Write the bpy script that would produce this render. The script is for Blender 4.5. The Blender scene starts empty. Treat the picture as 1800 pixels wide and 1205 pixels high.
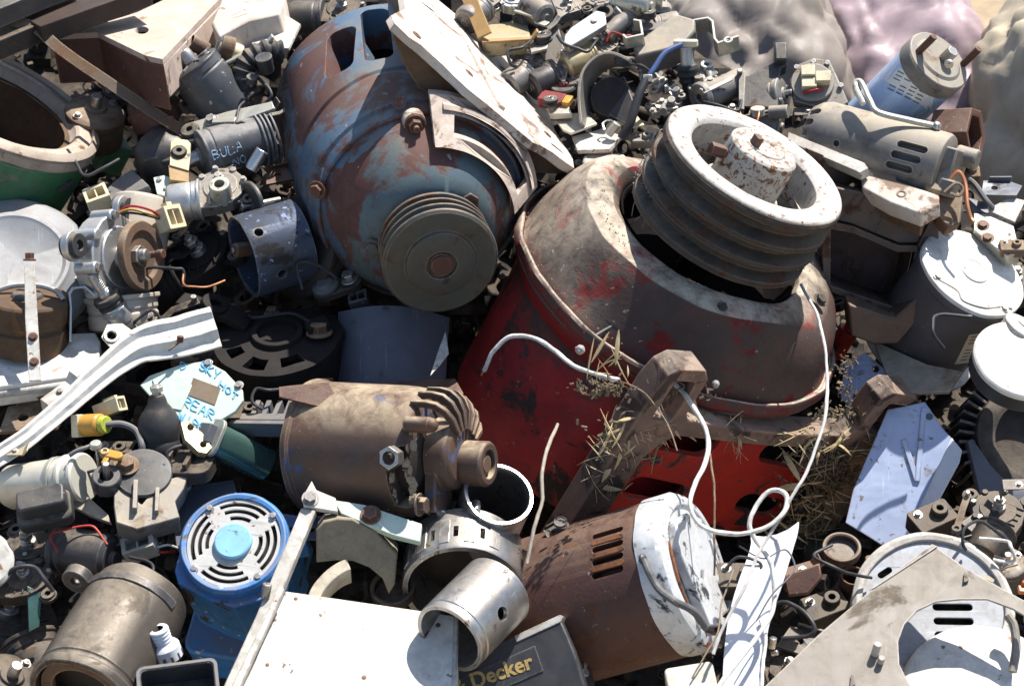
import bpy, bmesh, math, random
from math import sin, cos, pi, radians as rad
from mathutils import Vector as V, Matrix as Mx, noise as mnoise
from mathutils.geometry import tessellate_polygon
random.seed(11)
S = bpy.context.scene
COL = S.collection
# ------------------------------------------------------------------ camera frame
PITCH, F, D = 33.0, 3500.0, 2.8
U0 = D / F
CP = V((0, 0, 2.0))
_p = rad(PITCH)
RT = V((1, 0, 0)); FW = V((0, cos(_p), -sin(_p))); UP = V((0, sin(_p), cos(_p))); BK = -FW
def cw(v): return RT * v[0] + UP * v[1] + BK * v[2]
def W(px, py, z):
    d = D - z * U0
    return CP + RT * ((px - 900) / F * d) + UP * ((602.5 - py) / F * d) + FW * d
def z0(py): return (py - 602) * .6
def ax(ratio, ang):
    s = math.sqrt(max(0, 1 - ratio * ratio))
    return (s * cos(rad(ang)), s * sin(rad(ang)), ratio)
class Fr:
    """a place on the heap: origin, axes and the size of one unit there"""
    def __init__(s, px, py, dz=0, a=(0, 0, 1), up=(0, 1, 0), roll=0, z=None):
        zz = z0(py) + dz if z is None else z
        s.o = W(px, py, zz); s.s = (D - zz * U0) / F
        Z = cw(a).normalized(); y = cw(up)
        if abs(Z.dot(y.normalized())) > .98: y = cw((1, 0, 0))
        Y = (y - Z * y.dot(Z)).normalized(); X = Y.cross(Z)
        s.m = Mx((X, Y, Z)).transposed()
        if roll: s.m = s.m @ Mx.Rotation(rad(roll), 3, 'Z')
    def mat(s):
        m = s.m.to_4x4(); m.translation = s.o
        return m
    def on(s, px, py, h=0, k=2):
        ray = RT * ((px - 900) / F) + UP * ((602.5 - py) / F) + FW
        n = s.m.col[k]; o = s.o + n * (h * s.s)
        t = (o - CP).dot(n) / ray.dot(n)
        return (s.m.transposed() @ (CP + ray * t - s.o)) / s.s
    def at(s, px, py, z):
        return (s.m.transposed() @ (W(px, py, z) - s.o)) / s.s
def TR(x=0, y=0, z=0, rx=0, ry=0, rz=0):
    return (Mx.Translation((x, y, z)) @ Mx.Rotation(rad(rz), 4, 'Z') @ Mx.Rotation(rad(ry), 4, 'Y') @ Mx.Rotation(rad(rx), 4, 'X'))
def along(p, d, up=(0, 0, 1)):
    Z = V(d).normalized(); u = V(up)
    if abs(Z.dot(u.normalized())) > .98: u = V((1, 0, 0)) if abs(Z.x) < .9 else V((0, 1, 0))
    Y = (u - Z * u.dot(Z)).normalized(); X = Y.cross(Z)
    m = Mx((X, Y, Z)).transposed().to_4x4(); m.translation = V(p)
    return m
# ------------------------------------------------------------------ mesh builder
def catmull(pts, n=8):
    P = [V(p) for p in pts]
    if len(P) < 3: return P
    P = [P[0] * 2 - P[1]] + P + [P[-1] * 2 - P[-2]]
    out = []
    for i in range(1, len(P) - 2):
        a, b, c, d = P[i - 1:i + 3]
        for k in range(n):
            t = k / n
            out.append(.5 * ((2 * b) + (c - a) * t + (2 * a - 5 * b + 4 * c - d) * t * t + (3 * b - a - 3 * c + d) * t ** 3))
    out.append(P[-2])
    return out
def arc(cx, cy, r, a0, a1, n=12, ry=None):
    ry = ry or r
    return [(cx + r * cos(rad(a0 + (a1 - a0) * i / n)), cy + ry * sin(rad(a0 + (a1 - a0) * i / n))) for i in range(n + 1)]
def circ(cx, cy, r, n=20, ry=None): return arc(cx, cy, r, 0, 360 * (n - 1) / n, n - 1, ry)
def slot(cx, cy, L, w, ang=0, n=7):
    h = max(0.01, L / 2 - w / 2)
    P = arc(h, 0, w / 2, -90, 90, n) + arc(-h, 0, w / 2, 90, 270, n)
    c, s_ = cos(rad(ang)), sin(rad(ang))
    return [(cx + x * c - y * s_, cy + x * s_ + y * c) for x, y in P]
def rrect(cx, cy, w, h, r, n=4):
    P = []
    for sx, sy, a in ((1, 1, 0), (-1, 1, 90), (-1, -1, 180), (1, -1, 270)):
        P += arc(cx + sx * (w / 2 - r), cy + sy * (h / 2 - r), r, a, a + 90, n)
    return P
def arcslot(r0, r1, a0, a1, n=10, cx=0, cy=0): return arc(cx, cy, r1, a0, a1, n) + arc(cx, cy, r0, a1, a0, n)
class MB:
    def __init__(s): s.bm = bmesh.new()
    def V(s, p, m=None):
        p = V(p)
        return s.bm.verts.new(m @ p if m else p)
    def F(s, vs):
        try: s.bm.faces.new(vs)
        except ValueError: pass
    def box(s, c, size, m=None):
        x, y, z = (k / 2 for k in size); c = V(c)
        v = [s.V(c + V((a * x, b * y, d * z)), m) for a in (-1, 1) for b in (-1, 1) for d in (-1, 1)]
        for f in ((0, 1, 3, 2), (4, 6, 7, 5), (0, 4, 5, 1), (2, 3, 7, 6), (0, 2, 6, 4), (1, 5, 7, 3)): s.F([v[i] for i in f])
        return s
    def lathe(s, prof, n=48, m=None, loop=False, a0=0, a1=360, fn=None):
        full = abs(a1 - a0 - 360) < 1e-6
        k = n if full else n + 1
        rings = []
        for r, z in prof:
            if r < 1e-6 and fn is None: rings.append([s.V((0, 0, z), m)]); continue
            ring = []
            for i in range(k):
                a = rad(a0 + (a1 - a0) * i / n)
                rr, zz = fn(r, z, a) if fn else (r, z)
                ring.append(s.V((rr * cos(a), rr * sin(a), zz), m))
            rings.append(ring)
        R2 = rings + [rings[0]] if loop else rings
        for A, Bq in zip(R2, R2[1:]):
            for i in range(n):
                j = (i + 1) % n if full else i + 1
                if len(A) == 1 and len(Bq) == 1: continue
                if len(A) == 1: s.F([A[0], Bq[j], Bq[i]])
                elif len(Bq) == 1: s.F([A[i], A[j], Bq[0]])
                else: s.F([A[i], A[j], Bq[j], Bq[i]])
        if not full and loop:
            s.F([r[0] for r in rings]); s.F([r[-1] for r in rings][::-1])
        return s
    def cyl(s, p, d, r, L, n=24, r2=None, m=None):
        mm = along(p, d); mm = m @ mm if m else mm
        r2 = r if r2 is None else r2
        return s.lathe([(0, 0), (r, 0), (r2, L), (0, L)], n, mm)
    def tube(s, path, r, n=8, m=None, smooth=6, taper=None, flat=1.0):
        P = catmull(path, smooth) if smooth else [V(p) for p in path]
        t0 = (P[1] - P[0]).normalized()
        u = t0.orthogonal().normalized(); rings = []
        for i, p in enumerate(P):
            t = (P[min(i + 1, len(P) - 1)] - P[max(i - 1, 0)]).normalized()
            u = (u - t * u.dot(t)).normalized(); w = t.cross(u)
            rr = r * (taper(i / (len(P) - 1)) if taper else 1)
            rings.append([s.V(p + u * (rr * cos(2 * pi * k / n)) + w * (rr * flat * sin(2 * pi * k / n)), m) for k in range(n)])
        for A, Bq in zip(rings, rings[1:]):
            for i in range(n): s.F([A[i], A[(i + 1) % n], Bq[(i + 1) % n], Bq[i]])
        s.F(rings[0][::-1]); s.F(rings[-1])
        return s
    def prism(s, outer, h0, h1, holes=(), m=None, fn=None):
        loops = [[V((p[0], p[1], 0)) for p in outer]] + [[V((p[0], p[1], 0)) for p in h] for h in holes]
        flat = [p for l in loops for p in l]
        tris = tessellate_polygon(loops)
        f = fn or (lambda x, y, z: (x, y, z))
        top = [s.V(f(p.x, p.y, h1), m) for p in flat]; bot = [s.V(f(p.x, p.y, h0), m) for p in flat]
        if not holes: s.F(top); s.F(bot[::-1])
        else:
            for t in tris: s.F([top[i] for i in t]); s.F([bot[i] for i in reversed(t)])
        o = 0
        for l in loops:
            for i in range(len(l)):
                j = (i + 1) % len(l)
                s.F([top[o + i], bot[o + i], bot[o + j], top[o + j]])
            o += len(l)
        return s
    def strip(s, path, w, t, m=None, smooth=0):
        """a bent flat bar: path of (x, z) points, width along y"""
        P = [V((p[0], p[1])) for p in path]
        if smooth: P = [V((q.x, q.y)) for q in catmull([V((p[0], p[1], 0)) for p in path], smooth)]
        n = len(P); L = []
        for i in range(n):
            d1 = (P[i] - P[i - 1]).normalized() if i else (P[1] - P[0]).normalized()
            d2 = (P[i + 1] - P[i]).normalized() if i < n - 1 else d1
            b = (d1 + d2)
            b = b.normalized() if b.length > 1e-4 else d1
            nn = V((-b.y, b.x)); k = 1 / max(.35, nn.dot(V((-d1.y, d1.x))))
            L.append((P[i] + nn * (t / 2 * k), P[i] - nn * (t / 2 * k)))
        rows = []
        for a, c in L:
            rows.append([s.V((a.x, -w / 2, a.y), m), s.V((a.x, w / 2, a.y), m), s.V((c.x, w / 2, c.y), m), s.V((c.x, -w / 2, c.y), m)])
        for A, Bq in zip(rows, rows[1:]):
            for i in range(4): s.F([A[i], A[(i + 1) % 4], Bq[(i + 1) % 4], Bq[i]])
        s.F(rows[0][::-1]); s.F(rows[-1])
        return s
    def ball(s, c, r, n=16, m=None, sq=(1, 1, 1)):
        mm = Mx.Translation(V(c)) @ Mx.Diagonal((sq[0], sq[1], sq[2], 1)); mm = m @ mm if m else mm
        k = n // 2
        return s.lathe([(r * sin(pi * i / k) if 0 < i < k else 0, r * cos(pi * i / k)) for i in range(k + 1)], n, mm)
    def hexbolt(s, p, d, r, h, m=None, washer=True):
        mm = along(p, d); mm = m @ mm if m else mm
        if washer: s.lathe([(0, 0), (r * 1.45, 0), (r * 1.45, h * .2), (0, h * .2)], 20, mm)
        s.prism(circ(0, 0, r, 6), h * .2 + .05, h, m=mm)
        return s
    def cut(s, cutter):
        """boolean difference, worked out once at build time"""
        a = s._mesh(); b = cutter._mesh()
        oa = bpy.data.objects.new('a', a); ob = bpy.data.objects.new('b', b)
        COL.objects.link(oa); COL.objects.link(ob)
        md = oa.modifiers.new('b', 'BOOLEAN'); md.operation = 'DIFFERENCE'; md.object = ob; md.solver = 'EXACT'
        dg = bpy.context.evaluated_depsgraph_get(); dg.update()
        me = bpy.data.meshes.new_from_object(oa.evaluated_get(dg))
        for o in (oa, ob): bpy.data.objects.remove(o)
        for q in (a, b): bpy.data.meshes.remove(q)
        s.bm = bmesh.new(); s.bm.from_mesh(me); bpy.data.meshes.remove(me)
        return s
    def _mesh(s):
        bmesh.ops.recalc_face_normals(s.bm, faces=s.bm.faces)
        me = bpy.data.meshes.new('m'); s.bm.to_mesh(me); s.bm.free()
        return me
    def dent(s, amp, freq=.012, seed=0):
        for v in s.bm.verts:
            v.co += mnoise.noise_vector(v.co * freq + V((seed, seed * 2, 1))) * amp
        return s
SEED = [0]
def build(mb, name, mat, sc, bevel=1.2, jit=.6, ang=32, sub=0, seg=2):
    SEED[0] += 1
    bmesh.ops.remove_doubles(mb.bm, verts=mb.bm.verts, dist=.002)
    bmesh.ops.recalc_face_normals(mb.bm, faces=mb.bm.faces)
    for v in mb.bm.verts:
        if jit: v.co += mnoise.noise_vector(v.co * .03 + V((SEED[0] * 1.7, 0, 0))) * jit
        v.co *= sc
    me = bpy.data.meshes.new(name); mb.bm.to_mesh(me); mb.bm.free()
    me.polygons.foreach_set('use_smooth', [True] * len(me.polygons))
    me.set_sharp_from_angle(angle=rad(ang))
    me.materials.append(mat)
    o = bpy.data.objects.new(name, me); COL.objects.link(o)
    if sub:
        md = o.modifiers.new('sub', 'SUBSURF'); md.levels = md.render_levels = sub
    if bevel:
        md = o.modifiers.new('bevel', 'BEVEL'); md.width = bevel * sc; md.segments = seg
        md.limit_method = 'ANGLE'; md.angle_limit = rad(38); md.use_clamp_overlap = True
    return o
def tag(o, label, cat, group=None, kind=None):
    o['label'] = label
    if cat: o['category'] = cat
    if group: o['group'] = group
    if kind: o['kind'] = kind
    return o
class Thing:
    def __init__(s, name, label, cat, fr, group=None):
        s.fr = fr; s.o = bpy.data.objects.new(name, None); COL.objects.link(s.o)
        s.o.empty_display_size = .05; s.o.matrix_world = fr.mat(); tag(s.o, label, cat, group)
    def part(s, name, mb, mat, parent=None, label=None, **k):
        o = build(mb, name, mat, s.fr.s, **k); o.parent = parent or s.o
        if label: o['label'] = label
        return o
def solo(name, label, cat, fr, mb, mat, group=None, **k):
    o = build(mb, name, mat, fr.s, **k); o.matrix_world = fr.mat()
    return tag(o, label, cat, group)
# ------------------------------------------------------------------ materials
def ramp(N, a, b, c0=(0, 0, 0, 1), c1=(1, 1, 1, 1)):
    r = N.new('ShaderNodeValToRGB'); e = r.color_ramp.elements
    e[0].position, e[1].position = a, b; e[0].color, e[1].color = c0, c1
    return r
def c4(c): return (c[0], c[1], c[2], 1)
MATS = {}
def mat(name, c1, c2=None, patch=None, chips=None, rough=.55, metal=0.0, bump=.25, dust=.0, scale=22, dustcol=(.36, .28, .19), grime=.35, edge=None, spec=.32, stretch=None, scratch=0, dlo=.68, dhi=.97, wave=0, zmask=None):
    """painted or bare metal: two tones, rust patches, small chips, dirt, dust lying on top"""
    m = bpy.data.materials.new(name); m.use_nodes = True; MATS[name] = m
    nt = m.node_tree; N = nt.nodes; L = nt.links; N.clear()
    out = N.new('ShaderNodeOutputMaterial'); bs = N.new('ShaderNodeBsdfPrincipled'); L.new(bs.outputs[0], out.inputs[0])
    tc = N.new('ShaderNodeTexCoord'); oi = N.new('ShaderNodeObjectInfo')
    add = N.new('ShaderNodeVectorMath'); add.operation = 'ADD'
    sc = N.new('ShaderNodeVectorMath'); sc.operation = 'SCALE'; sc.inputs['Scale'].default_value = 13.0
    cx = N.new('ShaderNodeCombineXYZ')
    for i in range(3): L.new(oi.outputs['Random'], cx.inputs[i])
    L.new(cx.outputs[0], sc.inputs[0]); L.new(tc.outputs['Object'], add.inputs[0]); L.new(sc.outputs[0], add.inputs[1])
    co = add.outputs[0]
    if stretch:
        mp = N.new('ShaderNodeMapping'); mp.inputs['Scale'].default_value = stretch; L.new(co, mp.inputs[0]); co = mp.outputs[0]
    def noise(s_, det=6, ro=.62, dist=0.0, vec=None):
        n = N.new('ShaderNodeTexNoise'); n.inputs['Scale'].default_value = s_; n.inputs['Detail'].default_value = det
        n.inputs['Roughness'].default_value = ro; n.inputs['Distortion'].default_value = dist
        L.new(vec or co, n.inputs['Vector']); return n.outputs['Fac']
    def mix(fac, a, b, mode='MIX'):
        x = N.new('ShaderNodeMix'); x.data_type = 'RGBA'; x.blend_type = mode
        if isinstance(fac, float): x.inputs[0].default_value = fac
        else: L.new(fac, x.inputs[0])
        for sock, v in ((x.inputs[6], a), (x.inputs[7], b)):
            if isinstance(v, tuple): sock.default_value = c4(v)
            else: L.new(v, sock)
        return x.outputs[2]
    def math_(op, a, b):
        x = N.new('ShaderNodeMath'); x.operation = op; x.use_clamp = True
        for i, v in enumerate((a, b)):
            if isinstance(v, (int, float)): x.inputs[i].default_value = v
            else: L.new(v, x.inputs[i])
        return x.outputs[0]
    def thr(sig, a, b):
        r = ramp(N, a, b); L.new(sig, r.inputs[0]); return r.outputs[0]
    big = noise(scale, 8, .65, .3)
    fine = noise(scale * 14, 5, .7)
    mid = noise(scale * 3.3, 8, .72, .6)
    col = mix(thr(big, .38, .62), c1, c2 or tuple(k * .72 for k in c1))
    rg = rough; rust_masks = []
    if patch:
        pc, amt, ps = patch
        k = thr(noise(scale * ps, 9, .68, .5), .64 - amt * .3, .68 - amt * .3 + .02)
        col = mix(k, col, mix(mid, pc, tuple(q * .45 for q in pc))); rust_masks.append(k)
    if chips:
        pc, amt, ps = chips
        k = thr(noise(scale * ps, 4, .6), .70 - amt * .2, .73 - amt * .2)
        col = mix(k, col, pc); rust_masks.append(k)
    if scratch:
        mp = N.new('ShaderNodeMapping'); mp.inputs['Scale'].default_value = (220, 9, 14); mp.inputs['Rotation'].default_value = (.4, .3, .7)
        L.new(tc.outputs['Object'], mp.inputs[0])
        k = math_('MULTIPLY', thr(noise(1.0, 3, .6, 0, mp.outputs[0]), .66, .72), scratch)
        col = mix(k, col, tuple(min(1, q * 1.9 + .05) for q in c1))
    if zmask:   # a grease belt that starts at a given height of the thing
        sz = N.new('ShaderNodeSeparateXYZ'); L.new(tc.outputs['Object'], sz.inputs[0])
        zz = N.new('ShaderNodeMapRange'); L.new(sz.outputs[2], zz.inputs[0]); zz.inputs[1].default_value = zmask[0]; zz.inputs[2].default_value = zmask[1]
        k = thr(math_('ADD', math_('MULTIPLY', zz.outputs[0], .55), math_('MULTIPLY', mid, .55)), .48, .66)
        col = mix(k, col, mix(fine, zmask[2], tuple(q * .55 for q in zmask[2])))
    # dirt in blotches and specks
    gm = math_('MULTIPLY', thr(mid, .46, .72), grime)
    col = mix(gm, col, (.035, .028, .022))
    sp = math_('MULTIPLY', thr(fine, .6, .75), grime * .8)
    col = mix(sp, col, (.05, .04, .032))
    met = metal
    if edge:
        bv = N.new('ShaderNodeBevel'); bv.samples = 3; bv.inputs['Radius'].default_value = .0032
        ge = N.new('ShaderNodeNewGeometry'); dp = N.new('ShaderNodeVectorMath'); dp.operation = 'DOT_PRODUCT'
        L.new(bv.outputs[0], dp.inputs[0]); L.new(ge.outputs['Normal'], dp.inputs[1])
        k = math_('MULTIPLY', math_('SUBTRACT', 1.0, thr(dp.outputs['Value'], .90, .985)), thr(mid, .38, .55))
        col = mix(k, col, edge)
    if dust:
        ge2 = N.new('ShaderNodeNewGeometry'); sx = N.new('ShaderNodeSeparateXYZ'); L.new(ge2.outputs['Normal'], sx.inputs[0])
        dm = math_('MULTIPLY', thr(sx.outputs[2], dlo, dhi), thr(math_('ADD', math_('MULTIPLY', mid, .6), math_('MULTIPLY', big, .5)), .42, .62))
        dm = math_('MULTIPLY', dm, dust)
        col = mix(dm, col, mix(fine, tuple(q * .7 for q in dustcol), dustcol))
        rr = N.new('ShaderNodeMix'); L.new(dm, rr.inputs[0]); rr.inputs[2].default_value = rough; rr.inputs[3].default_value = .95
        mm = N.new('ShaderNodeMix'); L.new(dm, mm.inputs[0]); mm.inputs[2].default_value = metal; mm.inputs[3].default_value = 0
        rg, met = rr.outputs[0], mm.outputs[0]
    L.new(col, bs.inputs['Base Color'])
    # roughness: base with blotches, rough where rusty
    ro = math_('ADD', math_('MULTIPLY', mid, .35), -.17) if False else None
    x = N.new('ShaderNodeMath'); x.operation = 'MULTIPLY_ADD'; L.new(mid, x.inputs[0]); x.inputs[1].default_value = .4
    if isinstance(rg, float): x.inputs[2].default_value = rg - .2
    else:
        y = N.new('ShaderNodeMath'); y.operation = 'SUBTRACT'; L.new(rg, y.inputs[0]); y.inputs[1].default_value = .2; L.new(y.outputs[0], x.inputs[2])
    x.use_clamp = True
    rsock = x.outputs[0]
    for k in rust_masks: rsock = math_('ADD', rsock, math_('MULTIPLY', k, .35))
    L.new(rsock, bs.inputs['Roughness'])
    if isinstance(met, float):
        if rust_masks and met > 0:
            L.new(math_('MULTIPLY', math_('SUBTRACT', 1.0, rust_masks[0]), met), bs.inputs['Metallic'])
        else: bs.inputs['Metallic'].default_value = met
    else: L.new(met, bs.inputs['Metallic'])
    bs.inputs['Specular IOR Level'].default_value = spec
    bp = N.new('ShaderNodeBump'); bp.inputs['Strength'].default_value = bump; bp.inputs['Distance'].default_value = .0025
    h = math_('ADD', math_('MULTIPLY', mid, .7), math_('MULTIPLY', fine, .35))
    for k in rust_masks: h = math_('SUBTRACT', h, math_('MULTIPLY', k, .25))
    L.new(h, bp.inputs['Height']); L.new(bp.outputs[0], bs.inputs['Normal'])
    if wave:
        b2 = N.new('ShaderNodeBump'); b2.inputs['Strength'].default_value = wave; b2.inputs['Distance'].default_value = .03
        L.new(noise(9, 3, .5, .4), b2.inputs['Height']); L.new(b2.outputs[0], bp.inputs['Normal'])
    return m
RUST = (.13, .05, .025)
BLUE = mat('weathered_blue_paint', (.058, .115, .185), (.09, .115, .13), patch=((.125, .06, .052), .5, .75), chips=((.26, .27, .27), .16, 5), rough=.45, bump=.25, dust=.25, scale=11, grime=.3, edge=(.16, .07, .045))
FOOT = mat('worn_primer_plate', (.56, .50, .435), (.46, .385, .32), patch=((.28, .19, .14), .34, 1.3), rough=.75, bump=.2, dust=.25, scale=11, grime=.22, edge=(.2, .1, .06))
FADE = mat('grey_green_end_paint', (.075, .115, .135), (.10, .115, .105), patch=((.135, .058, .048), .55, .75), chips=((.3, .3, .28), .08, 6), rough=.42, bump=.22, dust=.2, scale=11, grime=.3, edge=(.17, .08, .05))
FFRAME = mat('rusty_brown_foot', (.20, .12, .085), (.13, .08, .06), patch=((.07, .045, .038), .42, 1.3), chips=((.35, .28, .22), .1, 8), rough=.65, bump=.35, dust=.5, scale=14, edge=(.4, .28, .2), dustcol=(.5, .42, .32))
RED = mat('flaking_red_paint', (.40, .03, .033), (.27, .022, .025), patch=((.07, .045, .038), .28, 1.5), chips=((.25, .23, .22), .16, 7), rough=.45, bump=.35, dust=.6, scale=10, grime=.4, edge=(.12, .06, .045), zmask=(-.38, -.24, (.075, .055, .048)))
REDFRESH = mat('bright_red_paint', (.46, .03, .02), (.36, .026, .02), patch=((.075, .045, .035), .24, 1.8), chips=((.16, .08, .06), .3, 5), edge=(.10, .05, .04), rough=.5, bump=.3, dust=.3, scale=12, grime=.25)
DOME = mat('oily_dusty_casting', (.052, .042, .037), (.080, .046, .038), spec=.15, patch=((.20, .025, .025), .3, 1.1), chips=((.3, .28, .24), .1, 7), rough=.6, bump=.6, dust=.85, scale=12, grime=.4, dustcol=(.56, .48, .37), dlo=.56, dhi=.9, zmask=(-.17, -.29, (.26, .022, .022)))
IRON = mat('worn_dark_iron', (.085, .062, .052), (.115, .078, .058), patch=((.12, .055, .03), .3, 1.2), rough=.5, metal=.35, bump=.3, dust=.4, scale=16, edge=(.20, .15, .11))
CAST = mat('brown_cast_iron', (.12, .075, .045), (.09, .06, .045), patch=((.16, .08, .04), .4, 1.1), rough=.7, metal=.0, bump=.4, dust=.8, scale=16, edge=(.3, .22, .15))
RUSTY = mat('rusty_brown_casing', (.075, .035, .028), (.095, .044, .032), patch=((.16, .065, .03), .26, 1.6), chips=((.3, .27, .25), .1, 9), rough=.5, metal=.15, bump=.5, dust=.3, scale=12, edge=(.25, .12, .06))
RUSTHOT = mat('orange_rust', (.24, .09, .03), (.14, .055, .025), patch=((.08, .04, .025), .4, 2), rough=.9, bump=.7, scale=25)
BROWNM = mat('brown_motor_shell', (.105, .060, .040), (.075, .055, .048), patch=((.10, .13, .24), .12, .9), chips=((.4, .36, .3), .05, 9), rough=.55, metal=.2, bump=.3, dust=1.0, scale=12, dustcol=(.42, .33, .22), edge=(.28, .2, .14))
WHITE = mat('chipped_white_enamel', (.66, .64, .59), (.60, .57, .51), patch=((.5, .34, .26), .02, 1.6), chips=((.16, .09, .06), .16, 3), wave=.3, rough=.4, bump=.08, dust=.25, scale=14, grime=.28, edge=(.5, .42, .34))
WHEEL = mat('rust_specked_white_paint', (.42, .40, .36), (.34, .32, .285), patch=((.20, .085, .04), .38, 6), chips=((.13, .055, .03), .6, 9), rough=.6, bump=.25, dust=.35, scale=16, grime=.22, edge=(.3, .17, .1), dustcol=(.5, .45, .37))
CREAMW = mat('greyed_white_steel', (.54, .52, .47), (.42, .40, .36), chips=((.2, .1, .05), .2, 3), rough=.55, bump=.15, dust=.3, scale=14, grime=.5, edge=(.25, .15, .1))
ALU = mat('dull_aluminium', (.48, .48, .47), (.36, .36, .36), rough=.42, metal=.75, bump=.15, dust=.35, scale=18, grime=.3, scratch=.5, edge=(.6, .6, .6))
ALUPAINT = mat('silver_grey_paint', (.27, .275, .28), (.215, .22, .23), chips=((.3, .10, .08), .1, 8), rough=.5, metal=.2, bump=.12, dust=.3, scale=9, grime=.2, scratch=.35)
STEEL = mat('bare_steel', (.42, .40, .38), (.28, .265, .25), patch=((.14, .10, .075), .2, 1.6), rough=.35, metal=.85, bump=.15, dust=.35, scale=20, grime=.35, scratch=.6, edge=(.6, .58, .55))
BRIGHT = mat('machined_steel', (.62, .61, .59), (.5, .49, .47), rough=.28, metal=.9, bump=.08, scale=22, grime=.22, scratch=.6, edge=(.75, .75, .73))
GALV = mat('zinc_plated_steel', (.48, .47, .40), (.38, .37, .32), patch=((.2, .14, .08), .12, 1.6), rough=.4, metal=.6, bump=.12, dust=.3, scale=20, grime=.3, scratch=.4, edge=(.6, .58, .5))
ZINCY = mat('yellow_zinc_bracket', (.42, .33, .17), (.34, .30, .20), patch=((.16, .10, .05), .16, 1.6), rough=.42, metal=.5, bump=.15, dust=.3, scale=20, grime=.3, edge=(.55, .45, .28))
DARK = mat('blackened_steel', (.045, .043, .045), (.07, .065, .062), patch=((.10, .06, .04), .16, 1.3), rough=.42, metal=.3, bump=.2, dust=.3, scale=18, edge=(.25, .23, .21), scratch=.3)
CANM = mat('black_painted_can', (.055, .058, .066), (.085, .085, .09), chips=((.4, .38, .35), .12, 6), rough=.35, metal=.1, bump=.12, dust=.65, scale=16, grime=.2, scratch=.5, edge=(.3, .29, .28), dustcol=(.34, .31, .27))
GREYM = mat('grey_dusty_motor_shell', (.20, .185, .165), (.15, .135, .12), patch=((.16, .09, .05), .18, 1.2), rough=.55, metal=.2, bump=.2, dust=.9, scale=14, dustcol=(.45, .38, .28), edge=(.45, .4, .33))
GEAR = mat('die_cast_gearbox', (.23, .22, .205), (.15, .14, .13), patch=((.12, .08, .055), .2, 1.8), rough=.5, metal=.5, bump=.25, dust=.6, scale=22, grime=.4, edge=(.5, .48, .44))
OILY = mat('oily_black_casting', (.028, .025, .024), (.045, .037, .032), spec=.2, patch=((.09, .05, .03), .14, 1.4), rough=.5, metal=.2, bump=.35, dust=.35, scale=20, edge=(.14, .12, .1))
RUBBER = mat('black_rubber', (.022, .022, .024), (.035, .034, .034), rough=.6, bump=.15, dust=.5, scale=24, grime=.1)
BLKPL = mat('scuffed_black_plastic', (.030, .031, .034), (.045, .045, .047), chips=((.2, .2, .2), .1, 7), rough=.42, bump=.1, dust=.2, scale=18, grime=.1, scratch=.4, edge=(.16, .16, .16))
GREYPL = mat('grey_plastic', (.10, .105, .115), (.085, .09, .10), rough=.5, bump=.08, dust=.4, scale=18, grime=.2)
PANELB = mat('slate_blue_sheet', (.10, .105, .125), (.085, .09, .11), wave=.3, patch=((.07, .06, .055), .2, 1.0), edge=(.2, .17, .15), chips=((.2, .2, .22), .14, 6), rough=.42, bump=.08, scale=12, grime=.15, scratch=.4)
CREAM = mat('yellowed_connector_plastic', (.62, .55, .38), (.55, .47, .30), rough=.45, bump=.08, dust=.3, scale=24, grime=.25)
CHROME = mat('bluish_plated_can', (.44, .60, .88), (.36, .52, .80), rough=.3, metal=.25, bump=.06, dust=.12, scale=10, grime=.14, scratch=.6)
GREEN = mat('scraped_green_paint', (.035, .15, .065), (.05, .13, .07), patch=((.20, .19, .17), .2, 1.8), chips=((.16, .10, .06), .2, 4), rough=.5, bump=.2, dust=.3, scale=12, grime=.4, edge=(.3, .27, .22))
GREYR = mat('grey_rusty_rim', (.40, .33, .27), (.34, .27, .21), patch=((.2, .10, .05), .15, 1.4), rough=.65, metal=.2, bump=.25, dust=.5, scale=16)
LINING = mat('brown_drum_lining', (.10, .06, .033), (.065, .04, .025), patch=((.16, .09, .045), .3, 1.6), rough=.8, bump=.4, scale=20)
BLUEP = mat('blue_pump_paint', (.045, .20, .50), (.04, .15, .36), patch=((.07, .05, .04), .16, 1.4), chips=((.42, .5, .58), .24, 5), rough=.42, bump=.18, dust=.5, scale=14, grime=.45, edge=(.3, .36, .42))
CYANP = mat('sky_blue_cap', (.22, .45, .62), (.18, .39, .55), chips=((.10, .16, .22), .25, 5), rough=.5, bump=.08, dust=.15, scale=16, grime=.1)
GRILLE = mat('grey_grille_steel', (.50, .49, .46), (.43, .42, .40), chips=((.2, .11, .06), .34, 5), rough=.5, metal=.2, bump=.08, dust=.2, scale=20, grime=.16)
SHEET = mat('pale_blue_coated_sheet', (.44, .50, .66), (.40, .47, .63), chips=((.20, .17, .16), .3, 7), patch=((.34, .36, .42), .2, 1.2), wave=.14, edge=(.25, .15, .1), rough=.45, metal=.15, bump=.08, scale=12, grime=.15, scratch=.3)
STRAP = mat('white_plastic_strap', (.62, .63, .66), (.56, .57, .61), rough=.45, bump=.05, scale=14, grime=.12)
PLATEM = mat('scratched_grey_plate', (.23, .205, .175), (.18, .16, .135), patch=((.15, .12, .09), .22, .9), wave=.06, rough=.5, metal=.15, bump=.1, dust=.2, scale=9, grime=.32, scratch=.15, edge=(.55, .52, .48))
TEAL = mat('teal_lacquered_can', (.10, .20, .17), (.08, .16, .14), chips=((.06, .06, .05), .15, 5), rough=.25, metal=.55, bump=.06, dust=.3, scale=16, grime=.3, scratch=.4)
MAGNET = mat('tan_cast_magnet', (.26, .215, .15), (.21, .175, .125), rough=.9, bump=.8, dust=.3, scale=26, grime=.35, chips=((.45, .42, .36), .1, 9))
WIREW = mat('white_wire_insulation', (.70, .68, .64), (.52, .49, .44), rough=.5, bump=.1, scale=24, grime=.55)
WIREB = mat('black_wire', (.03, .03, .033), rough=.5, bump=.03, scale=30)
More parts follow.
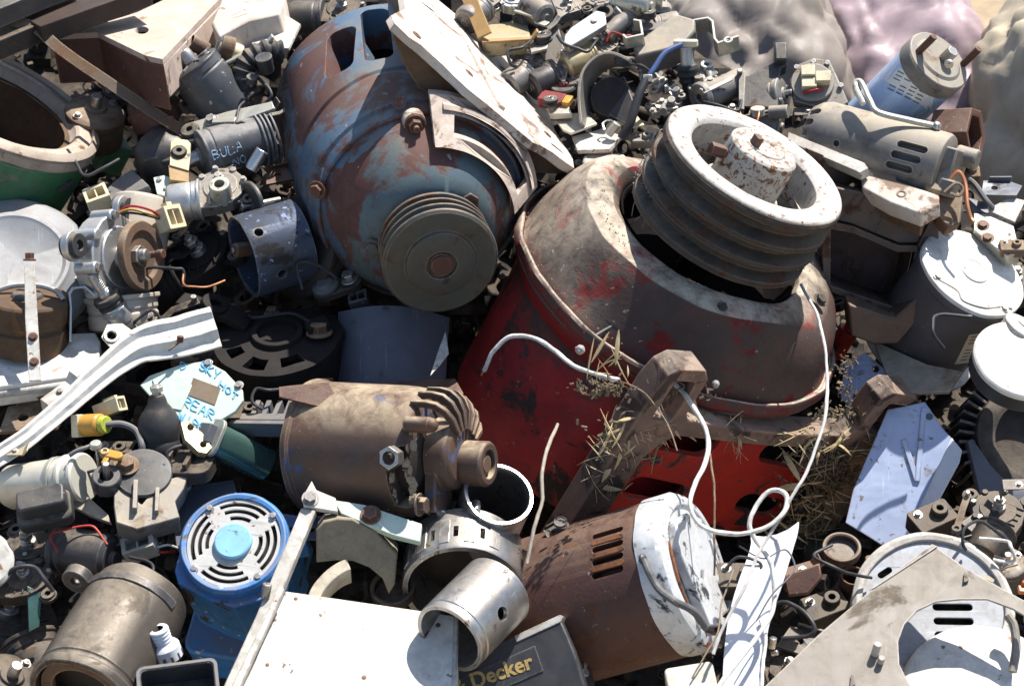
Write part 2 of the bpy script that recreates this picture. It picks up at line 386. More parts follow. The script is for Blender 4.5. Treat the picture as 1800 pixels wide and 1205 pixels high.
WIREBLUE = mat('blue_wire', (.06, .10, .24), rough=.5, bump=.03, scale=30)
WIRER = mat('red_wire', (.40, .03, .02), rough=.5, bump=.03, scale=30)
COPPER = mat('copper', (.50, .21, .10), (.38, .17, .09), rough=.4, metal=.7, bump=.1, scale=30, grime=.2)
STRAW = mat('dry_straw', (.52, .40, .22), (.42, .31, .16), rough=.85, bump=.1, scale=40, grime=.25)
LITTER = mat('grey_brown_litter', (.13, .10, .07), (.20, .15, .09), rough=.95, bump=.4, scale=60, grime=.3)
FLUFF = mat('grey_cobweb_fluff', (.30, .28, .26), rough=1.0, bump=.3, scale=60, grime=.1)
AMBER = mat('amber_plastic', (.48, .26, .05), (.40, .21, .04), rough=.35, bump=.06, scale=24, grime=.2)
WOODY = mat('ochre_steel_strip', (.36, .22, .08), (.30, .18, .07), rough=.55, bump=.15, dust=.2, scale=16, grime=.3)
PALEGRN = mat('pale_green_plate', (.52, .60, .50), (.46, .54, .46), chips=((.3, .28, .2), .1, 5), rough=.45, metal=.2, bump=.06, scale=16, grime=.2)
MARKER = mat('blue_marker_paint', (.08, .33, .60), (.16, .42, .64), patch=((.40, .52, .50), .28, 4), rough=.6, bump=.02, scale=40, grime=.1)
GOLD = mat('gold_lettering', (.44, .30, .11), (.36, .25, .09), patch=((.05, .045, .04), .25, 5), rough=.5, bump=.02, scale=40, grime=.1)
TAG = mat('rating_label_foil', (.46, .42, .36), (.40, .36, .31), rough=.45, metal=.2, bump=.05, scale=30, grime=.2)
TAGDK = mat('brown_rating_label', (.20, .15, .10), (.16, .12, .08), rough=.5, metal=.2, bump=.05, scale=30, grime=.2)
INK = mat('label_print', (.12, .10, .09), rough=.6, bump=.02, scale=40, grime=.05)
BAG1 = mat('mauve_plastic_bag', (.36, .275, .285), (.31, .235, .25), spec=.15, wave=.1, rough=.4, bump=.2, scale=5, grime=.15)
BAG2 = mat('yellowed_white_bag', (.46, .39, .28), (.40, .33, .235), spec=.2, wave=.1, rough=.5, bump=.2, scale=5, grime=.2)
BAG3 = mat('grey_bulk_bag', (.23, .195, .165), (.19, .16, .14), spec=.15, wave=.1, rough=.5, bump=.2, scale=5, grime=.2)
EARTH = mat('dry_earth', (.36, .27, .17), (.28, .21, .135), rough=.95, bump=.5, scale=6, grime=.2)
TANB = mat('tan_bracket_casting', (.46, .38, .315), (.36, .29, .24), patch=((.24, .15, .1), .3, 1.6), rough=.75, bump=.3, dust=.2, scale=18, grime=.3)
SHADEBLK = mat('shade_black_casting', (.016, .014, .013), (.024, .02, .018), rough=.7, spec=.12, bump=.35, scale=20, grime=.2)  # near-black colour stands in for shade lying on these pieces
PULLEY = mat('dark_pulley_iron', (.042, .038, .034), (.06, .05, .042), patch=((.10, .05, .03), .3, 1.2), rough=.55, metal=.2, bump=.3, dust=.35, scale=16, spec=.2, edge=(.22, .16, .12))
FACEIRON = mat('green_grey_pulley_iron', (.062, .068, .06), (.075, .066, .054), patch=((.11, .06, .035), .32, 1.0), rough=.5, metal=.25, bump=.25, dust=.25, scale=14, edge=(.30, .2, .14))
WHEELTOP = mat('dusty_white_paint', (.42, .40, .365), (.36, .34, .305), chips=((.16, .08, .05), .5, 5), patch=((.30, .22, .15), .12, 2.5), rough=.65, bump=.3, dust=.3, scale=16, grime=.4, edge=(.3, .17, .1), dustcol=(.55, .5, .43))
PITSHADE = mat('hollow_shade_black', (.008, .007, .007), rough=.95, spec=.03, bump=.4, scale=24, grime=.1)  # near-black colour painted in for the shade inside hollows
CRUMB = mat('tan_dirt_crumbs', (.30, .24, .17), (.22, .17, .12), rough=.95, bump=.3, scale=60, grime=.1)
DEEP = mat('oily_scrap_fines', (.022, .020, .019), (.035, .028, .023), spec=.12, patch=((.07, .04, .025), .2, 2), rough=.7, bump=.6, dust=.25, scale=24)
ORANGE = mat('orange_plastic', (.55, .12, .02), rough=.4, bump=.05, scale=30, grime=.1)
BLUEPL = mat('blue_plastic_scrap', (.04, .22, .5), rough=.4, bump=.05, scale=30, grime=.1)
# =================================================================== the setting
def sheet(name, mb, m, sc=1.0, **k):
    o = build(mb, name, m, sc, bevel=0, jit=0, **k); o['kind'] = 'structure'
    return o
g = MB()
n = 60
vs = [[g.V(((i / n - .5) * 60 * abs(i / n - .5) * 2, 1 + (j / n - .2) * 60 * abs(j / n - .2), .0)) for i in range(n + 1)] for j in range(n + 1)]
for j in range(n):
    for i in range(n): g.F([vs[j][i], vs[j][i + 1], vs[j + 1][i + 1], vs[j + 1][i]])
for v in g.bm.verts: v.co.z = -.02 + .05 * mnoise.noise(v.co * 1.3) + .15 * mnoise.noise(v.co * .2)
sheet('ground', g, EARTH)
# the body of the heap: packed small scrap under everything one can tell apart
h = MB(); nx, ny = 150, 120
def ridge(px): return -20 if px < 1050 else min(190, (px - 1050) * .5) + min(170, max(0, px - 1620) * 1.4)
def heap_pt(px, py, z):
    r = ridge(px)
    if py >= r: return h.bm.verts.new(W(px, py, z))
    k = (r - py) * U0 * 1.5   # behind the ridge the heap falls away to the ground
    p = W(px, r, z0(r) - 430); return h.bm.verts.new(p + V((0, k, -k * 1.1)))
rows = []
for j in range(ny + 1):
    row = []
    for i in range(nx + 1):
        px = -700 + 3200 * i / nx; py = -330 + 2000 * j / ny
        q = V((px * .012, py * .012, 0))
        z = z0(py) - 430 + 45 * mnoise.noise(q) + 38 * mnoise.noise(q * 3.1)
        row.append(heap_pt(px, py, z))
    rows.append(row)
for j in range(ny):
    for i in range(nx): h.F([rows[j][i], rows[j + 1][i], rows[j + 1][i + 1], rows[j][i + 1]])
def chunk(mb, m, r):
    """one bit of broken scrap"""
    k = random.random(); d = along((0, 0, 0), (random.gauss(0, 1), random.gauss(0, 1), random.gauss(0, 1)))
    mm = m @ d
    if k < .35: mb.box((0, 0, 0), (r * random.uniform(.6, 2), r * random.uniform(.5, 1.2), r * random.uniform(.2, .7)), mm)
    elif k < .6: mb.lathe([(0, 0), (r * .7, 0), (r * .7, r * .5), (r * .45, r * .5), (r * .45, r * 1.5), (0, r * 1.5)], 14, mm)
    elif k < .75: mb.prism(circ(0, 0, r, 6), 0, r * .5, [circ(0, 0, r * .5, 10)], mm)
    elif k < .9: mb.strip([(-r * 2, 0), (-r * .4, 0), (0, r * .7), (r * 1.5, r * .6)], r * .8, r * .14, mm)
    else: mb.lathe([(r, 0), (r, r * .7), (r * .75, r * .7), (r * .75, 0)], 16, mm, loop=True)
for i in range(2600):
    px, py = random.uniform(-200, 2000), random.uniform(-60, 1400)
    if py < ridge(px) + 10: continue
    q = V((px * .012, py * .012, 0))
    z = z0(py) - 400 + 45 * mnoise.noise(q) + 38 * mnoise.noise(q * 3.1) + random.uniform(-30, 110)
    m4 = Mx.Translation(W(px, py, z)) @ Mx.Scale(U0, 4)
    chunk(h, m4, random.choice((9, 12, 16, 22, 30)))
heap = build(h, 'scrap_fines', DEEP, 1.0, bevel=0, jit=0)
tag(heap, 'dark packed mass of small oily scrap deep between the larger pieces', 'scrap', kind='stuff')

# =================================================================== blue motor with the four-groove pulley
def bolt_part(T, p, d, r, h, m, name='bolt', parent=None, washer=True):
    return T.part(name, MB().hexbolt(p, d, r, h, washer=washer), m, parent=parent, bevel=.8, jit=.2)
fr = Fr(775, 462, a=(.2, -.52, .83), up=(.678, .684, .265), z=130)
T = Thing('electric_motor', 'large weathered blue electric motor with flaked red rust patches and a four-groove pulley', 'motor', fr)
b = MB().lathe([(0, -92), (92, -96), (118, -112), (150, -150), (176, -196), (184, -216), (187, -212), (192, -213), (195, -222), (197, -238), (203, -244), (206, -262), (211, -300), (213, -352), (209, -357), (209, -366), (214, -372), (222, -450), (228, -640), (0, -640)], 96)
b.dent(3, .012)
c = MB()
def radial_box(mb, phi, z1, z2, wdeg, r0=120, r1=290, r_mid=213, skew=0):
    w = r_mid * rad(wdeg)
    m = Mx.Rotation(rad(phi), 4, 'Z')
    L = abs(z2 - z1)
    m2 = m @ Mx(((0, 0, 1, 0), (0, 1, 0, 0), (1, 0, 0, (z1 + z2) / 2), (0, 0, 0, 1)))
    m2 = m2 @ Mx.Rotation(rad(skew), 4, 'Z')
    mb.prism(rrect(0, 0, L, w, min(L, w) * .3), r0, r1, m=m2)
radial_box(c, 162, -425, -580, 17, skew=12); radial_box(c, 142, -410, -620, 15, skew=6)
b.cut(c)
body = T.part('body', b, BLUE, bevel=1.5)
T.part('winding', MB().lathe([(60, -380), (110, -390), (140, -430), (140, -630), (60, -630)], 48, loop=True), PITSHADE, bevel=0)
T.part('end_cover', MB().lathe([(0, -90), (92, -94), (118, -110), (150, -148), (174, -192), (178, -200), (168, -206), (0, -206)], 96).dent(2, .015), FADE)
pul = MB().lathe([(0, 7), (21, 7), (23, 3), (26, 3), (27, 10), (56, 10), (62, 7), (64, 0), (98, -1), (103, -5), (104, -9), (84, -14), (84, -19), (103, -27), (103, -31), (83, -37), (83, -42), (102, -49), (102, -53), (83, -59), (83, -63), (101, -70), (101, -76), (40, -78), (40, -98), (0, -98)], 96)
pl = T.part('pulley', pul, FACEIRON, bevel=.8)
T.part('shaft', MB().lathe([(0, 12.5), (19, 12), (20, 7), (0, 7)], 32), RUSTY, parent=pl)
T.part('keyway', MB().box((20, -26, 8.4), (9, 14, 6), TR(rz=20)), OILY, parent=pl, bevel=.3)
notch = MB().prism([(-16, 98), (-12, 112), (6, 114), (14, 106), (20, 98)], -84, -78)
T.part('belt_lug', notch, IRON, parent=pl)
foot = MB()
front = [(-265, -251), (-232, -244), (-200, -250), (-150, -238), (-120, -230), (-92, -214), (-60, -206), (0, -210), (70, -204), (96, -222), (130, -236), (165, -240), (195, -251), (205, -300), (198, -420), (205, -520), (190, -700), (-160, -700), (-205, -420), (-262, -300)]
# plate drawn in x-z, thickness along y
XZ = Mx(((1, 0, 0, 0), (0, 0, 1, 0), (0, 1, 0, 0), (0, 0, 0, 1)))
foot.prism([(x, z) for x, z in front], 212, 228, [slot(160, -292, 30, 13, 20), slot(-120, -560, 40, 16)], XZ)
ft = T.part('mounting_foot', foot.dent(5, .018), FOOT, bevel=2.5)
T.part('raised_rib', MB().box((20, 230, -420), (14, 10, 330), TR(ry=4)).dent(2, .03), FOOT, parent=ft, bevel=3)
for x_, z_ in ((-200, -300), (150, -340), (-60, -330), (110, -520)): T.part('bolt_hole', MB().lathe([(4, 1.2), (9, 1.2), (10, 0), (4, 0)], 18, along((x_, 228, z_), (0, 1, 0)), loop=True), RUSTY, parent=ft, bevel=0)
T.part('gusset', MB().prism([(-256, 213), (-60, 213), (-75, 170), (-140, 160), (-200, 180)], -300, -268).prism([(70, 213), (200, 213), (188, 196), (120, 150), (80, 190)], -330, -268).box((-110, 190, -500), (70, 45, 380)), CAST, parent=ft, bevel=2)
cone = lambda x, y, z: (x, y, z + 64 - (math.hypot(x, y) - 163) * 1.45)
br = MB().prism([(x, y) for x, y in arcslot(160, 222, 47, 128, 26)], -222, -202, [arcslot(174, 200, 56, 116, 20)], fn=cone)
br.prism(arcslot(207, 213, 50, 122, 26), -204, -194, fn=cone).prism([(p[0], p[1]) for p in circ(-132, 122, 21, 20)], -216, -192)
bk = T.part('adjuster_bracket', br, TANB, bevel=1.6)
bolt_part(T, (-132, 122, -192), (0, 0, 1), 13, 16, RUSTY, parent=bk)
T.part('stud', MB().cyl((-132, 122, -178), (0, 0, 1), 6, 12), RUSTY, bevel=.5)
T.part('clamp_sleeve', MB().cyl((152, 112, -236), (.1, -.2, 1), 15, 52, 20, 12), CAST, parent=bk)
bolt_part(T, (-178, -90, -206), (-.5, -.3, .8), 12, 10, RUSTY)
bolt_part(T, (-70, -86, -98), (-.1, -.1, .9), 14, 10, FADE)
bolt_part(T, (-168, 128, -228), (-.5, .3, .8), 9, 8, FADE)

# =================================================================== red motor standing under the white-faced pulley
fr = Fr(1322, 293, a=(.414, .747, .52), up=(.44, -.665, .604), z=60)
RM = fr
T = Thing('electric_motor', 'big upright red motor with dusty dark dome, slotted feet and a white-faced pulley', 'motor', fr)
def lump(r, z, a):
    k = max(0, 1 - abs(r - 232) / 62)
    fl = max(0, cos(a - pi / 4)) * min(1, max(0, (r - 185) / 40)) * min(1, max(0, (300 - r) / 30))
    le = 1.7 * max(0, cos(a - .3)) * max(0, 1 - abs(r - 288) / 40) * (1 if r < 312 else 0)     # the valley beside the rim on the left
    return r, z + k * (11 * cos(3 * a + 2.4) + 5 * sin(5 * a)) - 34 * le
prof = [(0, -262), (60, -262), (150, -258), (168, -230), (176, -176), (183, -160), (197, -152), (220, -154), (246, -163), (268, -181), (285, -206), (296, -234), (302, -258), (306, -274), (309, -281), (312, -281), (315, -276), (320, -275), (324, -281), (325, -294), (320, -302)]
dome = T.part('end_bell', MB().lathe(prof + [(300, -306), (200, -345), (0, -345)], 120, fn=None if 0 else lump).dent(4, .016), DOME, bevel=1.5)
b = MB().lathe([(0, -300), (316, -300), (320, -306), (300, -316), (291, -340), (287, -420), (285, -640), (0, -640)], 96).dent(5, .008)
b.cut(MB().box((0, 320, -500), (452, 180, 254)))
T.part('body', b, RED, bevel=2.5)
b = MB().box((0, 292, -500), (470, 14, 262)).dent(3, .012)
c = MB()
XZc = Mx(((1, 0, 0, 0), (0, 0, 1, 0), (0, 1, 0, 0), (0, 0, 0, 1)))
for (px, py, L, w, an) in ((1205, 775, 170, 58, 0), (1385, 800, 150, 52, 0), (1150, 862, 150, 50, 0), (1335, 888, 130, 46, 0)):
    q = fr.on(px, py, 298, 1)
    q1 = fr.on(px + 40, py + 8, 298, 1); an = math.degrees(math.atan2(q1.z - q.z, q1.x - q.x))
    c.prism(slot(q.x, q.z, L, w, an), 270, 320, m=XZc)
b.cut(c)
T.part('vent_panel', b, REDFRESH, bevel=2)
T.part('core', MB().lathe([(0, -330), (222, -330), (222, -635), (0, -635)], 64), SHADEBLK, bevel=0)
O = [(-312, -720), (-308, -275), (-300, -240), (-280, -224), (-222, -222), (-206, -240), (-203, -318), (-190, -334), (-60, -338), (60, -338), (190, -332), (203, -318), (206, -240), (222, -222), (280, -224), (300, -240), (308, -275), (318, -760), (246, -760), (242, -420), (222, -384), (200, -366), (0, -370), (-200, -366), (-222, -384), (-252, -420), (-254, -720)]
O = O[::-1]
skew = lambda x, z: (x if x > 0 else x * 1.17, z + 18 + 24 * x / 252)
O = [skew(*p) for p in O]
ff = MB().prism(O, 288, 338, [[skew(*p) for p in rrect(-252, -292, 46, 88, 9)], [skew(*p) for p in rrect(252, -292, 46, 88, 9)]], XZc)
foot = T.part('foot_frame', ff.dent(3, .012), FFRAME, bevel=3.5, seg=3)
# paint left on the outer faces of the foot frame
# pulley: dark grooved rim, white wheel inside
rim = MB().lathe([(168, 1), (172, -4), (172, -16), (149, -30), (149, -38), (171, -50), (172, -58), (149, -70), (149, -78), (170, -90), (171, -98), (148, -110), (148, -118), (168, -129), (168, -140), (150, -150), (140, -150), (140, -4)], 112, loop=True)
OFFV = (RM.m.transposed() @ BK) * 46
for v in rim.bm.verts: v.co += OFFV
pl = T.part('pulley', rim, PULLEY, bevel=1)
PO = [pl]
wheel = MB().lathe([(127, 2), (132, 5), (166, 5), (169.5, 2), (169.5, -2), (141, -6), (140.5, -116), (122, -116), (122, -4)], 112, loop=True)
T.part('rim_face', wheel, WHEELTOP, parent=pl, bevel=.8)
web = MB().lathe([(0, -54), (124, -52), (124, -66), (0, -68)], 72)
c = MB()
for a in (20, 140, 260): c.prism(arcslot(72, 117, a, a + 70, 14), -100, -20)
web.cut(c)
T.part('web', web, WHEEL, parent=pl, bevel=2)
T.part('hub', MB().lathe([(0, 36), (22, 36), (24, 39), (36, 40), (37, 37), (58, 36), (63, 32), (64, -80), (0, -80)], 64), WHEEL, parent=pl, bevel=1.5)
q = fr.on(1321, 258, 40, 2)
T.part('key', MB().box((q.x, q.y, 44), (12, 17, 26), None), RUSTY, parent=pl, bevel=1)
q = fr.on(1268, 272, 5, 2); d = V((q.x, q.y, 0)).normalized()
T.part('set_screw', MB().hexbolt(d * 60 + V((0, 0, 5)), d, 12, 34, washer=False).cyl(d * 60 + V((0, 0, 5)), d, 9, 30, 12), RUSTY, parent=pl, bevel=1)
T.part('shaft', MB().lathe([(0, 30), (30, 30), (30, -280), (0, -280)], 32), PITSHADE, bevel=1)
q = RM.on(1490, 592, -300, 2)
T.part('recess_shade', MB().lathe([(31, -230), (148, -228), (160, -214), (165, -192), (168, -170), (172, -164), (176, -164), (160, -240), (31, -240)], 72), PITSHADE, bevel=0)  # dark liner added so the hollow under the pulley looks shaded
for o_ in list(T.o.children_recursive):
    if o_.name.split('.')[0] in ('rim_face', 'web', 'hub', 'key', 'set_screw', 'shaft'): o_.location = OFFV * RM.s
T.part('boss', MB().cyl((q.x * .985, q.y * .985, -345), (0, 0, 1), 20, 62, 20).cyl((q.x * .985, q.y * .985, -283), (0, 0, 1), 13, 12, 16), REDFRESH, bevel=1.5)
q = RM.on(1000, 312, -270, 2)
T.part('lug', MB().box((q.x, q.y, -262), (44, 26, 46)).cyl((q.x, q.y, -262), (0, .3, 1), 12, 34), DOME, bevel=4)
for p_, d_ in (((-60, -195, -152), (0, 0, 1)), ((110, 200, -160), (.2, .5, .8)), ((-150, 170, -156), (0, .3, .9))): T.part('bolt', MB().hexbolt(p_, d_, 10, 9), OILY, bevel=.8)

# =================================================================== brown motor with the finned cage end
fr = Fr(764, 795, 140, a=(.905, -.03, .42), up=(0, 1, 0))
T = Thing('electric_motor', 'dusty brown motor with a caged fin end, a side nut and dark blue paint traces', 'motor', fr)
b = MB().lathe([(0, 0), (90, 0), (104, -6), (112, -18), (115, -40), (116, -60), (117, -228), (121, -233), (121, -243), (114, -247), (0, -247)], 80).dent(2.5, .014)
c = MB()
c.prism(rrect(0, 0, 40, 118, 14), 40, 160, m=TR(0, 0, -16) @ Mx.Rotation(rad(205), 4, 'Z') @ Mx(((0, 0, 1, 0), (0, 1, 0, 0), (1, 0, 0, 0), (0, 0, 0, 1))))
b.cut(c)
T.part('body', b, BROWNM, bevel=1.5)
T.part('armature', MB().lathe([(0, 10), (60, 8), (82, -6), (82, -200), (0, -200)], 40), OILY, bevel=1)
cage = MB()
for a in (30, 46, 62, 78, 94, 110, 126):
    m = Mx.Rotation(rad(a), 4, 'Z') @ Mx(((1, 0, 0, 0), (0, 0, -1, 0), (0, 1, 0, 0), (0, 0, 0, 1)))
    cage.prism([(116, -14), (116, 14), (111, 34), (98, 50), (76, 61), (44, 63), (44, 50), (72, 48), (90, 38), (100, 24), (103, 8), (103, -14)], -4.5, 4.5, m=m)
cage.dent(1.5, .05)
T.part('cage', cage, BROWNM, bevel=1.6)
T.part('end_frame', MB().lathe([(0, 56), (52, 56), (62, 48), (64, 30), (64, 8), (0, 8)], 48).box((-20, -60, 20), (70, 80, 22)), BROWNM, bevel=3)
hb = T.part('bearing_hub', MB().lathe([(40, 52), (40, 96), (36, 100), (25, 100), (23, 84), (0, 84), (0, 52)], 40, TR(16, -16)), BROWNM, bevel=1.5)
T.part('bearing_ring', MB().lathe([(18, 84), (24, 84), (24, 90), (18, 90)], 32, TR(16, -16), loop=True), OILY, parent=hb, bevel=.5)
T.part('shaft', MB().lathe([(0, 96), (15, 96), (17, 93), (17, 84), (0, 84)], 24, TR(16, -16)), CAST, parent=hb)
q = fr.on(690, 803, 40, 0)
def on_cyl(fr, px, py, r):
    lo, hi = 0, 2000.0  # march the pixel's ray until it meets the cylinder of radius r round local z
    ray = (RT * ((px - 900) / F) + UP * ((602.5 - py) / F) + FW); rl = fr.m.transposed() @ ray
    o = (fr.m.transposed() @ (CP - fr.o)) / fr.s; rl = rl / fr.s
    a = rl.x ** 2 + rl.y ** 2; bq = 2 * (o.x * rl.x + o.y * rl.y); cc = o.x ** 2 + o.y ** 2 - r * r
    dd = max(0, bq * bq - 4 * a * cc); t = (-bq - math.sqrt(dd)) / (2 * a)
    return o + rl * t
q = on_cyl(fr, 692, 803, 116); d = V((q.x, q.y, 0)).normalized()
T.part('terminal_nut', MB().prism(circ(0, 0, 20, 6), 0, 22, [circ(0, 0, 12, 16)], along(d * 113 + V((0, 0, q.z)), d)), STEEL, bevel=1)
q = on_cyl(fr, 735, 745, 114); d = V((q.x, q.y, 0)).normalized()
T.part('through_bolt', MB().cyl(d * 112 + V((0, 0, q.z - 24)), (0, 0, 1), 14, 46).ball(d * 112 + V((0, 0, q.z + 24)), 13), BROWNM, bevel=1)
q = on_cyl(fr, 735, 890, 114); d = V((q.x, q.y, 0)).normalized()
T.part('through_bolt', MB().hexbolt(d * 110 + V((0, 0, q.z)), (0, 0, 1), 14, 16), BROWNM, bevel=1)
grit = MB()
for i in range(90):
    a = rad(205 + random.gauss(0, 24)); z = random.choice((4, -36)) + random.gauss(0, 5)
    grit.ball((108 * cos(a), 108 * sin(a), z), random.choice((1.2, 2, 3, 6)), 6, sq=(1, random.uniform(.5, 2), random.uniform(.5, 1.6)))
T.part('caked_dirt', grit, MAGNET, bevel=0)['kind'] = 'stuff'
# torn strap on top of it
fr = Fr(575, 688, 190, a=(.1, .45, .9), up=(0, 1, 0))
P = [fr.on(*p)[:2] for p in ((490, 680), (578, 671), (592, 695), (604, 700), (655, 684), (650, 697), (640, 705), (560, 715), (490, 697))]
T = solo('torn_strap', 'torn rusty steel strap lying on top of the dusty brown motor', 'scrap strap', fr, MB().prism(P, -3, 3).dent(3, .03), RUSTY, bevel=.8)

# =================================================================== rust-brown motor with the silver end cap
fr = Fr(1192, 1010, 60, a=(.86, .30, .41), up=(0, 1, 0))
T = Thing('electric_motor', 'rust-brown cylindrical motor with a scuffed silver end cap and four vent slots', 'motor', fr)
b = MB().lathe([(0, -8), (137, -8), (139, -12), (140, -16), (140, -305), (132, -312), (0, -312)], 96).dent(2, .01)
c = MB()
for py in (936, 959, 982, 1005):
    q = on_cyl(fr, 1068, py - (0), 140); d = V((q.x, q.y, 0)).normalized()
    ph = math.degrees(math.atan2(d.y, d.x)); m = Mx.Translation((0, 0, q.z)) @ Mx.Rotation(rad(ph), 4, 'Z') @ Mx(((0, 0, 1, 0), (0, 1, 0, 0), (1, 0, 0, 0), (0, 0, 0, 1)))
    c.prism(slot(0, 0, 62, 12), 118, 170, m=m)
b.cut(c)
T.part('body', b, RUSTY, bevel=1.2)
T.part('winding', MB().lathe([(0, -20), (112, -20), (112, -300), (0, -300)], 48), OILY, bevel=0)
slotrust = MB()
for py in (948, 971, 994):
    q = on_cyl(fr, 1068, py, 140); d = V((q.x, q.y, 0)).normalized(); ph = math.degrees(math.atan2(d.y, d.x))
    m = Mx.Translation((0, 0, q.z)) @ Mx.Rotation(rad(ph), 4, 'Z') @ Mx(((0, 0, 1, 0), (0, 1, 0, 0), (1, 0, 0, 0), (0, 0, 0, 1)))
    slotrust.prism(slot(0, 0, 64, 9), 138, 141.5, m=m)
T.part('slat', slotrust.dent(1, .05), RUSTHOT, bevel=.6)
CAPM = mat('worn_silver_cap', (.56, .56, .55), (.47, .47, .47), patch=((.06, .06, .065), .30, 2.2), chips=((.28, .13, .05), .12, 3), rough=.42, metal=.25, bump=.35, dust=.1, scale=16, grime=.3, scratch=.6, edge=(.7, .7, .7))
cap = T.part('end_cap', MB().lathe([(141, -14), (143, -14), (143, 26), (138, 36), (126, 42), (118, 42), (112, 36), (60, 34), (40, 44), (0, 46), (0, 20), (138, 20)], 96).dent(2.5, .02), CAPM, bevel=1)
T.part('terminal_cover', MB().prism([(-96, 40), (-70, 88), (-8, 100), (48, 84), (60, 30), (50, -90), (10, -108), (-60, -96)], 36, 54).dent(4, .03), CAPM, parent=cap, bevel=3)
T.part('rusted_seam', MB().tube([(-100, 60, 40), (-108, 0, 41), (-96, -60, 41), (-60, -100, 42), (-20, -112, 43)], 3, 8), RUSTHOT, parent=cap, bevel=0)
T.part('vent_rib', MB().strip([(0, 0), (0, 80)], 8, 6, TR(96, -34, 40, rx=-90)).strip([(0, 0), (0, 66)], 8, 6, TR(80, -60, 42, rx=-90)), CAPM, parent=cap)
cr = T.part('power_cord', MB().tube([on_cyl(fr, 1132, 984, 146), on_cyl(fr, 1140, 1003, 150), on_cyl(fr, 1158, 1034, 152), fr.on(1186, 1056, 56), fr.on(1214, 1070, 62), fr.on(1230, 1086, 60), fr.on(1240, 1102, 52)], 6.5, 10), mat('scuffed_grey_cord', (.07, .07, .075), (.13, .13, .13), rough=.6, dust=.15, scale=30), bevel=0)
qg = on_cyl(fr, 1130, 982, 144)
T.part('cord_grommet', MB().ball(qg, 10, 14, sq=(1, 1, .7)), BLKPL, parent=cr, bevel=0)
q = fr.on(1240, 1128, 30, 2)
T.part('red_tape', MB().box((q.x, q.y, 34), (26, 14, 8), TR()), mat('red_tape', (.5, .06, .02), rough=.5, scale=30), parent=cap)

# =================================================================== blue pump motor with the round slotted grille
fr = Fr(412, 955, 70, a=ax(.86, 100), up=(0, 1, 0), roll=-8)
T = Thing('pump_motor', 'bright blue pump motor with a round slotted grey grille and sky-blue hub', 'motor', fr)
ring = []
b = MB().lathe([(84, 0), (84, 8), (92, 10), (97, 4), (98, -10), (97, -60), (84, -60)], 80, loop=True)
b.lathe([(84, -6), (0, -6), (0, -60), (84, -60)], 80)
T.part('housing', b.dent(1.5, .02), BLUEP, bevel=1.2)
gr = MB().prism(circ(0, 0, 83.5, 64), 0, 5, sum([[arcslot(r, r + 7.5, a + s_, a + 90 - s_, 12) for r, s_ in ((44, 22), (57, 14), (70, 10))] for a in (45, 135, 225, 315)], []))
T.part('fan_shade_disc', MB().lathe([(0, -2), (83.8, -2), (83.8, -5), (0, -5)], 64), SHADEBLK, bevel=0)  # black disc added to paint shade behind the grille slots
g_ = T.part('grille', gr, GRILLE, bevel=.5)
T.part('hub', MB().lathe([(0, 15), (31, 15), (34, 13), (34, 5), (0, 5)], 48), CYANP, parent=g_, bevel=1)
for x, y in ((57, 60), (-57, -60), (60, -57), (-60, 57)): bolt_part(T, (x, y, 5), (0, 0, 1), 6, 6, STEEL, 'screw', g_)
T.part('shroud', MB().prism([(-98, 20), (-98, -60), (-84, -84), (-20, -104), (24, -112), (70, -92), (97, -50), (97, 20)], -190, -14).dent(2, .02), BLUEP, bevel=3)
T.part('rear_body', MB().prism(rrect(-14, -50, 178, 190, 24), -330, -188).dent(3, .02), BLUEP, bevel=5)
T.part('base', MB().box((40, 60, -130), (90, 70, 150)), BLUEP, bevel=4)
q = fr.at(358, 1030, 330)
ff = Fr(358, 1030, 0, a=(-.35, -.55, .75), up=(0, 1, 0), z=z0(955) + 70)
T.part('badge', MB().prism(circ(0, 0, 24, 24, 14), -3, 3, m=along((-74, -88, -48), (-.55, -.8, .1), (0, 0, 1)) @ TR(rz=90)), OILY)
# =================================================================== kits
def can_motor(label, px, py, dz, a, r, L, m, capm=None, name='small_motor', cat='motor', group=None, shaft=.18, roll=0, bolts=2, ribs=0, up=(0, 1, 0), dent=1.2, crimp=True):
    fr = Fr(px, py, dz, a=a, up=up, roll=roll)
    T = Thing(name, label, cat, fr, group)
    pr = [(0, -r * .1), (r * .95, -r * .1), (r, -r * .16)]
    if crimp: pr += [(r, -r * .42), (r * .97, -r * .45), (r * .97, -r * .5), (r, -r * .53)]
    pr += [(r, -L * .86), (r * .96, -L * .95), (r * .8, -L), (0, -L)]
    T.part('body', MB().lathe(pr, 48).dent(dent, .02), m, bevel=r * .02)
    e = MB().lathe([(0, r * .12), (r * .35, r * .12), (r * .38, r * .02), (r * .8, 0), (r * .96, -r * .06), (r * 1.02, -r * .1), (r * 1.02, -r * .2), (0, -r * .2)], 48)
    for i in range(ribs):
        A = 2 * pi * i / ribs; e.box((r * .65 * cos(A), r * .65 * sin(A), r * .02), (r * .55, r * .07, r * .08), TR() if 0 else Mx.Translation((r * .62 * cos(A), r * .62 * sin(A), r * .02)) @ Mx.Rotation(A, 4, 'Z') @ Mx.Translation((-r * .65 * cos(A), -r * .65 * sin(A), -r * .02)))
    cap = T.part('end_cap', e, capm or GEAR, bevel=r * .025)
    if shaft: T.part('shaft', MB().lathe([(0, r * .55), (r * shaft * .9, r * .55), (r * shaft, r * .5), (r * shaft, r * .08), (0, r * .08)], 20), STEEL, bevel=.5)
    for i in range(bolts):
        A = rad(35) + 2 * pi * i / max(1, bolts)
        T.part('bolt', MB().hexbolt((r * .78 * cos(A), r * .78 * sin(A), -r * .02), (0, 0, 1), r * .11, r * .13), STEEL, bevel=.4, jit=0)
    return T
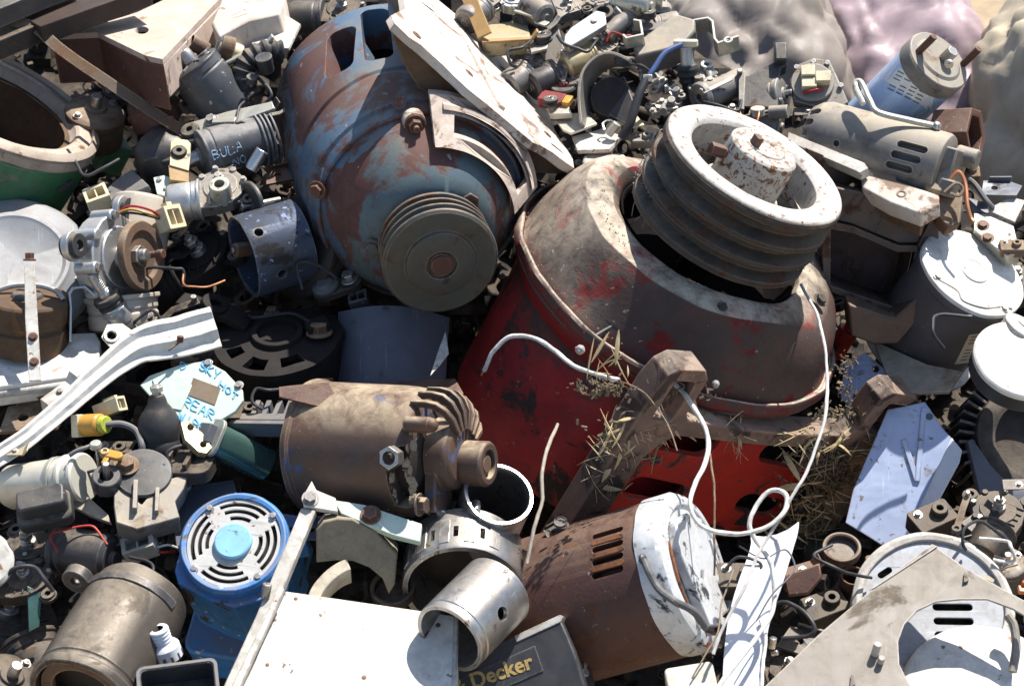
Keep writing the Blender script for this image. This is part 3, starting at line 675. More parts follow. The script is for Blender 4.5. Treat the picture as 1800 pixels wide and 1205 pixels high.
def gear_motor(label, px, py, dz, a, roll, r, L, canm, gearm=GEAR, name='wiper_motor', cat='motor', group=None, arm=0, armm=None, up=(0, 1, 0), ears=True, conn=None, k=1.0):
    """a permanent-magnet motor with a flat worm gearbox: the face of the gearbox looks along a, the can lies along -x"""
    fr = Fr(px, py, dz, a=a, up=up, roll=roll)
    T = Thing(name, label, cat, fr, group)
    G = r * 1.25
    o = arc(0, G * .25, G, -60, 150, 14) + [(-G * .95, -G * .3), (-G * .9, -r * 1.0), (-G * .2, -r * 1.05), (G * .45, -G * .7)]
    gb = MB().prism(o, -G * .55, 0)
    gb.prism(arc(0, G * .25, G * .72, 0, 345, 23), -.1, G * .07)
    for A in (10, 55, 100, 140): gb.cyl((G * .98 * cos(rad(A)), G * .25 + G * .98 * sin(rad(A)), -G * .5), (0, 0, 1), G * .14, G * .58, 12)
    for q in (-.45, -.15, .15, .45): gb.box((G * q, -G * .25, G * .02), (G * .07, G * .8, G * .1))
    g_ = T.part('gearbox', gb.dent(1.2, .03), gearm, bevel=G * .03)
    for A in (10, 100): T.part('screw', MB().hexbolt((G * .98 * cos(rad(A)), G * .25 + G * .98 * sin(rad(A)), G * .08), (0, 0, 1), G * .1, G * .1, washer=False), STEEL, parent=g_, bevel=.3, jit=0)
    m = along((-G * .85, -r * .1, -G * .3), (-1, 0, 0))
    T.part('can', MB().lathe([(0, 0), (r * 1.08, 0), (r * 1.08, r * .12), (r, r * .16), (r, r * .4), (r * .965, r * .43), (r * .965, r * .5), (r, r * .53), (r, L * .84), (r * .95, L * .93), (r * .75, L), (r * .3, L), (r * .28, L + r * .16), (0, L + r * .16)], 44, m).dent(1, .02), canm, bevel=r * .02)
    sh = T.part('output_shaft', MB().lathe([(0, G * .75), (G * .13, G * .75), (G * .15, G * .7), (G * .15, G * .3), (G * .26, G * .26), (G * .3, G * .05), (0, G * .05)], 20, TR(0, G * .25)), STEEL, bevel=.5)
    T.part('nut', MB().prism(circ(0, G * .25, G * .24, 6), G * .42, G * .6), STEEL, parent=sh, bevel=.6)
    if arm:
        am = MB().strip([(0, 0), (G * .5, 0), (G * .8, G * .2), (G * 1.9, G * .2)], G * .42, G * .09, TR(0, G * .25, G * .38, rz=arm))
        ar = T.part('crank_arm', am, armm or ZINCY, bevel=.8)
        e = TR(0, G * .25, G * .38, rz=arm) @ V((G * 1.75, 0, G * .22))
        T.part('ball_stud', MB().lathe([(0, 0), (G * .18, 0), (G * .18, G * .1), (G * .09, G * .14), (G * .09, G * .26), (G * .16, G * .34), (G * .16, G * .46), (0, G * .54)], 16, TR(*e)), BRIGHT, parent=ar, bevel=.4)
    if ears:
        for A in (75, -35):
            c_, s_ = cos(rad(A)), sin(rad(A)); ex, ey = G * 1.32 * c_, G * .25 + G * 1.32 * s_
            er = T.part('mounting_ear', MB().prism(circ(ex, ey, G * .34, 20), -G * .38, -G * .22, [circ(ex, ey, G * .2, 16)]).box((G * 1.0 * c_, G * .25 + G * 1.0 * s_, -G * .3), (G * .4, G * .4, G * .14)), gearm, bevel=.8)
            T.part('grommet', MB().lathe([(G * .12, -G * .48), (G * .27, -G * .48), (G * .27, -G * .36), (G * .2, -G * .3), (G * .27, -G * .24), (G * .27, -G * .1), (G * .12, -G * .1)], 20, TR(ex, ey), loop=True), RUBBER, parent=er, bevel=.6)
    if conn:
        cn = T.part('connector', MB().box((-G * .4, G * .9, -G * .2), (G * .6, G * .5, G * .4)).box((-G * .4, G * 1.2, -G * .2), (G * .42, G * .25, G * .26)), conn, bevel=1)
    return T
def bar(name, label, cat, px, py, dz, a, path, w, t, m, group=None, smooth=0, roll=0, holes=(), bev=.8, up=(0, 1, 0)):
    fr = Fr(px, py, dz, a=a, up=up, roll=roll)
    b = MB().strip(path, w, t, smooth=smooth)
    if holes:
        c = MB()
        for x, r, z in holes: c.cyl((x, 0, z - 30), (0, 0, 1), r, 60, 14)
        b.cut(c)
    return solo(name, label, cat, fr, b.dent(.8, .03), m, group, bevel=bev)
def plate(name, label, cat, px, py, dz, a, outline, t, m, holes=(), group=None, up=(0, 1, 0), bev=.8, dent=1.2, z=None, thing=False):
    """a flat sheet lying on a plane through (px, py): its outline is given as seen, its thickness is t"""
    fr = Fr(px, py, dz, a=a, up=up, z=z)
    P = [fr.on(*p)[:2] for p in outline]; H = [[fr.on(*p)[:2] for p in h_] for h_ in holes]
    b = MB().prism(P, -t, 0, H).dent(dent, .015)
    if thing:
        T = Thing(name, label, cat, fr, group)
        return T, b
    return solo(name, label, cat, fr, b, m, group, bevel=bev)
def pcirc(cx, cy, r, n=24, ry=None, rot=0):
    c_, s_ = cos(rad(rot)), sin(rad(rot))
    return [(cx + x * c_ - y * s_, cy + x * s_ + y * c_) for x, y in circ(0, 0, r, n, ry)]
def connector(label, px, py, dz, a, w, h, d, m, roll=0, name='plug_connector', wires=()):
    fr = Fr(px, py, dz, a=a, roll=roll)
    T = Thing(name, label, 'connector', fr)
    b = MB().prism(rrect(0, 0, w, h, 2), -d, 0, [rrect(0, 0, w * .74, h * .66, 2)]).prism(rrect(0, 0, w * .9, h * .86, 2), -d * 1.0, -d * .55)
    b.box((0, h * .58, -d * .4), (w * .3, h * .2, d * .5)); b.box((0, 0, -d * .3), (w * .06, h * .7, d * .5))
    T.part('shell', b, m, bevel=.9)
    for i, (wm, p) in enumerate(wires):
        T.part('wire', MB().tube([(w * (i - .5) * .3, 0, -d)] + [fr.at(*q) for q in p], 2.2, 6), wm, bevel=0)
    return T
def grommet(label, px, py, dz, a, r, name='rubber_grommet', group=None, m=None):
    fr = Fr(px, py, dz, a=a); T = Thing(name, label, 'grommet', fr, group)
    T.part('ring', MB().lathe([(r * .45, r * .45), (r * .9, r * .45), (r, r * .35), (r, r * .1), (r * .72, 0), (r, -r * .1), (r, -r * .4), (r * .45, -r * .45)], 28, loop=True), RUBBER, bevel=.6)
    T.part('sleeve', MB().lathe([(r * .32, r * .52), (r * .46, r * .52), (r * .46, -r * .5), (r * .32, -r * .5)], 24, loop=True), m or BRIGHT, bevel=.3)
    return T
def cup(name, label, cat, px, py, dz, a, r, L, t, m, group=None, holes=(), n=56, up=(0, 1, 0), prof=None, inner=None):
    """an open tube or cup, mouth at z=0, L deep behind it"""
    fr = Fr(px, py, dz, a=a, up=up); T = Thing(name, label, cat, fr, group)
    b = MB().lathe(prof or [(r - t, -2), (r - t * .6, 0), (r - 1, 0), (r, -2), (r, -L), (r - t, -L)], n, loop=True).dent(1.2, .02)
    if holes:
        c = MB()
        for (hx, hy, hr) in holes:
            q = on_cyl(fr, hx, hy, r); d_ = V((q.x, q.y, 0)).normalized(); c.cyl(d_ * (r - t * 3) + V((0, 0, q.z)), d_, hr, t * 6, 20)
        b.cut(c)
    T.part('wall', b, m, bevel=.8)
    T.part('bottom', MB().lathe([(0, -L + 4), (r - t + .5, -L + 4), (r - t + .5, -L), (0, -L)], n), inner or DARK, bevel=0)
    return T
STROKES = {'S': [[(1, .9), (.5, 1), (0, .8), (.2, .55), (.8, .45), (1, .2), (.5, 0), (0, .1)]], 'K': [[(0, 1), (0, 0)], [(.9, 1), (0, .45), (1, 0)]], 'Y': [[(0, 1), (.5, .5), (1, 1)], [(.5, .5), (.4, 0)]],
           'H': [[(0, 1), (0, 0)], [(1, 1), (1, 0)], [(0, .5), (1, .5)]], 'O': [[(.5, 1), (.05, .7), (.05, .3), (.5, 0), (.95, .3), (.95, .7), (.5, 1)]], 'T': [[(0, 1), (1, 1)], [(.5, 1), (.5, 0)]],
           'R': [[(0, 0), (0, 1), (.8, .95), (.9, .65), (0, .5), (.95, 0)]], 'E': [[(1, 1), (0, 1), (0, 0), (1, 0)], [(0, .5), (.8, .5)]], 'A': [[(0, 0), (.5, 1), (1, 0)], [(.2, .4), (.8, .4)]],
           'W': [[(0, 1), (.25, 0), (.5, .7), (.75, 0), (1, 1)]], 'I': [[(.5, 1), (.5, 0)]], 'P': [[(0, 0), (0, 1), (.9, .9), (.9, .6), (0, .5)]], 'D': [[(0, 0), (0, 1), (.7, .85), (.95, .5), (.7, .1), (0, 0)]],
           'N': [[(0, 0), (0, 1), (1, 0), (1, 1)]], 'U': [[(0, 1), (.05, .2), (.5, 0), (.95, .2), (1, 1)]], 'L': [[(0, 1), (0, 0), (1, 0)]], 'B': [[(0, 0), (0, 1), (.8, .9), (.75, .6), (0, .52), (.9, .4), (.9, .1), (0, 0)]]}
def scrawl(mb, text, origin, du, dv, w, fn=None, gap=1.35, th=1.6):
    """hand-lettering as flat brush strokes; origin, du (one letter wide), dv (one letter high) in the part's plane"""
    o, du, dv = V(origin), V(du), V(dv)
    for i, ch in enumerate(text):
        for st in STROKES.get(ch, ()):
            P = [o + du * (i * gap + x + random.uniform(-.05, .05)) + dv * (y + random.uniform(-.05, .05)) for x, y in st]
            if fn: P = [fn(p) for p in catmull(P, 4)]
            mb.tube(P, w, 6, smooth=0 if fn else 4, flat=1)
    return mb

# =================================================================== upper left: girder, bars, green drum
T, b = plate('girder', 'rusty steel girder with one round hole in its sunlit tan top plate', 'girder', 230, 50, 20, ax(.42, 96), [(88, 62), (160, 48), (240, 22), (352, -30), (392, -8), (286, 104), (255, 98), (172, 57)], 10, FOOT, [pcirc(250, 53, 12, 20, 7)], thing=True)
GIRD = mat('dusty_rusted_girder', (.46, .37, .31), (.38, .29, .24), patch=((.16, .09, .06), .2, 1.2), rough=.8, bump=.3, dust=.6, scale=10, dustcol=(.44, .35, .26))
T.part('top_plate', b, GIRD, bevel=2)
fr = T.fr
P = [fr.on(*p)[:2] for p in ((88, 62), (172, 57), (255, 98), (286, 104), (278, 96), (190, 48))]
T.part('web', MB().prism(P, -90, -10).dent(2, .02), RUSTY, bevel=2)
T.part('end_rib', MB().prism([fr.on(*p)[:2] for p in ((286, 104), (392, -8), (380, -20), (268, 98))], -70, -10).dent(4, .04), GIRD, bevel=3)
for i, (pts, dz, lab) in enumerate((([(-30, 40), (180, -30), (200, -12), (-20, 78)], 60, 'dark rusty flat bar across the top left corner, nearest the green drum'),
                                    ([(40, 30), (240, -42), (262, -22), (70, 46)], 75, 'dark brown notched bar lying against the sunlit girder plate'),
                                    ([(-30, -10), (110, -60), (130, -40), (-20, 22)], 110, 'rusty bar at the very corner above the other flat bars'))):
    plate('flat_bar', lab, 'steel bar', sum(p[0] for p in pts) / 4, sum(p[1] for p in pts) / 4, dz, ax(.5, 100), pts, 34, OILY if i == 0 else DARK if i == 2 else mat('shaded_brown_bar', (.06, .042, .034), rough=.6, spec=.15, scale=14), group='rusty flat bars by the girder', bev=2)  # bars coloured darker to stand for the shade of the corner
fr = Fr(20, 40, 100)
pa = [fr.at(22, 40, z0(40) + 95), fr.at(60, 48, z0(40) + 100), fr.at(110, 90, z0(90) + 92), fr.at(190, 145, z0(145) + 70), fr.at(265, 195, z0(195) + 45), fr.at(328, 236, z0(236) + 20)]
b = MB()
P = catmull(pa, 5); rows = []
for i, p in enumerate(P):
    t = (P[min(i + 1, len(P) - 1)] - P[max(0, i - 1)]).normalized(); nn = V((-.25, .45, .86)); sd_ = t.cross(nn).normalized(); u = sd_.cross(t).normalized()
    rows.append([b.V(p + sd_ * 10 + u * 2.5), b.V(p - sd_ * 10 + u * 2.5), b.V(p - sd_ * 10 - u * 2.5), b.V(p + sd_ * 10 - u * 2.5)])
for A, Bq in zip(rows, rows[1:]):
    for i in range(4): b.F([A[i], A[(i + 1) % 4], Bq[(i + 1) % 4], Bq[i]])
b.F(rows[0]); b.F(rows[-1])
solo('flat_strap', 'long thin brown steel strap leaning from the top left corner down to a bushing arm', 'steel strap', fr, b, CAST, bevel=.6)
fr = Fr(-8, 182, 70, a=ax(.37, 58))
T = Thing('brake_drum', 'open green drum with a grey rusty rim and brown inside at the left edge', 'drum', fr)
T.part('wall', MB().lathe([(168, -12), (192, -12), (190, -60), (184, -130), (160, -150), (150, -150), (150, -30)], 96, loop=True).dent(3, .012), GREEN, bevel=2)
rim = T.part('rim', MB().lathe([(146, -6), (149, 6), (154, 11), (172, 10), (190, 4), (193, -6), (192, -14), (140, -14)], 96, loop=True).dent(2, .02), GREYR, bevel=1.5)
T.part('rim_lip', MB().lathe([(178, 18), (186, 14), (192, 9), (188, 4), (176, 8)], 96, loop=True), GREYR, parent=rim, bevel=1)
T.part('lining', MB().lathe([(134, -10), (143, -9), (142, -140), (0, -146), (0, -138), (130, -128)], 96, loop=False), LINING, bevel=0)
q = fr.on(196, 268, -40, 2)
T.part('lug', MB().box((0, 0, 0), (52, 46, 60), Mx.Translation((q.x, q.y, -44)) @ Mx.Rotation(math.atan2(q.y, q.x), 4, 'Z')), GREEN, bevel=4)
plate('steel_scrap', 'rough tan crusted slab beside the girder at the top', 'steel slab', 430, 20, 30, ax(.5, 100), [(392, -10), (470, -50), (500, -10), (492, 22), (440, 36), (385, 62), (372, 40)], 60, FOOT, bev=4, dent=5)
plate('punched_sheet', 'small pale sheet panel with screw holes left of the blue motor', 'sheet metal', 475, 55, 10, ax(.55, 100), [(432, 52), (490, 18), (528, 42), (508, 86), (446, 82)], 5, CREAMW, [pcirc(478, 42, 4, 10, 3), pcirc(452, 62, 4, 10, 3)])
# canister motor, hose, pipe stub, ring
can_motor('dark slate-grey canister motor with ribbed top beside the girder end', 336, 112, 70, ax(.30, 128), 50, 125, CANM, BLKPL, ribs=8, shaft=.3)
fr = Fr(455, 105, 40, a=(.2, .5, .8)); T = Thing('hose', 'ribbed black rubber elbow hose left of the blue motor', 'hose', fr)
pth = [fr.at(496, 92, z0(95) + 55), fr.at(465, 92, z0(95) + 65), fr.at(438, 108, z0(108) + 60), fr.at(428, 138, z0(138) + 40), fr.at(440, 170, z0(170) + 10)]
T.part('tube', MB().tube(pth, 20, 20, smooth=10, taper=lambda t: 1 + .1 * sin(t * 60)), RUBBER, bevel=0)
T.part('nozzle', MB().cyl(fr.at(470, 125, z0(125) + 70), (-.3, .3, .9), 13, 30, 20, 15).cyl(fr.at(442, 145, z0(145) + 66), (0, .3, .9), 10, 12), BLKPL, bevel=1)
cup('pipe_stub', 'short brown pipe stub standing by the girder end', 'pipe', 335, 72, 60, ax(.45, 150), 14, 46, 3, CAST)
fr = Fr(395, 85, 55, a=ax(.4, 160)); T = Thing('clamp_ring', 'brown and ivory clamp ring beside the pipe stub', 'clamp', fr)
T.part('band', MB().lathe([(17, 12), (24, 12), (24, -12), (17, -12)], 28, loop=True), CAST); T.part('bushing', MB().lathe([(10, 14), (17, 14), (17, -30), (10, -30)], 24, loop=True), CREAM)
bar('lever', 'thin grey lever lying above the dark canister motor', 'lever', 430, 95, 66, ax(.6, 110), [(-50, -4), (0, 0), (44, 4), (58, 14)], 13, 5, GALV, roll=32)
bar('lever', 'narrow ochre lever under the pale sheet panel', 'lever', 410, 120, 30, ax(.6, 110), [(-40, 0), (40, 0)], 10, 5, WOODY, roll=30)
# the dark writing motor and its neighbours
T = can_motor('black wiper motor with pale blue hand lettering and ribbed right end', 352, 276, 40, ax(.33, 199), 46, 132, CANM, CANM, name='wiper_motor', shaft=.3, bolts=0)
for k in range(4): T.part('rib_ring', MB().lathe([(46.5, -108 - k * 8), (50, -109 - k * 8), (50, -112 - k * 8), (46.5, -113 - k * 8)], 40, loop=True), CANM, bevel=.5)
LB = mat('pale_blue_paint_pen', (.30, .42, .52), (.20, .28, .36), patch=((.06, .065, .075), .4, 5), rough=.6, bump=.02, scale=40, grime=.1)
f_ = T.fr
def cylfn(r):
    def f(p):
        q = on_cyl(f_, p.x, p.y, r); return q
    return f
T.part('lettering', scrawl(scrawl(MB(), 'BULA', (376, 281, 0), (10, -3.5, 0), (-4, -15, 0), 1.2, cylfn(46)), 'NO', (412, 292, 0), (9, -3.5, 0), (-4, -12, 0), 1.1, cylfn(46)), LB, bevel=0, jit=0)
T = Thing('wiper_linkage', 'zinc link arm with a black bushing at its left end', 'link arm', Fr(335, 232, 46, a=ax(.75, 110)))
f_ = T.fr
pl_ = [f_.on(*p)[:2] for p in ((318, 232), (326, 218), (345, 212), (400, 196), (478, 178), (482, 190), (420, 212), (352, 244), (330, 248))]
T.part('arm', MB().prism(pl_, -8, 0), GALV, bevel=1.2)
T.part('bushing', MB().lathe([(6, 8), (16, 8), (18, 5), (18, -12), (6, -12)], 28, TR(*f_.on(335, 232)), loop=True), RUBBER, bevel=.8)
T.part('bolt', MB().hexbolt(f_.on(372, 212, 2), (0, 0, 1), 9, 9), STEEL, bevel=.5)
T.part('clip', MB().box(f_.on(395, 214, 6), (44, 12, 10), TR()), GALV, bevel=1)
T = Thing('bushing_bracket', 'yellow zinc upright bracket with a black bushing in front of the lettered motor', 'bracket', Fr(316, 270, 62, a=ax(.8, 80)))
f_ = T.fr
T.part('tab', MB().prism([f_.on(*p)[:2] for p in ((298, 290), (300, 250), (308, 243), (330, 246), (337, 254), (332, 300))], -4, 0), ZINCY, bevel=.8)
T.part('foot', MB().prism([f_.on(*p)[:2] for p in ((296, 288), (332, 298), (332, 318), (298, 314))], -30, -3), WOODY, bevel=1)
T.part('bushing', MB().lathe([(5, 7), (12, 7), (14, 4), (14, -9), (5, -9)], 24, TR(*f_.on(315, 268)), loop=True), RUBBER, bevel=.6)
for (px, py, r, lab, m) in ((262, 178, 46, 'rusty rounded casting lump with a pale bolt, under the long thin strap', RUSTY), (278, 252, 52, 'grey-brown broken casting between the drum lug and the yellow bracket', DARK)):
    fr = Fr(px, py, 0, a=ax(.5, 115)); T = Thing('broken_casting', lab, 'casting', fr)
    T.part('shell', MB().lathe([(0, r * .3), (r * .5, r * .3), (r * .8, r * .1), (r, -r * .2), (r * 1.05, -r * .9), (0, -r * 1.2)], 18).dent(11, .02), m, bevel=3)
    T.part('flange', MB().prism(rrect(0, 0, r * 1.9, r * 1.5, r * .3), -r * .5, -r * .28).dent(3, .03), m, bevel=2)
    T.part('stud', MB().cyl((r * .3, r * .4, r * .1), (.2, .4, .8), r * .13, r * .6, 12), STEEL if m is RUSTY else CAST)
cup('clip_ring', 'small steel hose clip ring beside the rusty rounded casting', 'clip', 262, 158, 48, ax(.5, 110), 17, 10, 3, GALV)
can_motor('shaded tan round motor deep behind the green drum lug', 168, 192, -60, ax(.6, 75), 52, 70, LINING, CAST, shaft=.2)
bar('pipe_clip', 'looped bright clip on the long thin strap beside the canister motor', 'clip', 298, 160, 60, ax(.5, 60), arc(0, 0, 20, -30, 220, 14), 14, 3, GALV, roll=20)
# silver actuator and dark wheel
T = gear_motor('silver cast actuator with round socket in front of the lettered motor', 388, 335, 68, ax(.8, 95), 10, 34, 60, ALU, GEAR, name='actuator', cat='actuator')
T.part('socket', MB().lathe([(9, 34), (17, 34), (19, 30), (19, -6), (9, -6)], 24, TR(2, -14, 0), loop=True), GALV, bevel=.8)
T.part('spout', MB().lathe([(5, 0), (11, 0), (12, 8), (12, 40), (5, 40)], 20, along((55, 40, 0), (.6, .5, .5)), loop=True), BRIGHT, bevel=.8)
fr = Fr(440, 362, 52, a=ax(.55, 195)); T = Thing('fan_wheel', 'thin black wheel on a shaft beside the silver cast actuator', 'wheel', fr)
T.part('disc', MB().lathe([(0, 4), (12, 4), (14, 0), (42, 3), (44, 0), (44, -5), (40, -6), (14, -5), (0, -6)], 44), BLKPL, bevel=.8)
T.part('shaft', MB().lathe([(0, 18), (6, 18), (6, -60), (0, -60)], 16), STEEL)
T = Thing('terminal_plate', 'pale green punched terminal plate behind the beige motor', 'plate', Fr(305, 330, 48, a=ax(.8, 95)))
f_ = T.fr
T.part('board', MB().prism([f_.on(*p)[:2] for p in ((270, 312), (288, 308), (335, 322), (330, 356), (276, 340))], -5, 0), PALEGRN, bevel=.6)
T.part('rivet', MB().cyl(f_.on(280, 316), (0, 0, 1), 5, 4, 12), STEEL); T.part('rivet', MB().cyl(f_.on(322, 332), (0, 0, 1), 4, 4, 12), STEEL)
T.part('slot_strip', MB().box(f_.on(305, 330, 2), (36, 7, 4)), GALV)
plate('mauve_housing', 'mauve-grey flat housing behind the cream plug left of the beige motor', 'housing', 205, 335, 20, ax(.65, 110), [(150, 372), (200, 318), (232, 296), (262, 325), (200, 352), (172, 376)], 40, GREYPL, bev=3)
connector('cream plug connector between the green drum and the beige motor', 168, 338, 60, ax(.7, 100), 42, 40, 40, CREAM, roll=30)
# beige motor with gearbox and wheel
T = gear_motor('beige round motor with aluminium gearbox and worn brake wheel on its shaft', 222, 452, 70, ax(.42, 4), 95, 62, 62, mat('beige_motor_can', (.46, .40, .32), (.42, .36, .29), rough=.5, bump=.08, dust=.3, scale=14, grime=.15), ALU, name='window_motor', ears=True)
f_ = T.fr
BEIGE = MATS['beige_motor_can']
p0, p1 = f_.at(236, 446, z0(446) + 6), f_.at(252, 352, z0(352) + 36)
T.part('motor_can', MB().lathe([(0, 0), (50, 0), (54, -4), (55, -12), (55, -100), (0, -100)], 56, along(p1, p1 - p0, (0, 0, 1))).dent(1, .02), BEIGE, bevel=2.5)
wh = T.part('wheel', MB().lathe([(0, 34), (14, 34), (16, 30), (38, 30), (44, 36), (60, 36), (62, 32), (62, 22), (0, 22)], 56, TR(0, 4, 6)), CAST, bevel=1)
T.part('axle', MB().lathe([(0, 76), (8, 76), (8, 64), (6, 62), (6, 30), (0, 30)], 16, TR(0, 4, 6)), RUSTY, parent=wh)
connector('cream plug with red and yellow wires on the beige motor', 308, 380, 92, ax(.6, 20), 40, 42, 30, CREAM, roll=10, wires=((WIRER, [(270, 372, z0(380) + 110), (230, 362, z0(380) + 112), (205, 375, z0(380) + 105)]), (WIREB, [(265, 380, z0(380) + 116), (225, 374, z0(380) + 116), (200, 384, z0(380) + 106)]), (AMBER, [(262, 376, z0(380) + 118), (228, 368, z0(380) + 120), (196, 380, z0(380) + 112)])))
fr = Fr(196, 535, 66, a=ax(.5, 118)); T = Thing('threaded_fitting', 'threaded steel fitting with rubber washer below the beige motor', 'fitting', fr)
T.part('thread', MB().lathe([(0, 70), (8, 70), (9, 66)] + sum([[(11, 62 - i * 4), (9, 60 - i * 4)] for i in range(8)], []) + [(13, 28), (13, 20), (0, 20)], 20), STEEL)
T.part('washer', MB().lathe([(0, 20), (24, 20), (26, 16), (26, 10), (20, 8), (24, 4), (24, -2), (0, -2)], 28), RUBBER); T.part('collar', MB().lathe([(0, -2), (20, -2), (23, -14), (23, -36), (0, -36)], 24).prism(circ(0, 0, 26, 6), -18, -6), ALU, bevel=1)
# aluminium disc, lining drum, white strip and beam
fr = Fr(28, 462, 60, a=ax(.86, 62)); T = Thing('end_cover', 'large dull aluminium end cover at the left edge', 'cover', fr)
T.part('dish', MB().lathe([(0, 10), (80, 12), (86, 16), (92, 16), (98, 10), (124, 2), (136, -10), (140, -30), (134, -30), (120, -10), (0, -4)], 96).dent(2.5, .01), ALUPAINT, bevel=1)
fr = Fr(48, 520, 96, a=ax(.35, 85)); T = Thing('lined_drum', 'short brown lined drum under the aluminium cover', 'drum', fr)
T.part('shell', MB().lathe([(0, 0), (70, 0), (74, -5), (74, -40), (70, -44), (70, -50), (74, -54), (74, -96), (0, -96)], 56), LINING, bevel=1.2)
T.part('bore', MB().lathe([(0, 6), (24, 6), (28, 2), (28, -2), (0, -2)], 32), DARK); T.part('handle', MB().tube([(-60, 10, 4), (-20, 16, 14), (20, 10, 16), (50, -8, 12), (62, -24, 2)], 5, 8), STEEL, bevel=0)
fr = Fr(128, 540, 74, a=ax(.8, 10))
bar('hook_strap', 'bent steel hook strap beside the brown lined drum', 'strap', 128, 540, 74, ax(.25, 180), [(-60, 4), (0, 4), (24, 6), (34, 0), (36, -20), (20, -38)], 30, 4, ALU, up=(-1, 0, 0))
plate('beam', 'white painted steel box beam lying at the left edge', 'beam', 85, 630, 40, ax(.62, 88), [(-40, 592), (168, 584), (176, 600), (172, 655), (-40, 684)], 44, WHITE, bev=3)
plate('round_rod', 'whitish rail edge running under the white box beam', 'rail', 80, 680, 58, ax(.7, 88), [(-40, 678), (172, 650), (178, 658), (172, 668), (-40, 697)], 14, CREAMW, bev=5)
fr = Fr(56, 560, 0, a=(.05, .35, .94), z=z0(560) + 150); T = Thing('flat_strip', 'upright white flat strip with two bolts fixed across the white beam', 'strip', fr)
T.part('strip', MB().prism([fr.on(*p)[:2] for p in ((42, 468), (60, 466), (66, 560), (72, 668), (50, 670), (44, 560))], -5, 0).dent(1, .02), CREAMW, bevel=1)
for p in ((58, 592), (60, 636)): T.part('bolt', MB().hexbolt(fr.on(*p), (0, 0, 1), 6, 6), RUSTY, bevel=.4, jit=0)
T.part('top_bolt', MB().hexbolt(fr.on(52, 458, -8), (0, .9, .3), 8, 14), RUSTY, bevel=.5)
# white bent rail
fr = Fr(200, 680, 110, a=(-.2, .5, .84))
T = Thing('bent_rail', 'long white bent channel rail with chipped rusty edges crossing the left side', 'rail', fr)
pts = [(-30, 815, 70), (40, 770, 78), (110, 712, 84), (180, 650, 90), (228, 612, 96), (262, 596, 98), (320, 584, 96), (378, 568, 92)]
P = catmull([fr.at(x, y, z0(y) + d) for x, y, d in pts], 6); b = MB(); rows = []
sec = [(-24, 8), (-14, 12), (-6, 4), (12, 3), (20, -8), (32, -10), (32, -14), (18, -12), (10, -1), (-8, 0), (-14, 8), (-24, 4)]
for i, p in enumerate(P):
    t = (P[min(i + 1, len(P) - 1)] - P[max(0, i - 1)]).normalized(); sd_ = t.cross(V((.1, -.1, 1))).normalized(); u = sd_.cross(t).normalized()
    kf = .6 + .7 * (lambda q: q * q * (3 - 2 * q))(min(1, max(0, (i / len(P) - .15) / .75)))
    rows.append([b.V(p + sd_ * x * kf + u * y * kf) for x, y in sec])
for A, Bq in zip(rows, rows[1:]):
    for i in range(len(sec)): b.F([A[i], A[(i + 1) % len(sec)], Bq[(i + 1) % len(sec)], Bq[i]])
b.F(rows[0]); b.F(rows[-1])
T.part('channel', b.dent(1.2, .03), WHITE, bevel=.8)
q = fr.at(316, 601, z0(600) + 102)
T.part('screw', MB().cyl(q, (.2, .6, .6), 6, 12, 12).cyl(q, (-.6, -.8, .2), 2, 26, 8), RUSTY)
T = Thing('hinge_bracket', 'zinc hinge bracket with a bright hole above the white bent rail', 'bracket', Fr(205, 600, 92, a=ax(.85, 70)))
f_ = T.fr
T.part('leaf', MB().prism([f_.on(*p)[:2] for p in ((178, 592), (188, 570), (215, 568), (243, 588), (236, 612), (205, 622))], -4, 0, [[f_.on(*p)[:2] for p in pcirc(196, 590, 8, 16)]]), GALV, bevel=.8)
T.part('leaf', MB().prism([f_.on(*p)[:2] for p in ((205, 616), (232, 610), (222, 632), (196, 650), (187, 640))], -10, -6), GALV, bevel=.8)
T.part('bushing', MB().lathe([(9, 3), (14, 3), (15, 0), (9, 0)], 24, TR(*f_.on(196, 590)), loop=True), STEEL, bevel=.4)
# =================================================================== centre left: dark pieces in the shade of the blue motor
cup('bearing_cup', 'blue-grey worn steel cup with a slanted mouth in the shade left of the blue motor', 'cup', 428, 452, 40, (-.88, -.30, .36), 74, 110, 7, mat('blue_grey_worn_cup', (.055, .075, .12), (.05, .05, .056), patch=((.035, .032, .032), .4, 1.5), chips=((.22, .27, .38), .34, 5), rough=.5, metal=.2, bump=.3, scale=16, grime=.3, edge=(.28, .24, .2)), holes=((455, 408, 8), (497, 482, 9)))
fr = Fr(412, 440, 44, a=(-.8, -.12, .58)); T = Thing('roller', 'small brown roller wedged inside the blue-grey cup', 'roller', fr)
T.part('drum', MB().lathe([(0, 0), (12, 0), (13, -3), (13, -30), (0, -30)], 20), CAST); T.part('pin', MB().lathe([(0, 5), (5, 5), (5, 0), (0, 0)], 12), STEEL)
can_motor('dark brown cylinder behind the blue-grey cup under the blue motor', 520, 432, 0, (-.7, .05, .7), 92, 190, OILY, OILY, shaft=0, bolts=0)
fr = Fr(487, 592, 0, a=(-.05, .80, .60), z=z0(592) - 20)
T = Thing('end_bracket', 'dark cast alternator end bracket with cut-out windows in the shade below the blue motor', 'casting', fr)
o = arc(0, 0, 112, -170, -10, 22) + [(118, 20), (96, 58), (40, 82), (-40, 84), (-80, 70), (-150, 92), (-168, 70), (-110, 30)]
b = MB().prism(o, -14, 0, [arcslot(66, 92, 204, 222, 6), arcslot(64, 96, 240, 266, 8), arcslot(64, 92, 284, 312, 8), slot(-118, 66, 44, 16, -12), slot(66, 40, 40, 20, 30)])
T.part('face', b.dent(2, .03), SHADEBLK, bevel=2)  # shade from the parts above is put into the face colour
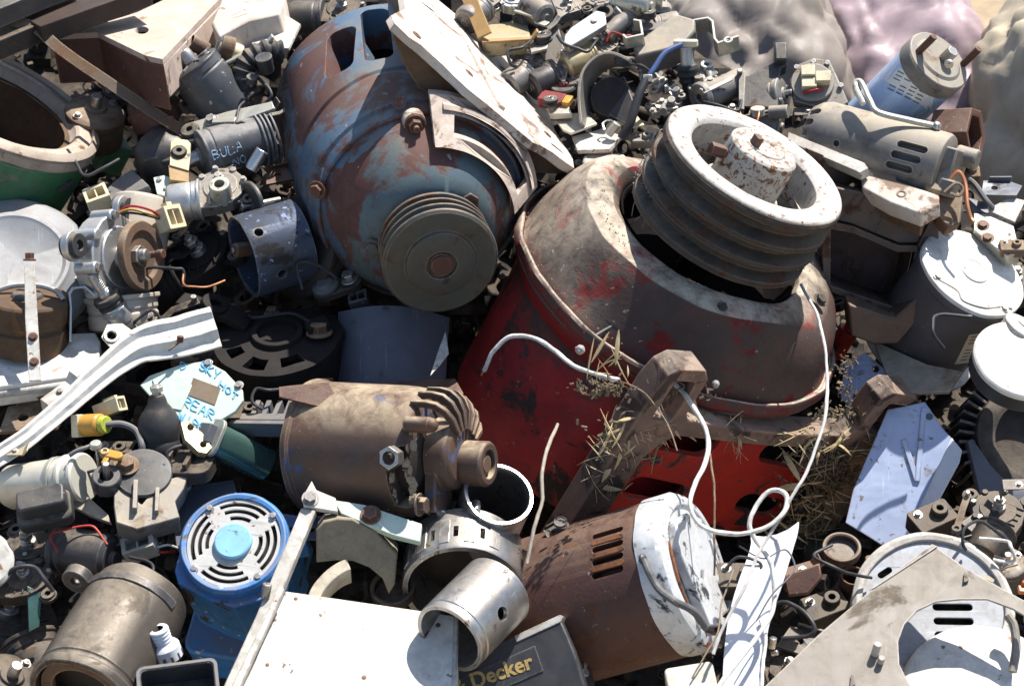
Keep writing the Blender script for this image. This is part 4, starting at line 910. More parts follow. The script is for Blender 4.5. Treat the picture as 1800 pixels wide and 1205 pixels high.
T.part('skirt', MB().lathe([(112, -2), (104, -2), (100, -140), (108, -140)], 60, loop=True, a0=-178, a1=5).dent(2, .02), SHADEBLK, bevel=2)
T.part('bearing_boss', MB().lathe([(36, 10), (46, 10), (48, 4), (48, -20), (36, -20)], 36, TR(0, 8), loop=True), SHADEBLK, bevel=1.2)
T.part('ear', MB().lathe([(8, 6), (17, 6), (17, -30), (8, -30)], 22, TR(-150, 78), loop=True), SHADEBLK)
T.part('brush_box', MB().box((70, -20, 12), (40, 30, 26), TR(rz=25)), SHADEBLK, bevel=2); T.part('bolt', MB().hexbolt((76, 2, 6), (0, .2, 1), 16, 20), CAST); T.part('bolt', MB().hexbolt((-20, 66, 2), (0, .2, 1), 10, 12), CAST)
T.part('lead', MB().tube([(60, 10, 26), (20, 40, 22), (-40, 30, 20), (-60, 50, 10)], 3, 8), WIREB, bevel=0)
gear_motor('black oily gearbox motor in the shade between the beige motor and the blue-grey cup', 352, 452, -20, ax(.7, 120), 35, 44, 70, SHADEBLK, SHADEBLK, name='gear_motor', arm=200, armm=SHADEBLK)
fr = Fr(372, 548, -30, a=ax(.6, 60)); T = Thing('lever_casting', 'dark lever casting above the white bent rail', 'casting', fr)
T.part('arm', MB().strip([(-60, -10), (-10, 0), (30, 14), (70, 10)], 40, 16, TR(rz=-40)).dent(3, .03), SHADEBLK, bevel=3); T.part('boss', MB().lathe([(10, 24), (24, 24), (26, 10), (26, -20), (10, -20)], 28, loop=True), SHADEBLK)
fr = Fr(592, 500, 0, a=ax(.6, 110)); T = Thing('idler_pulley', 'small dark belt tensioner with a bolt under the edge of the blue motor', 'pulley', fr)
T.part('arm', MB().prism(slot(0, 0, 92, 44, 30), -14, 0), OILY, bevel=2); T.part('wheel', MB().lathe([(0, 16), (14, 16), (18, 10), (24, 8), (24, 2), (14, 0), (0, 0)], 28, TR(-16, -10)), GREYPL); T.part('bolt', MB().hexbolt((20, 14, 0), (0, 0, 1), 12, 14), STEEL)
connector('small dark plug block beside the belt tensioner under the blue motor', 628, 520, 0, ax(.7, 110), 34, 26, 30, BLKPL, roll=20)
# slate-blue curved panel
fr = Fr(694, 604, 0, a=(.02, .28, .96), z=z0(604) - 40); T = Thing('curved_cover', 'smooth slate-blue curved sheet cover in the shade below the blue motor pulley', 'cover', fr)
P = [fr.on(*p)[:2] for p in ((596, 548), (640, 536), (700, 532), (770, 544), (792, 556), (790, 600), (778, 640), (776, 672), (600, 674))]
b = MB(); n1, n2 = 24, 14
rows = []
for j in range(n2 + 1):
    y = j / n2; row = []
    for i in range(n1 + 1):
        x = i / n1
        px = 594 + x * (196 - 8 * y); py = 548 + y * 142 - 16 * sin(pi * x) * (1 - y) + 10 * x * (1 - y)
        row.append(b.V(fr.at(px, py, fr.at(px, py, 0).z * 0 + z0(604) - 40 + 55 * sin(pi * x) ** .8 - 30 + (-.28 * (y - .5) * -140) * 0 + y * 38)))
    rows.append(row)
for j in range(n2):
    for i in range(n1): b.F([rows[j][i], rows[j + 1][i], rows[j + 1][i + 1], rows[j][i + 1]])
bmesh.ops.solidify(b.bm, geom=b.bm.faces[:], thickness=5)
T.part('shell', b, PANELB, bevel=.6)
plate('light_sliver', 'pale triangular shard standing for a sliver of light right of the slate-blue cover', 'shard', 776, 622, 70, (.1, .75, .65), [(783, 580), (789, 620), (775, 640), (757, 660), (768, 622)], 3, CREAMW)  # pale piece stands in for a sliver of light
plate('brown_panel', 'flat dark brown panel lying behind the dusty brown motor', 'panel', 700, 690, 40, ax(.5, 95), [(640, 672), (800, 664), (815, 690), (760, 706), (640, 704)], 10, RUSTY, bev=2)
fr = Fr(482, 725, 40, a=ax(.6, 100)); T = Thing('heat_sink', 'whitish finned plastic block left of the torn strap', 'heat sink', fr)
T.part('base', MB().box((0, -22, -10), (110, 18, 40)).box((-10, -38, -4), (120, 10, 30)), GREYPL, bevel=1.5)
for i in range(5): T.part('fin', MB().box((-34 + i * 20, 4, -6), (9, 40, 30)), GREYPL, bevel=1)
# marked wiper plate
fr = Fr(352, 692, 66, a=(-.12, .52, .85)); T = Thing('wiper_motor', 'pale green wiper motor plate hand-lettered in blue marker', 'motor', fr)
o = [fr.on(*p)[:2] for p in ((318, 640), (362, 634), (395, 652), (426, 684), (428, 702), (414, 722), (372, 748), (330, 752), (312, 736), (278, 712), (246, 676), (262, 660))]
T.part('plate', MB().prism(o, -8, 0).dent(.8, .02), PALEGRN, bevel=1.5)
T.part('slot_rib', MB().prism([(p[0], p[1]) for p in (lambda c: arcslot(0, 0, 0, 0) if 0 else slot(c.x, c.y, 44, 13, 62))(fr.on(308, 700))], -1, 2), PALEGRN, bevel=1)
q0 = fr.on(300, 690)
T.part('raised_pad', MB().prism([fr.on(*p)[:2] for p in ((268, 668), (302, 652), (338, 678), (320, 722), (286, 716))], 0, 3), PALEGRN, bevel=1)
T.part('label', MB().prism([fr.on(*p)[:2] for p in ((340, 664), (388, 682), (378, 712), (330, 694))], -.5, 1.6), TAGDK, bevel=.2, jit=0)
tx = MB()
def on2(px, py): return fr.on(px, py, .5)
def vec(p, q): return on2(*q) - on2(*p)
def word(t, x, y, dux, duy, dvx, dvy, w=1.45):
    scrawl(tx, t, on2(x, y), vec((x, y), (x + dux, y + duy)), vec((x, y), (x + dvx, y + dvy)), w)
word('D', 318, 649, 9, 0, 0, -12, 1.1); word('SKY', 350, 648, 9, 5, 6, -14); word('HOT', 384, 678, 8, 7, 5, -10); word('REAR', 322, 712, 10, 5, 6, -15); word('WIPE', 312, 736, 9, 5, 5, -13)
T.part('marker_lettering', tx, MARKER, bevel=0, jit=0)
for p in ((420, 677), (366, 638)): T.part('screw', MB().hexbolt(fr.on(*p), (0, 0, 1), 6, 5), STEEL, bevel=.3)
# ball joint, connectors, teal can
fr = Fr(275, 682, 105, a=ax(.22, 92)); T = Thing('ball_joint', 'black rubber ball joint boot with a hex nut on top', 'ball joint', fr)
T.part('boot', MB().lathe([(0, -12), (12, -12), (16, -20), (18, -28), (24, -36), (36, -56), (39, -72), (37, -92), (40, -98), (40, -110), (0, -112)], 40), RUBBER, bevel=1)
T.part('stud', MB().lathe([(0, 6), (8, 6), (8, -14), (0, -14)], 16), STEEL); T.part('nut', MB().prism(circ(0, 0, 12, 6), -6, 4), GALV)
fr = Fr(275, 800, 50, a=ax(.45, 95)); T = Thing('control_arm', 'dark ribbed arm plate under the black ball joint boot', 'arm plate', fr)
T.part('plate', MB().prism(rrect(10, 0, 190, 96, 20), -30, -6).dent(2, .03), OILY, bevel=2)
for k in range(4): T.part('rib', MB().box((-50 + k * 38, 0, 0), (8, 84, 14)), OILY, bevel=1)
connector('small cream plug half hidden under the white bent rail', 214, 708, 60, ax(.5, 20), 24, 26, 58, CREAM, roll=5)
T = Thing('seal_connector', 'amber weatherproof connector with a lime seal under the white bent rail', 'connector', Fr(182, 746, 66, a=(.85, .05, .5)))
T.part('shell', MB().lathe([(0, -4), (17, -4), (20, -8), (20, -44), (0, -44)], 24), AMBER); T.part('seal', MB().lathe([(0, 8), (15, 8), (16, 4), (16, -4), (0, -4)], 24), mat('lime_seal', (.42, .45, .06), rough=.5, scale=30)); T.part('collar', MB().box((0, 0, -50), (40, 40, 16)), CREAM)
f_ = T.fr
T.part('lead', MB().tube([(0, 0, 6), f_.at(215, 745, z0(745) + 66), f_.at(240, 758, z0(750) + 66), f_.at(250, 785, z0(785) + 60), f_.at(246, 810, z0(805) + 40)], 6, 10), GREYPL, bevel=0)
fr = Fr(398, 770, 70, a=(.55, .50, .66)); 
T = Thing('wiper_can', 'teal lacquered motor can lying left of the dusty brown motor', 'motor can', Fr(372, 770, 56, a=(-.72, .42, .55)))
T.part('can', MB().prism(rrect(0, 0, 66, 58, 20), -118, 0).dent(1, .03), TEAL, bevel=2.5); T.part('flange', MB().prism(rrect(0, 0, 78, 70, 18), 0, 7), GALV, bevel=1); T.part('plug', MB().box((0, 4, 14), (40, 34, 16)), GREYPL, bevel=1.5)
plate('hinge_tab', 'yellow-violet zinc tab with two holes between the ball joint and the teal can', 'tab', 342, 765, 84, ax(.75, 60), [(318, 742), (330, 738), (356, 760), (373, 785), (364, 796), (350, 794), (326, 772)], 16, ZINCY, [pcirc(335, 750, 6, 14), pcirc(358, 780, 6, 14)], bev=1)
# cream wiper motor with a black cap and the grey fan bracket
T = Thing('wiper_motor', 'cream plated wiper motor with a black rubber end cover at the left edge', 'motor', Fr(150, 838, 70, a=(.90, .14, .42)))
T.part('can', MB().lathe([(0, 0), (40, 0), (44, -3), (44, -9), (40, -12), (40, -26), (44, -30), (44, -36), (40, -40), (40, -160), (34, -172), (0, -174)], 48), mat('cream_plated_can', (.60, .57, .47), (.54, .51, .42), rough=.4, metal=.3, bump=.08, dust=.2, scale=16, grime=.16), bevel=1)
f_ = T.fr
T.part('band_clip', MB().lathe([(41, -52), (43, -52), (43, -62), (41, -62)], 40, loop=True), GALV, bevel=.4)
T.part('cable', MB().tube([f_.at(122, 800, z0(800) + 118), f_.at(135, 792, z0(790) + 122), f_.at(152, 786, z0(786) + 120), f_.at(168, 780, z0(780) + 112)], 4, 8), GREYPL, bevel=0)
T = Thing('rubber_cover', 'scuffed black rubber cover box strapped to the cream wiper motor', 'cover', Fr(70, 872, 138, a=(-.05, .55, .83), roll=14))
T.part('box', MB().prism(rrect(0, 0, 84, 42, 10), -46, 0).dent(1.5, .03), BLKPL, bevel=4, seg=3); T.part('skirt', MB().prism(rrect(-2, -4, 98, 62, 14), -60, -34), RUBBER, bevel=3)
T = Thing('motor_bracket', 'grey fan-shaped plastic motor bracket right of the cream wiper motor', 'bracket', Fr(240, 870, 84, a=(.1, .62, .78)))
f_ = T.fr
T.part('fan', MB().prism([f_.on(*p)[:2] for p in ((200, 852), (232, 872), (250, 886), (282, 846), (332, 830), (322, 858), (308, 880), (316, 908), (240, 930), (205, 918), (200, 890))], -46, 0).dent(1.5, .03), GREYM, bevel=2.5)
T.part('rib', MB().box(f_.on(238, 872, 8), (8, 60, 18), TR()).box(f_.on(276, 880, 6), (7, 50, 14)), GREYM)
T.part('hub', MB().lathe([(12, 20), (24, 20), (27, 12), (27, -10), (12, -10)], 28, TR(*f_.on(188, 846)), loop=True), BLKPL, bevel=1.5)
T.part('shaft', MB().cyl(f_.on(188, 846), (0, .2, 1), 6, 44, 14), STEEL); T.part('disc', MB().lathe([(0, 10), (50, 6), (52, 0), (48, -3), (0, -2)], 40, TR(*f_.on(252, 832))), BLKPL, bevel=.8)
T.part('flange_nut', MB().hexbolt(f_.on(222, 818, 10), (0, .1, 1), 16, 16), CAST)
plate('dark_blade', 'grey angled blade under the cream wiper motor', 'blade', 160, 890, 56, ax(.7, 100), [(118, 872), (150, 868), (190, 902), (196, 918), (160, 905), (122, 885)], 8, GREYM)
T = Thing('ball_stud', 'steel ball stud with a thin stem above the fan-shaped bracket', 'stud', Fr(168, 782, 124, a=ax(.5, 95)))
T.part('head', MB().lathe([(0, 6), (9, 6), (11, 2), (11, -4), (6, -8), (0, -8)], 20), GALV); T.part('stem', MB().cyl((0, 0, -8), (0, -.2, -1), 2, 40, 8), STEEL)
T = Thing('amber_clip', 'amber translucent cable clip on the fan-shaped bracket', 'clip', Fr(195, 796, 122, a=ax(.7, 95), roll=-15))
T.part('body', MB().prism(slot(0, 0, 44, 18), -8, 0).box((-4, -14, -6), (10, 20, 8)), AMBER, bevel=2); T.part('eye', MB().lathe([(4, 3), (8, 3), (8, 0), (4, 0)], 16, TR(-12, 0), loop=True), ZINCY)
connector('white plug connector hanging below the fan-shaped bracket', 240, 952, 50, ax(.75, 110), 58, 36, 34, mat('grey_white_plug', (.42, .40, .34), rough=.5, dust=.3, scale=24), roll=24, wires=((WIREW, [(290, 958, z0(955) + 40), (312, 962, z0(960) + 20)]), (WIRER, [(285, 970, z0(965) + 36), (308, 968, z0(965) + 16)])))
cup('clip_ring', 'bright steel cable clip below the black rubber cover', 'clip', 98, 905, 96, ax(.75, 60), 13, 6, 4, BRIGHT)
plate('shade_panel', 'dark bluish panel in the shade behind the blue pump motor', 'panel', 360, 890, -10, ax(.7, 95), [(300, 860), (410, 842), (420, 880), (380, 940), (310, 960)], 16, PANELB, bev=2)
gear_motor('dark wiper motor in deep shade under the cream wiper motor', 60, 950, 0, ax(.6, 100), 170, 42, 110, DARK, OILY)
# =================================================================== bottom left
fr = Fr(146, 1222, 110, a=(-.28, -.60, .75)); T = Thing('starter_motor', 'brown-grey starter housing with a lug hole and a curved crown in the lower left', 'motor', fr)
T.part('housing', MB().lathe([(86, 10), (97, 10), (99, 4), (99, -8), (94, -12), (94, -20), (97, -24), (98, -120), (97, -200), (90, -246), (62, -268), (0, -274), (0, -256), (80, -226), (86, -20)], 80, loop=True).dent(3, .014), mat('oily_grey_brown_housing', (.085, .07, .055), (.058, .048, .04), patch=((.05, .04, .034), .35, 1.0), rough=.42, metal=.3, bump=.25, dust=.4, scale=12, dustcol=(.44, .36, .26), edge=(.4, .34, .28), scratch=.3), bevel=1.5)
fl = T.part('flange', MB().prism(arc(0, 0, 101, 15, 165, 22) + [(-124, 40), (-132, 76), (-118, 96), (-96, 92)][:0] + [(-108, 10), (108, 10)][:0], -214, -196).prism(circ(-84, 84, 27, 20), -216, -194, [circ(-84, 84, 10, 14)]), DARK, bevel=2)
T.part('inner_ring', MB().lathe([(60, -2), (82, -2), (82, -14), (60, -14)], 60, loop=True), CAST); T.part('end_plate', MB().lathe([(0, -40), (84, -40), (84, -46), (0, -46)], 48), OILY, bevel=0)
T = Thing('worn_disc', 'pale worn disc edge cut by the left border', 'disc', Fr(-30, 985, 90, a=(.3, .3, .9)))
T.part('disc', MB().lathe([(0, 6), (46, 6), (54, 0), (54, -14), (48, -20), (0, -20)], 44), CREAMW, bevel=2)
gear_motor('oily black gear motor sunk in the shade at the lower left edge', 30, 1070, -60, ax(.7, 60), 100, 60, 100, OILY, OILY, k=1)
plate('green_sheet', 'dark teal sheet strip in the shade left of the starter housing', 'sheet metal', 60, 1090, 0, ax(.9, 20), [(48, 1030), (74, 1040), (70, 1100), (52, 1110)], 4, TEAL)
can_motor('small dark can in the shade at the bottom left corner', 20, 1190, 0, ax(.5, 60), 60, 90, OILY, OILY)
T = Thing('threaded_fitting', 'white threaded plastic fitting behind the black open box at the bottom', 'fitting', Fr(284, 1122, 120, a=ax(.4, 105)))
T.part('thread', MB().lathe([(10, 22), (17, 22)] + sum([[(19, 18 - i * 7), (17, 15 - i * 7)] for i in range(4)], []) + [(24, -12), (27, -16), (27, -40), (0, -40), (0, 10), (10, 10)], 28), STRAP); T.part('bore', MB().lathe([(0, 12), (10, 12), (10, 11), (0, 11)], 20), RUST if 0 else CAST, bevel=0)
T.part('lug_ring', MB().prism(sum([[(29 * cos(rad(k * 30)), 29 * sin(rad(k * 30))), (25 * cos(rad(k * 30 + 12)), 25 * sin(rad(k * 30 + 12)))] for k in range(12)], []), -40, -26), GREYPL)
fr = Fr(312, 1190, 150, a=(.05, .62, .78), roll=8); T = Thing('open_box', 'black open-topped plastic box with a pale rim at the bottom edge', 'box', fr)
T.part('wall', MB().prism(rrect(0, -30, 138, 116, 12), -60, 0, [rrect(0, -30, 126, 104, 9)]), BLKPL, bevel=1.5); T.part('rim', MB().prism(rrect(0, -30, 142, 120, 14), -3, 2, [rrect(0, -30, 130, 108, 10)]), GREYPL, bevel=1); T.part('floor', MB().box((0, -30, -58), (130, 108, 4)), BLKPL)
bar('steel_lug', 'pale round lug at the bottom edge beside the black open box', 'lug', 215, 1205, 120, ax(.8, 70), [(-30, 0), (0, 2), (30, 0)], 34, 8, CREAMW, roll=10)
# white frame, box, magnets, rings
fr = Fr(545, 872, 150, a=(.0, .50, .87)); T = Thing('bolted_angles', 'cream white bolted angle frame running down to the bottom edge', 'frame', fr)
T.part('long_bar', MB().prism([fr.on(*p)[:2] for p in ((530, 892), (556, 896), (500, 1030), (420, 1215), (388, 1215), (450, 1080))], -20, 0).dent(1.2, .02), CREAMW, bevel=1.5)
T.part('second_bar', MB().prism([fr.on(*p, 6)[:2] for p in ((490, 1030), (500, 1036), (420, 1215), (404, 1215), (470, 1080))], 0, 12), CREAMW, bevel=1.2)
T.part('corner_plate', MB().prism([fr.on(*p)[:2] for p in ((548, 846), (556, 862), (590, 876), (594, 900), (534, 890), (532, 874))], -12, 3), WHITE, bevel=1.2)
T.part('cross_bar', MB().prism([fr.on(*p)[:2] for p in ((586, 876), (640, 884), (742, 918), (738, 950), (690, 938), (600, 900))], -22, -4).dent(1, .02), PALEGRN, bevel=1.5)
T.part('bolt', MB().hexbolt(fr.on(546, 876, 3), (0, 0, 1), 11, 13), STEEL, bevel=.6); T.part('bolt', MB().hexbolt(fr.on(652, 905, -4), (0, 0, 1), 13, 14), RUSTY, bevel=.6); T.part('bolt', MB().cyl(fr.on(466, 1050, 0), (.2, .7, .7), 8, 26, 14), STEEL)
fr = Fr(625, 975, 96, a=(.02, -.22, .97)); T = Thing('field_magnet', 'tan curved magnet segment with a woven texture inside the white angle frame', 'magnet', fr)
T.part('segment', MB().prism([fr.on(*p)[:2] for p in ((556, 932), (568, 916), (592, 910), (618, 912), (660, 934), (698, 974), (694, 1026), (684, 1044), (672, 1016), (650, 997), (622, 986), (590, 984), (556, 988))], -62, 0).dent(1.5, .03), MAGNET, bevel=2.5)
fr = Fr(565, 1030, 96, a=(.02, .5, .86), roll=10); T = Thing('field_magnet', 'pale curved magnet end poking out above the white sheet box', 'magnet', fr)
T.part('segment', MB().prism(arcslot(84, 106, 100, 170, 16, 70, -60), -60, 0).dent(1.5, .03), mat('pale_magnet', (.5, .44, .34), rough=.85, bump=.5, dust=.3, scale=26), bevel=2)
fr = Fr(615, 1130, 0, a=(-.04, .63, .78), z=z0(1130) + 110); T = Thing('sheet_box', 'large white enamelled sheet metal box at the bottom edge with small rust scuffs', 'box', fr)
P = [fr.on(*p)[:2] for p in ((496, 1038), (806, 1082), (804, 1215), (790, 1250), (400, 1250), (428, 1215))]
T.part('top', MB().prism(P, -4, 0).dent(1.5, .008), WHITE, bevel=2)
T.part('edge_fold', MB().prism([fr.on(*p)[:2] for p in ((797, 1081), (805, 1083), (803, 1215), (789, 1250), (780, 1250), (794, 1212))], 0, 2.5).dent(1, .03), CREAMW, bevel=1)
for p in ((520, 1052), (770, 1098), (640, 1190), (470, 1168)): T.part('screw_hole', MB().lathe([(0, 1), (3.4, 1), (4.6, .4), (4.6, -1), (0, -1)], 14, TR(*fr.on(*p))), RUSTY, bevel=0, jit=0)
T.part('side', MB().prism([fr.on(*p, -4)[:2] for p in ((499, 1040), (803, 1083), (799, 1250), (402, 1250))], -120, -4), CREAMW, bevel=2)
T = cup('sleeve', 'shiny steel sleeve with a bright split rim in front of the red motor', 'sleeve', 877, 868, 120, ax(.78, 68), 63, 150, 6, STEEL, inner=OILY, prof=[(55, -2), (56, 0), (62, 0), (63, -2), (63, -150), (57, -150), (57, -22), (55, -18)])
T.part('split_rim', MB().lathe([(56.5, 1), (62.5, 1), (62.5, -4), (56.5, -4)], 56, loop=True, a0=-150, a1=200), BRIGHT, bevel=.5)
# slotted ring
fr = Fr(814, 1030, 30, a=(-.03, -.64, .77)); T = Thing('slotted_ring', 'wide machined steel ring with slots and pins, open and dark inside', 'ring', fr)
b = MB().lathe([(97, 8), (106, 8), (108, 4), (108, -62), (105, -64), (105, -88), (99, -88), (97, -30)], 96, loop=True)
c = MB()
for a in (70, 95, 118, 142): 
    m = Mx.Rotation(rad(a), 4, 'Z') @ Mx(((0, 0, 1, 0), (0, 1, 0, 0), (1, 0, 0, -30), (0, 0, 0, 1)))
    c.prism(rrect(0, 0, 26, 9, 2), 90, 120, m=m)
b.cut(c)
T.part('wall', b, STEEL, bevel=.8)
for k, a in enumerate((58, 82, 106, 130, 154)):
    A = rad(a); T.part('pad', MB().lathe([(107, -4), (110, -4), (110, -58), (107, -58)], 6, loop=True, a0=a - 5, a1=a + 5), STEEL, bevel=.5)
for a in (78, 112): T.part('pin', MB().cyl((104 * cos(rad(a)), 104 * sin(rad(a)), -82), (0, 0, -1), 9, 24, 14), BRIGHT)
T.part('floor', MB().lathe([(0, -80), (98, -80), (98, -84), (0, -84)], 48), OILY, bevel=0)
T = cup('piston_sleeve', 'worn steel sleeve with a round side hole between the ring and the lettered tool', 'sleeve', 790, 1122, 150, (-.55, -.48, .68), 70, 150, 9, STEEL, holes=((884, 1078, 13),), inner=OILY, prof=[(60, -3), (61, 0), (69, 0), (70, -3), (70, -12), (68, -14), (68, -18), (70, -20), (70, -150), (61, -150)])
# black tool with gold lettering
fr = Fr(930, 1150, 70, a=(-.14, .22, .96), roll=0); T = Thing('tool_housing', 'black plastic tool housing with gold lettering at the bottom edge', 'tool', fr)
P = [fr.on(*p)[:2] for p in ((800, 1160), (905, 1118), (984, 1084), (1008, 1140), (1032, 1215), (790, 1240))]
T.part('shell', MB().prism(P, -60, 0).dent(.8, .02), BLKPL, bevel=3)
T.part('top_edge', MB().prism([fr.on(*p)[:2] for p in ((904, 1117), (984, 1080), (990, 1082), (986, 1092), (908, 1128))], -50, 2), CREAMW, bevel=.8)
T.part('badge', MB().prism([fr.on(*p)[:2] for p in ((790, 1200), (940, 1134), (956, 1178), (800, 1246))], 0, 1.5), OILY if 0 else BLKPL, bevel=.4)
cu = bpy.data.curves.new('t', 'FONT'); cu.body = 'Black & Decker'; cu.size = 38; cu.extrude = .5; cu.offset = .9
to = bpy.data.objects.new('t', cu); COL.objects.link(to); dg = bpy.context.evaluated_depsgraph_get(); dg.update()
tm = bpy.data.meshes.new_from_object(to.evaluated_get(dg)); bpy.data.objects.remove(to)
b = MB(); b.bm.from_mesh(tm); w_ = max(v.co.x for v in b.bm.verts)
p1, p2 = fr.on(940, 1172, 2), fr.on(830, 1210, 2); dd = (p1 - p2); an = math.atan2(dd.y, dd.x)
for v in b.bm.verts: v.co = Mx.Translation(p1) @ Mx.Rotation(an, 4, 'Z') @ V((v.co.x - w_, v.co.y, v.co.z + .2))
T.part('lettering', b, GOLD, bevel=0, jit=0)
can_motor('dark grey canister under the right end of the black lettered tool', 1015, 1190, 0, ax(.6, 40), 44, 80, DARK, DARK)
# =================================================================== upper middle: heap of wiper motors, latches and brackets behind
GW = 'wiper motors and actuators heaped behind the big motors'
bar('ochre_strip', 'ochre flat strip standing at the top edge right of the blue motor foot', 'strip', 838, 28, 60, (-.35, .35, .87), [(-48, 0), (46, 0)], 26, 5, WOODY, roll=-62)
T = Thing('latch_box', 'tan yellowish latch box with a sunlit lid right of the ochre strip', 'box', Fr(888, 54, 30, a=ax(.55, 92), roll=8))
T.part('lid', MB().prism(rrect(0, 0, 84, 62, 6), -34, 0).dent(1, .03), ZINCY, bevel=2); T.part('lip', MB().strip([(-44, 0), (44, 0), (54, 14)], 14, 4, TR(0, -34, -2)), WOODY)
bar('latch_lever', 'thin bent steel arm above the tan latch box', 'arm', 930, 24, 46, ax(.6, 100), [(-36, 0), (10, 0), (18, -12), (40, -12)], 14, 4, GALV, roll=-30)
plate('support_plate', 'tall shaded grey bracket plate behind the tan latch box', 'bracket', 962, 80, 10, (-.25, .45, .86), [(928, 34), (948, 14), (978, 34), (1000, 120), (992, 150), (955, 100), (930, 62)], 8, GEAR, [pcirc(948, 44, 5, 12)])
grommet('black grommet with bright sleeve on the grey tab beside the blue motor foot', 954, 66, 44, ax(.55, 100), 17)
plate('grommet_tab', 'grey tab under the black grommet beside the blue motor foot', 'tab', 948, 72, 32, ax(.55, 100), [(930, 70), (950, 56), (968, 62), (962, 84), (934, 92)], 5, GALV)
gear_motor('grey die-cast motor lying beside the upper edge of the blue motor foot', 938, 108, 0, ax(.6, 100), 60, 26, 50, GEAR, GEAR, name='actuator', group=GW)
# pivot link with black ring
T = Thing('wiper_linkage', 'grey pressed link with a white rivet and black rubber ring in the upper middle', 'link', Fr(1030, 46, 60, a=(-.1, .62, .78)))
f_ = T.fr
T.part('plate', MB().prism([f_.on(*p)[:2] for p in ((992, 62), (1004, 48), (1048, 18), (1064, 22), (1066, 42), (1000, 84), (990, 78))], -14, 0).dent(.8, .03), ALU, bevel=2)
T.part('rivet', MB().ball(f_.on(1044, 35, 2), 6, 12, sq=(1, 1, .5)), WHITE, bevel=0); T.part('rubber_ring', MB().lathe([(12, 6), (19, 6), (20, 0), (19, -10), (12, -10)], 28, TR(*f_.on(1060, 24, -10)), loop=True), RUBBER)
can_motor('slim tan tube motor lying diagonally behind the grey pressed link', 1098, 20, 30, ax(.35, 45), 20, 120, GREYM, GEAR, shaft=.3)
can_motor('second slim grey-brown tube next to the diagonal tan tube motor', 1062, 66, 26, ax(.3, 222), 17, 90, GEAR, CAST, shaft=.4)
gear_motor('olive brown wiper gearbox between the pressed link and the grey cover box', 1062, 78, 16, ax(.65, 100), 40, 24, 60, ZINCY, GEAR, group=GW, arm=30)
grommet('small black grommet on a grey bracket at the top edge, centre', 1140, 24, 50, ax(.55, 95), 14)
gear_motor('grey actuator motor under the small top-edge grommet', 1128, 48, 8, ax(.6, 100), 200, 22, 46, GEAR, GEAR, name='actuator', group=GW)
gear_motor('dark grey wiper motor at the top edge right of the tan latch box', 1000, 10, 0, ax(.6, 95), 20, 26, 70, DARK, GEAR, group=GW)
gear_motor('pale die-cast wiper motor cut by the top edge', 912, -6, 20, ax(.65, 95), 130, 24, 50, GEAR, ALU, group=GW)
gear_motor('zinc coloured wiper motor cut by the top edge behind the pressed link', 1060, -8, 26, ax(.6, 100), 160, 22, 70, GALV, GEAR, group=GW)
can_motor('round dark motor face at the top edge near the brown bag', 1155, 6, 0, ax(.6, 80), 26, 60, DARK, GEAR, group=GW)
plate('pink_label_plate', 'flat grey plate with a pink stripe behind the grey cover box', 'plate', 1135, 44, 30, ax(.6, 95), [(1110, 36), (1168, 34), (1172, 50), (1112, 54)], 6, GREYPL)
# cover box with z bracket
fr = Fr(1160, 62, 66, a=(-.16, .6, .78)); T = Thing('latch_cover', 'grey-brown cover box with a sunlit rounded top and a Z-shaped bracket on its right', 'cover', fr)
T.part('box', MB().prism([fr.on(*p)[:2] for p in ((1112, 78), (1180, 28), (1192, 24), (1222, 34), (1222, 52), (1196, 82), (1120, 100))], -48, 0).dent(1.2, .03), GREYM, bevel=5, seg=3)
b = MB(); zp = [(1218, 34), (1244, 30), (1252, 36), (1256, 66), (1262, 74), (1298, 62)]
fz = Fr(1255, 52, 66, a=(-.1, -.55, .83))
T.part('z_bracket', MB().strip([fr.on(*p)[:2] for p in zp], 34, 4, Mx(((1, 0, 0, 0), (0, 0, 1, 0), (0, 1, 0, -18), (0, 0, 0, 1)))), GALV, bevel=.8)
T.part('hook', MB().strip([fr.on(*p)[:2] for p in ((1098, 78), (1104, 84), (1132, 78), (1128, 54), (1116, 52))], 26, 4, Mx(((1, 0, 0, 0), (0, 0, 1, 0), (0, 1, 0, 12), (0, 0, 0, 1)))), GALV, bevel=.8)
T.part('bolt_hole', MB().lathe([(4, 1), (8, 1), (8, -1), (4, -1)], 16, TR(*fr.on(1280, 70, 0)), loop=True), STEEL, bevel=.3)
# arch bracket with grommet
fr = Fr(1066, 160, 60, a=(-.35, .30, .89)); T = Thing('arch_bracket', 'arched zinc bracket with a black grommet on top and a dark motor inside', 'bracket', fr)
pa = [(1030, 228), (1026, 180), (1032, 140), (1052, 114), (1080, 104), (1114, 116)]
T.part('arch', MB().strip([fr.on(*p)[:2] for p in pa], 56, 5, Mx(((1, 0, 0, 0), (0, 0, 1, 0), (0, 1, 0, 0), (0, 0, 0, 1))), smooth=5), GREYM, bevel=.8)
T.part('side_plate', MB().prism([fr.on(*p)[:2] for p in ((1058, 132), (1090, 124), (1114, 190), (1100, 214), (1060, 190))], -30, -24), DARK)
g_ = fr.on(1098, 108, 6); T.part('grommet', MB().lathe([(8, 8), (17, 8), (19, 4), (17, 0), (19, -5), (8, -8)], 28, along(g_, (.1, .9, .45)), loop=True), RUBBER); T.part('motor', MB().cyl(fr.on(1075, 180, -60), (.3, -.2, 1), 36, 44, 32), OILY)
fr = Fr(990, 150, 10, a=ax(.7, 100)); T = Thing('speaker_motor', 'small maroon and black round motor in the hollow beside the blue motor foot', 'motor', fr)
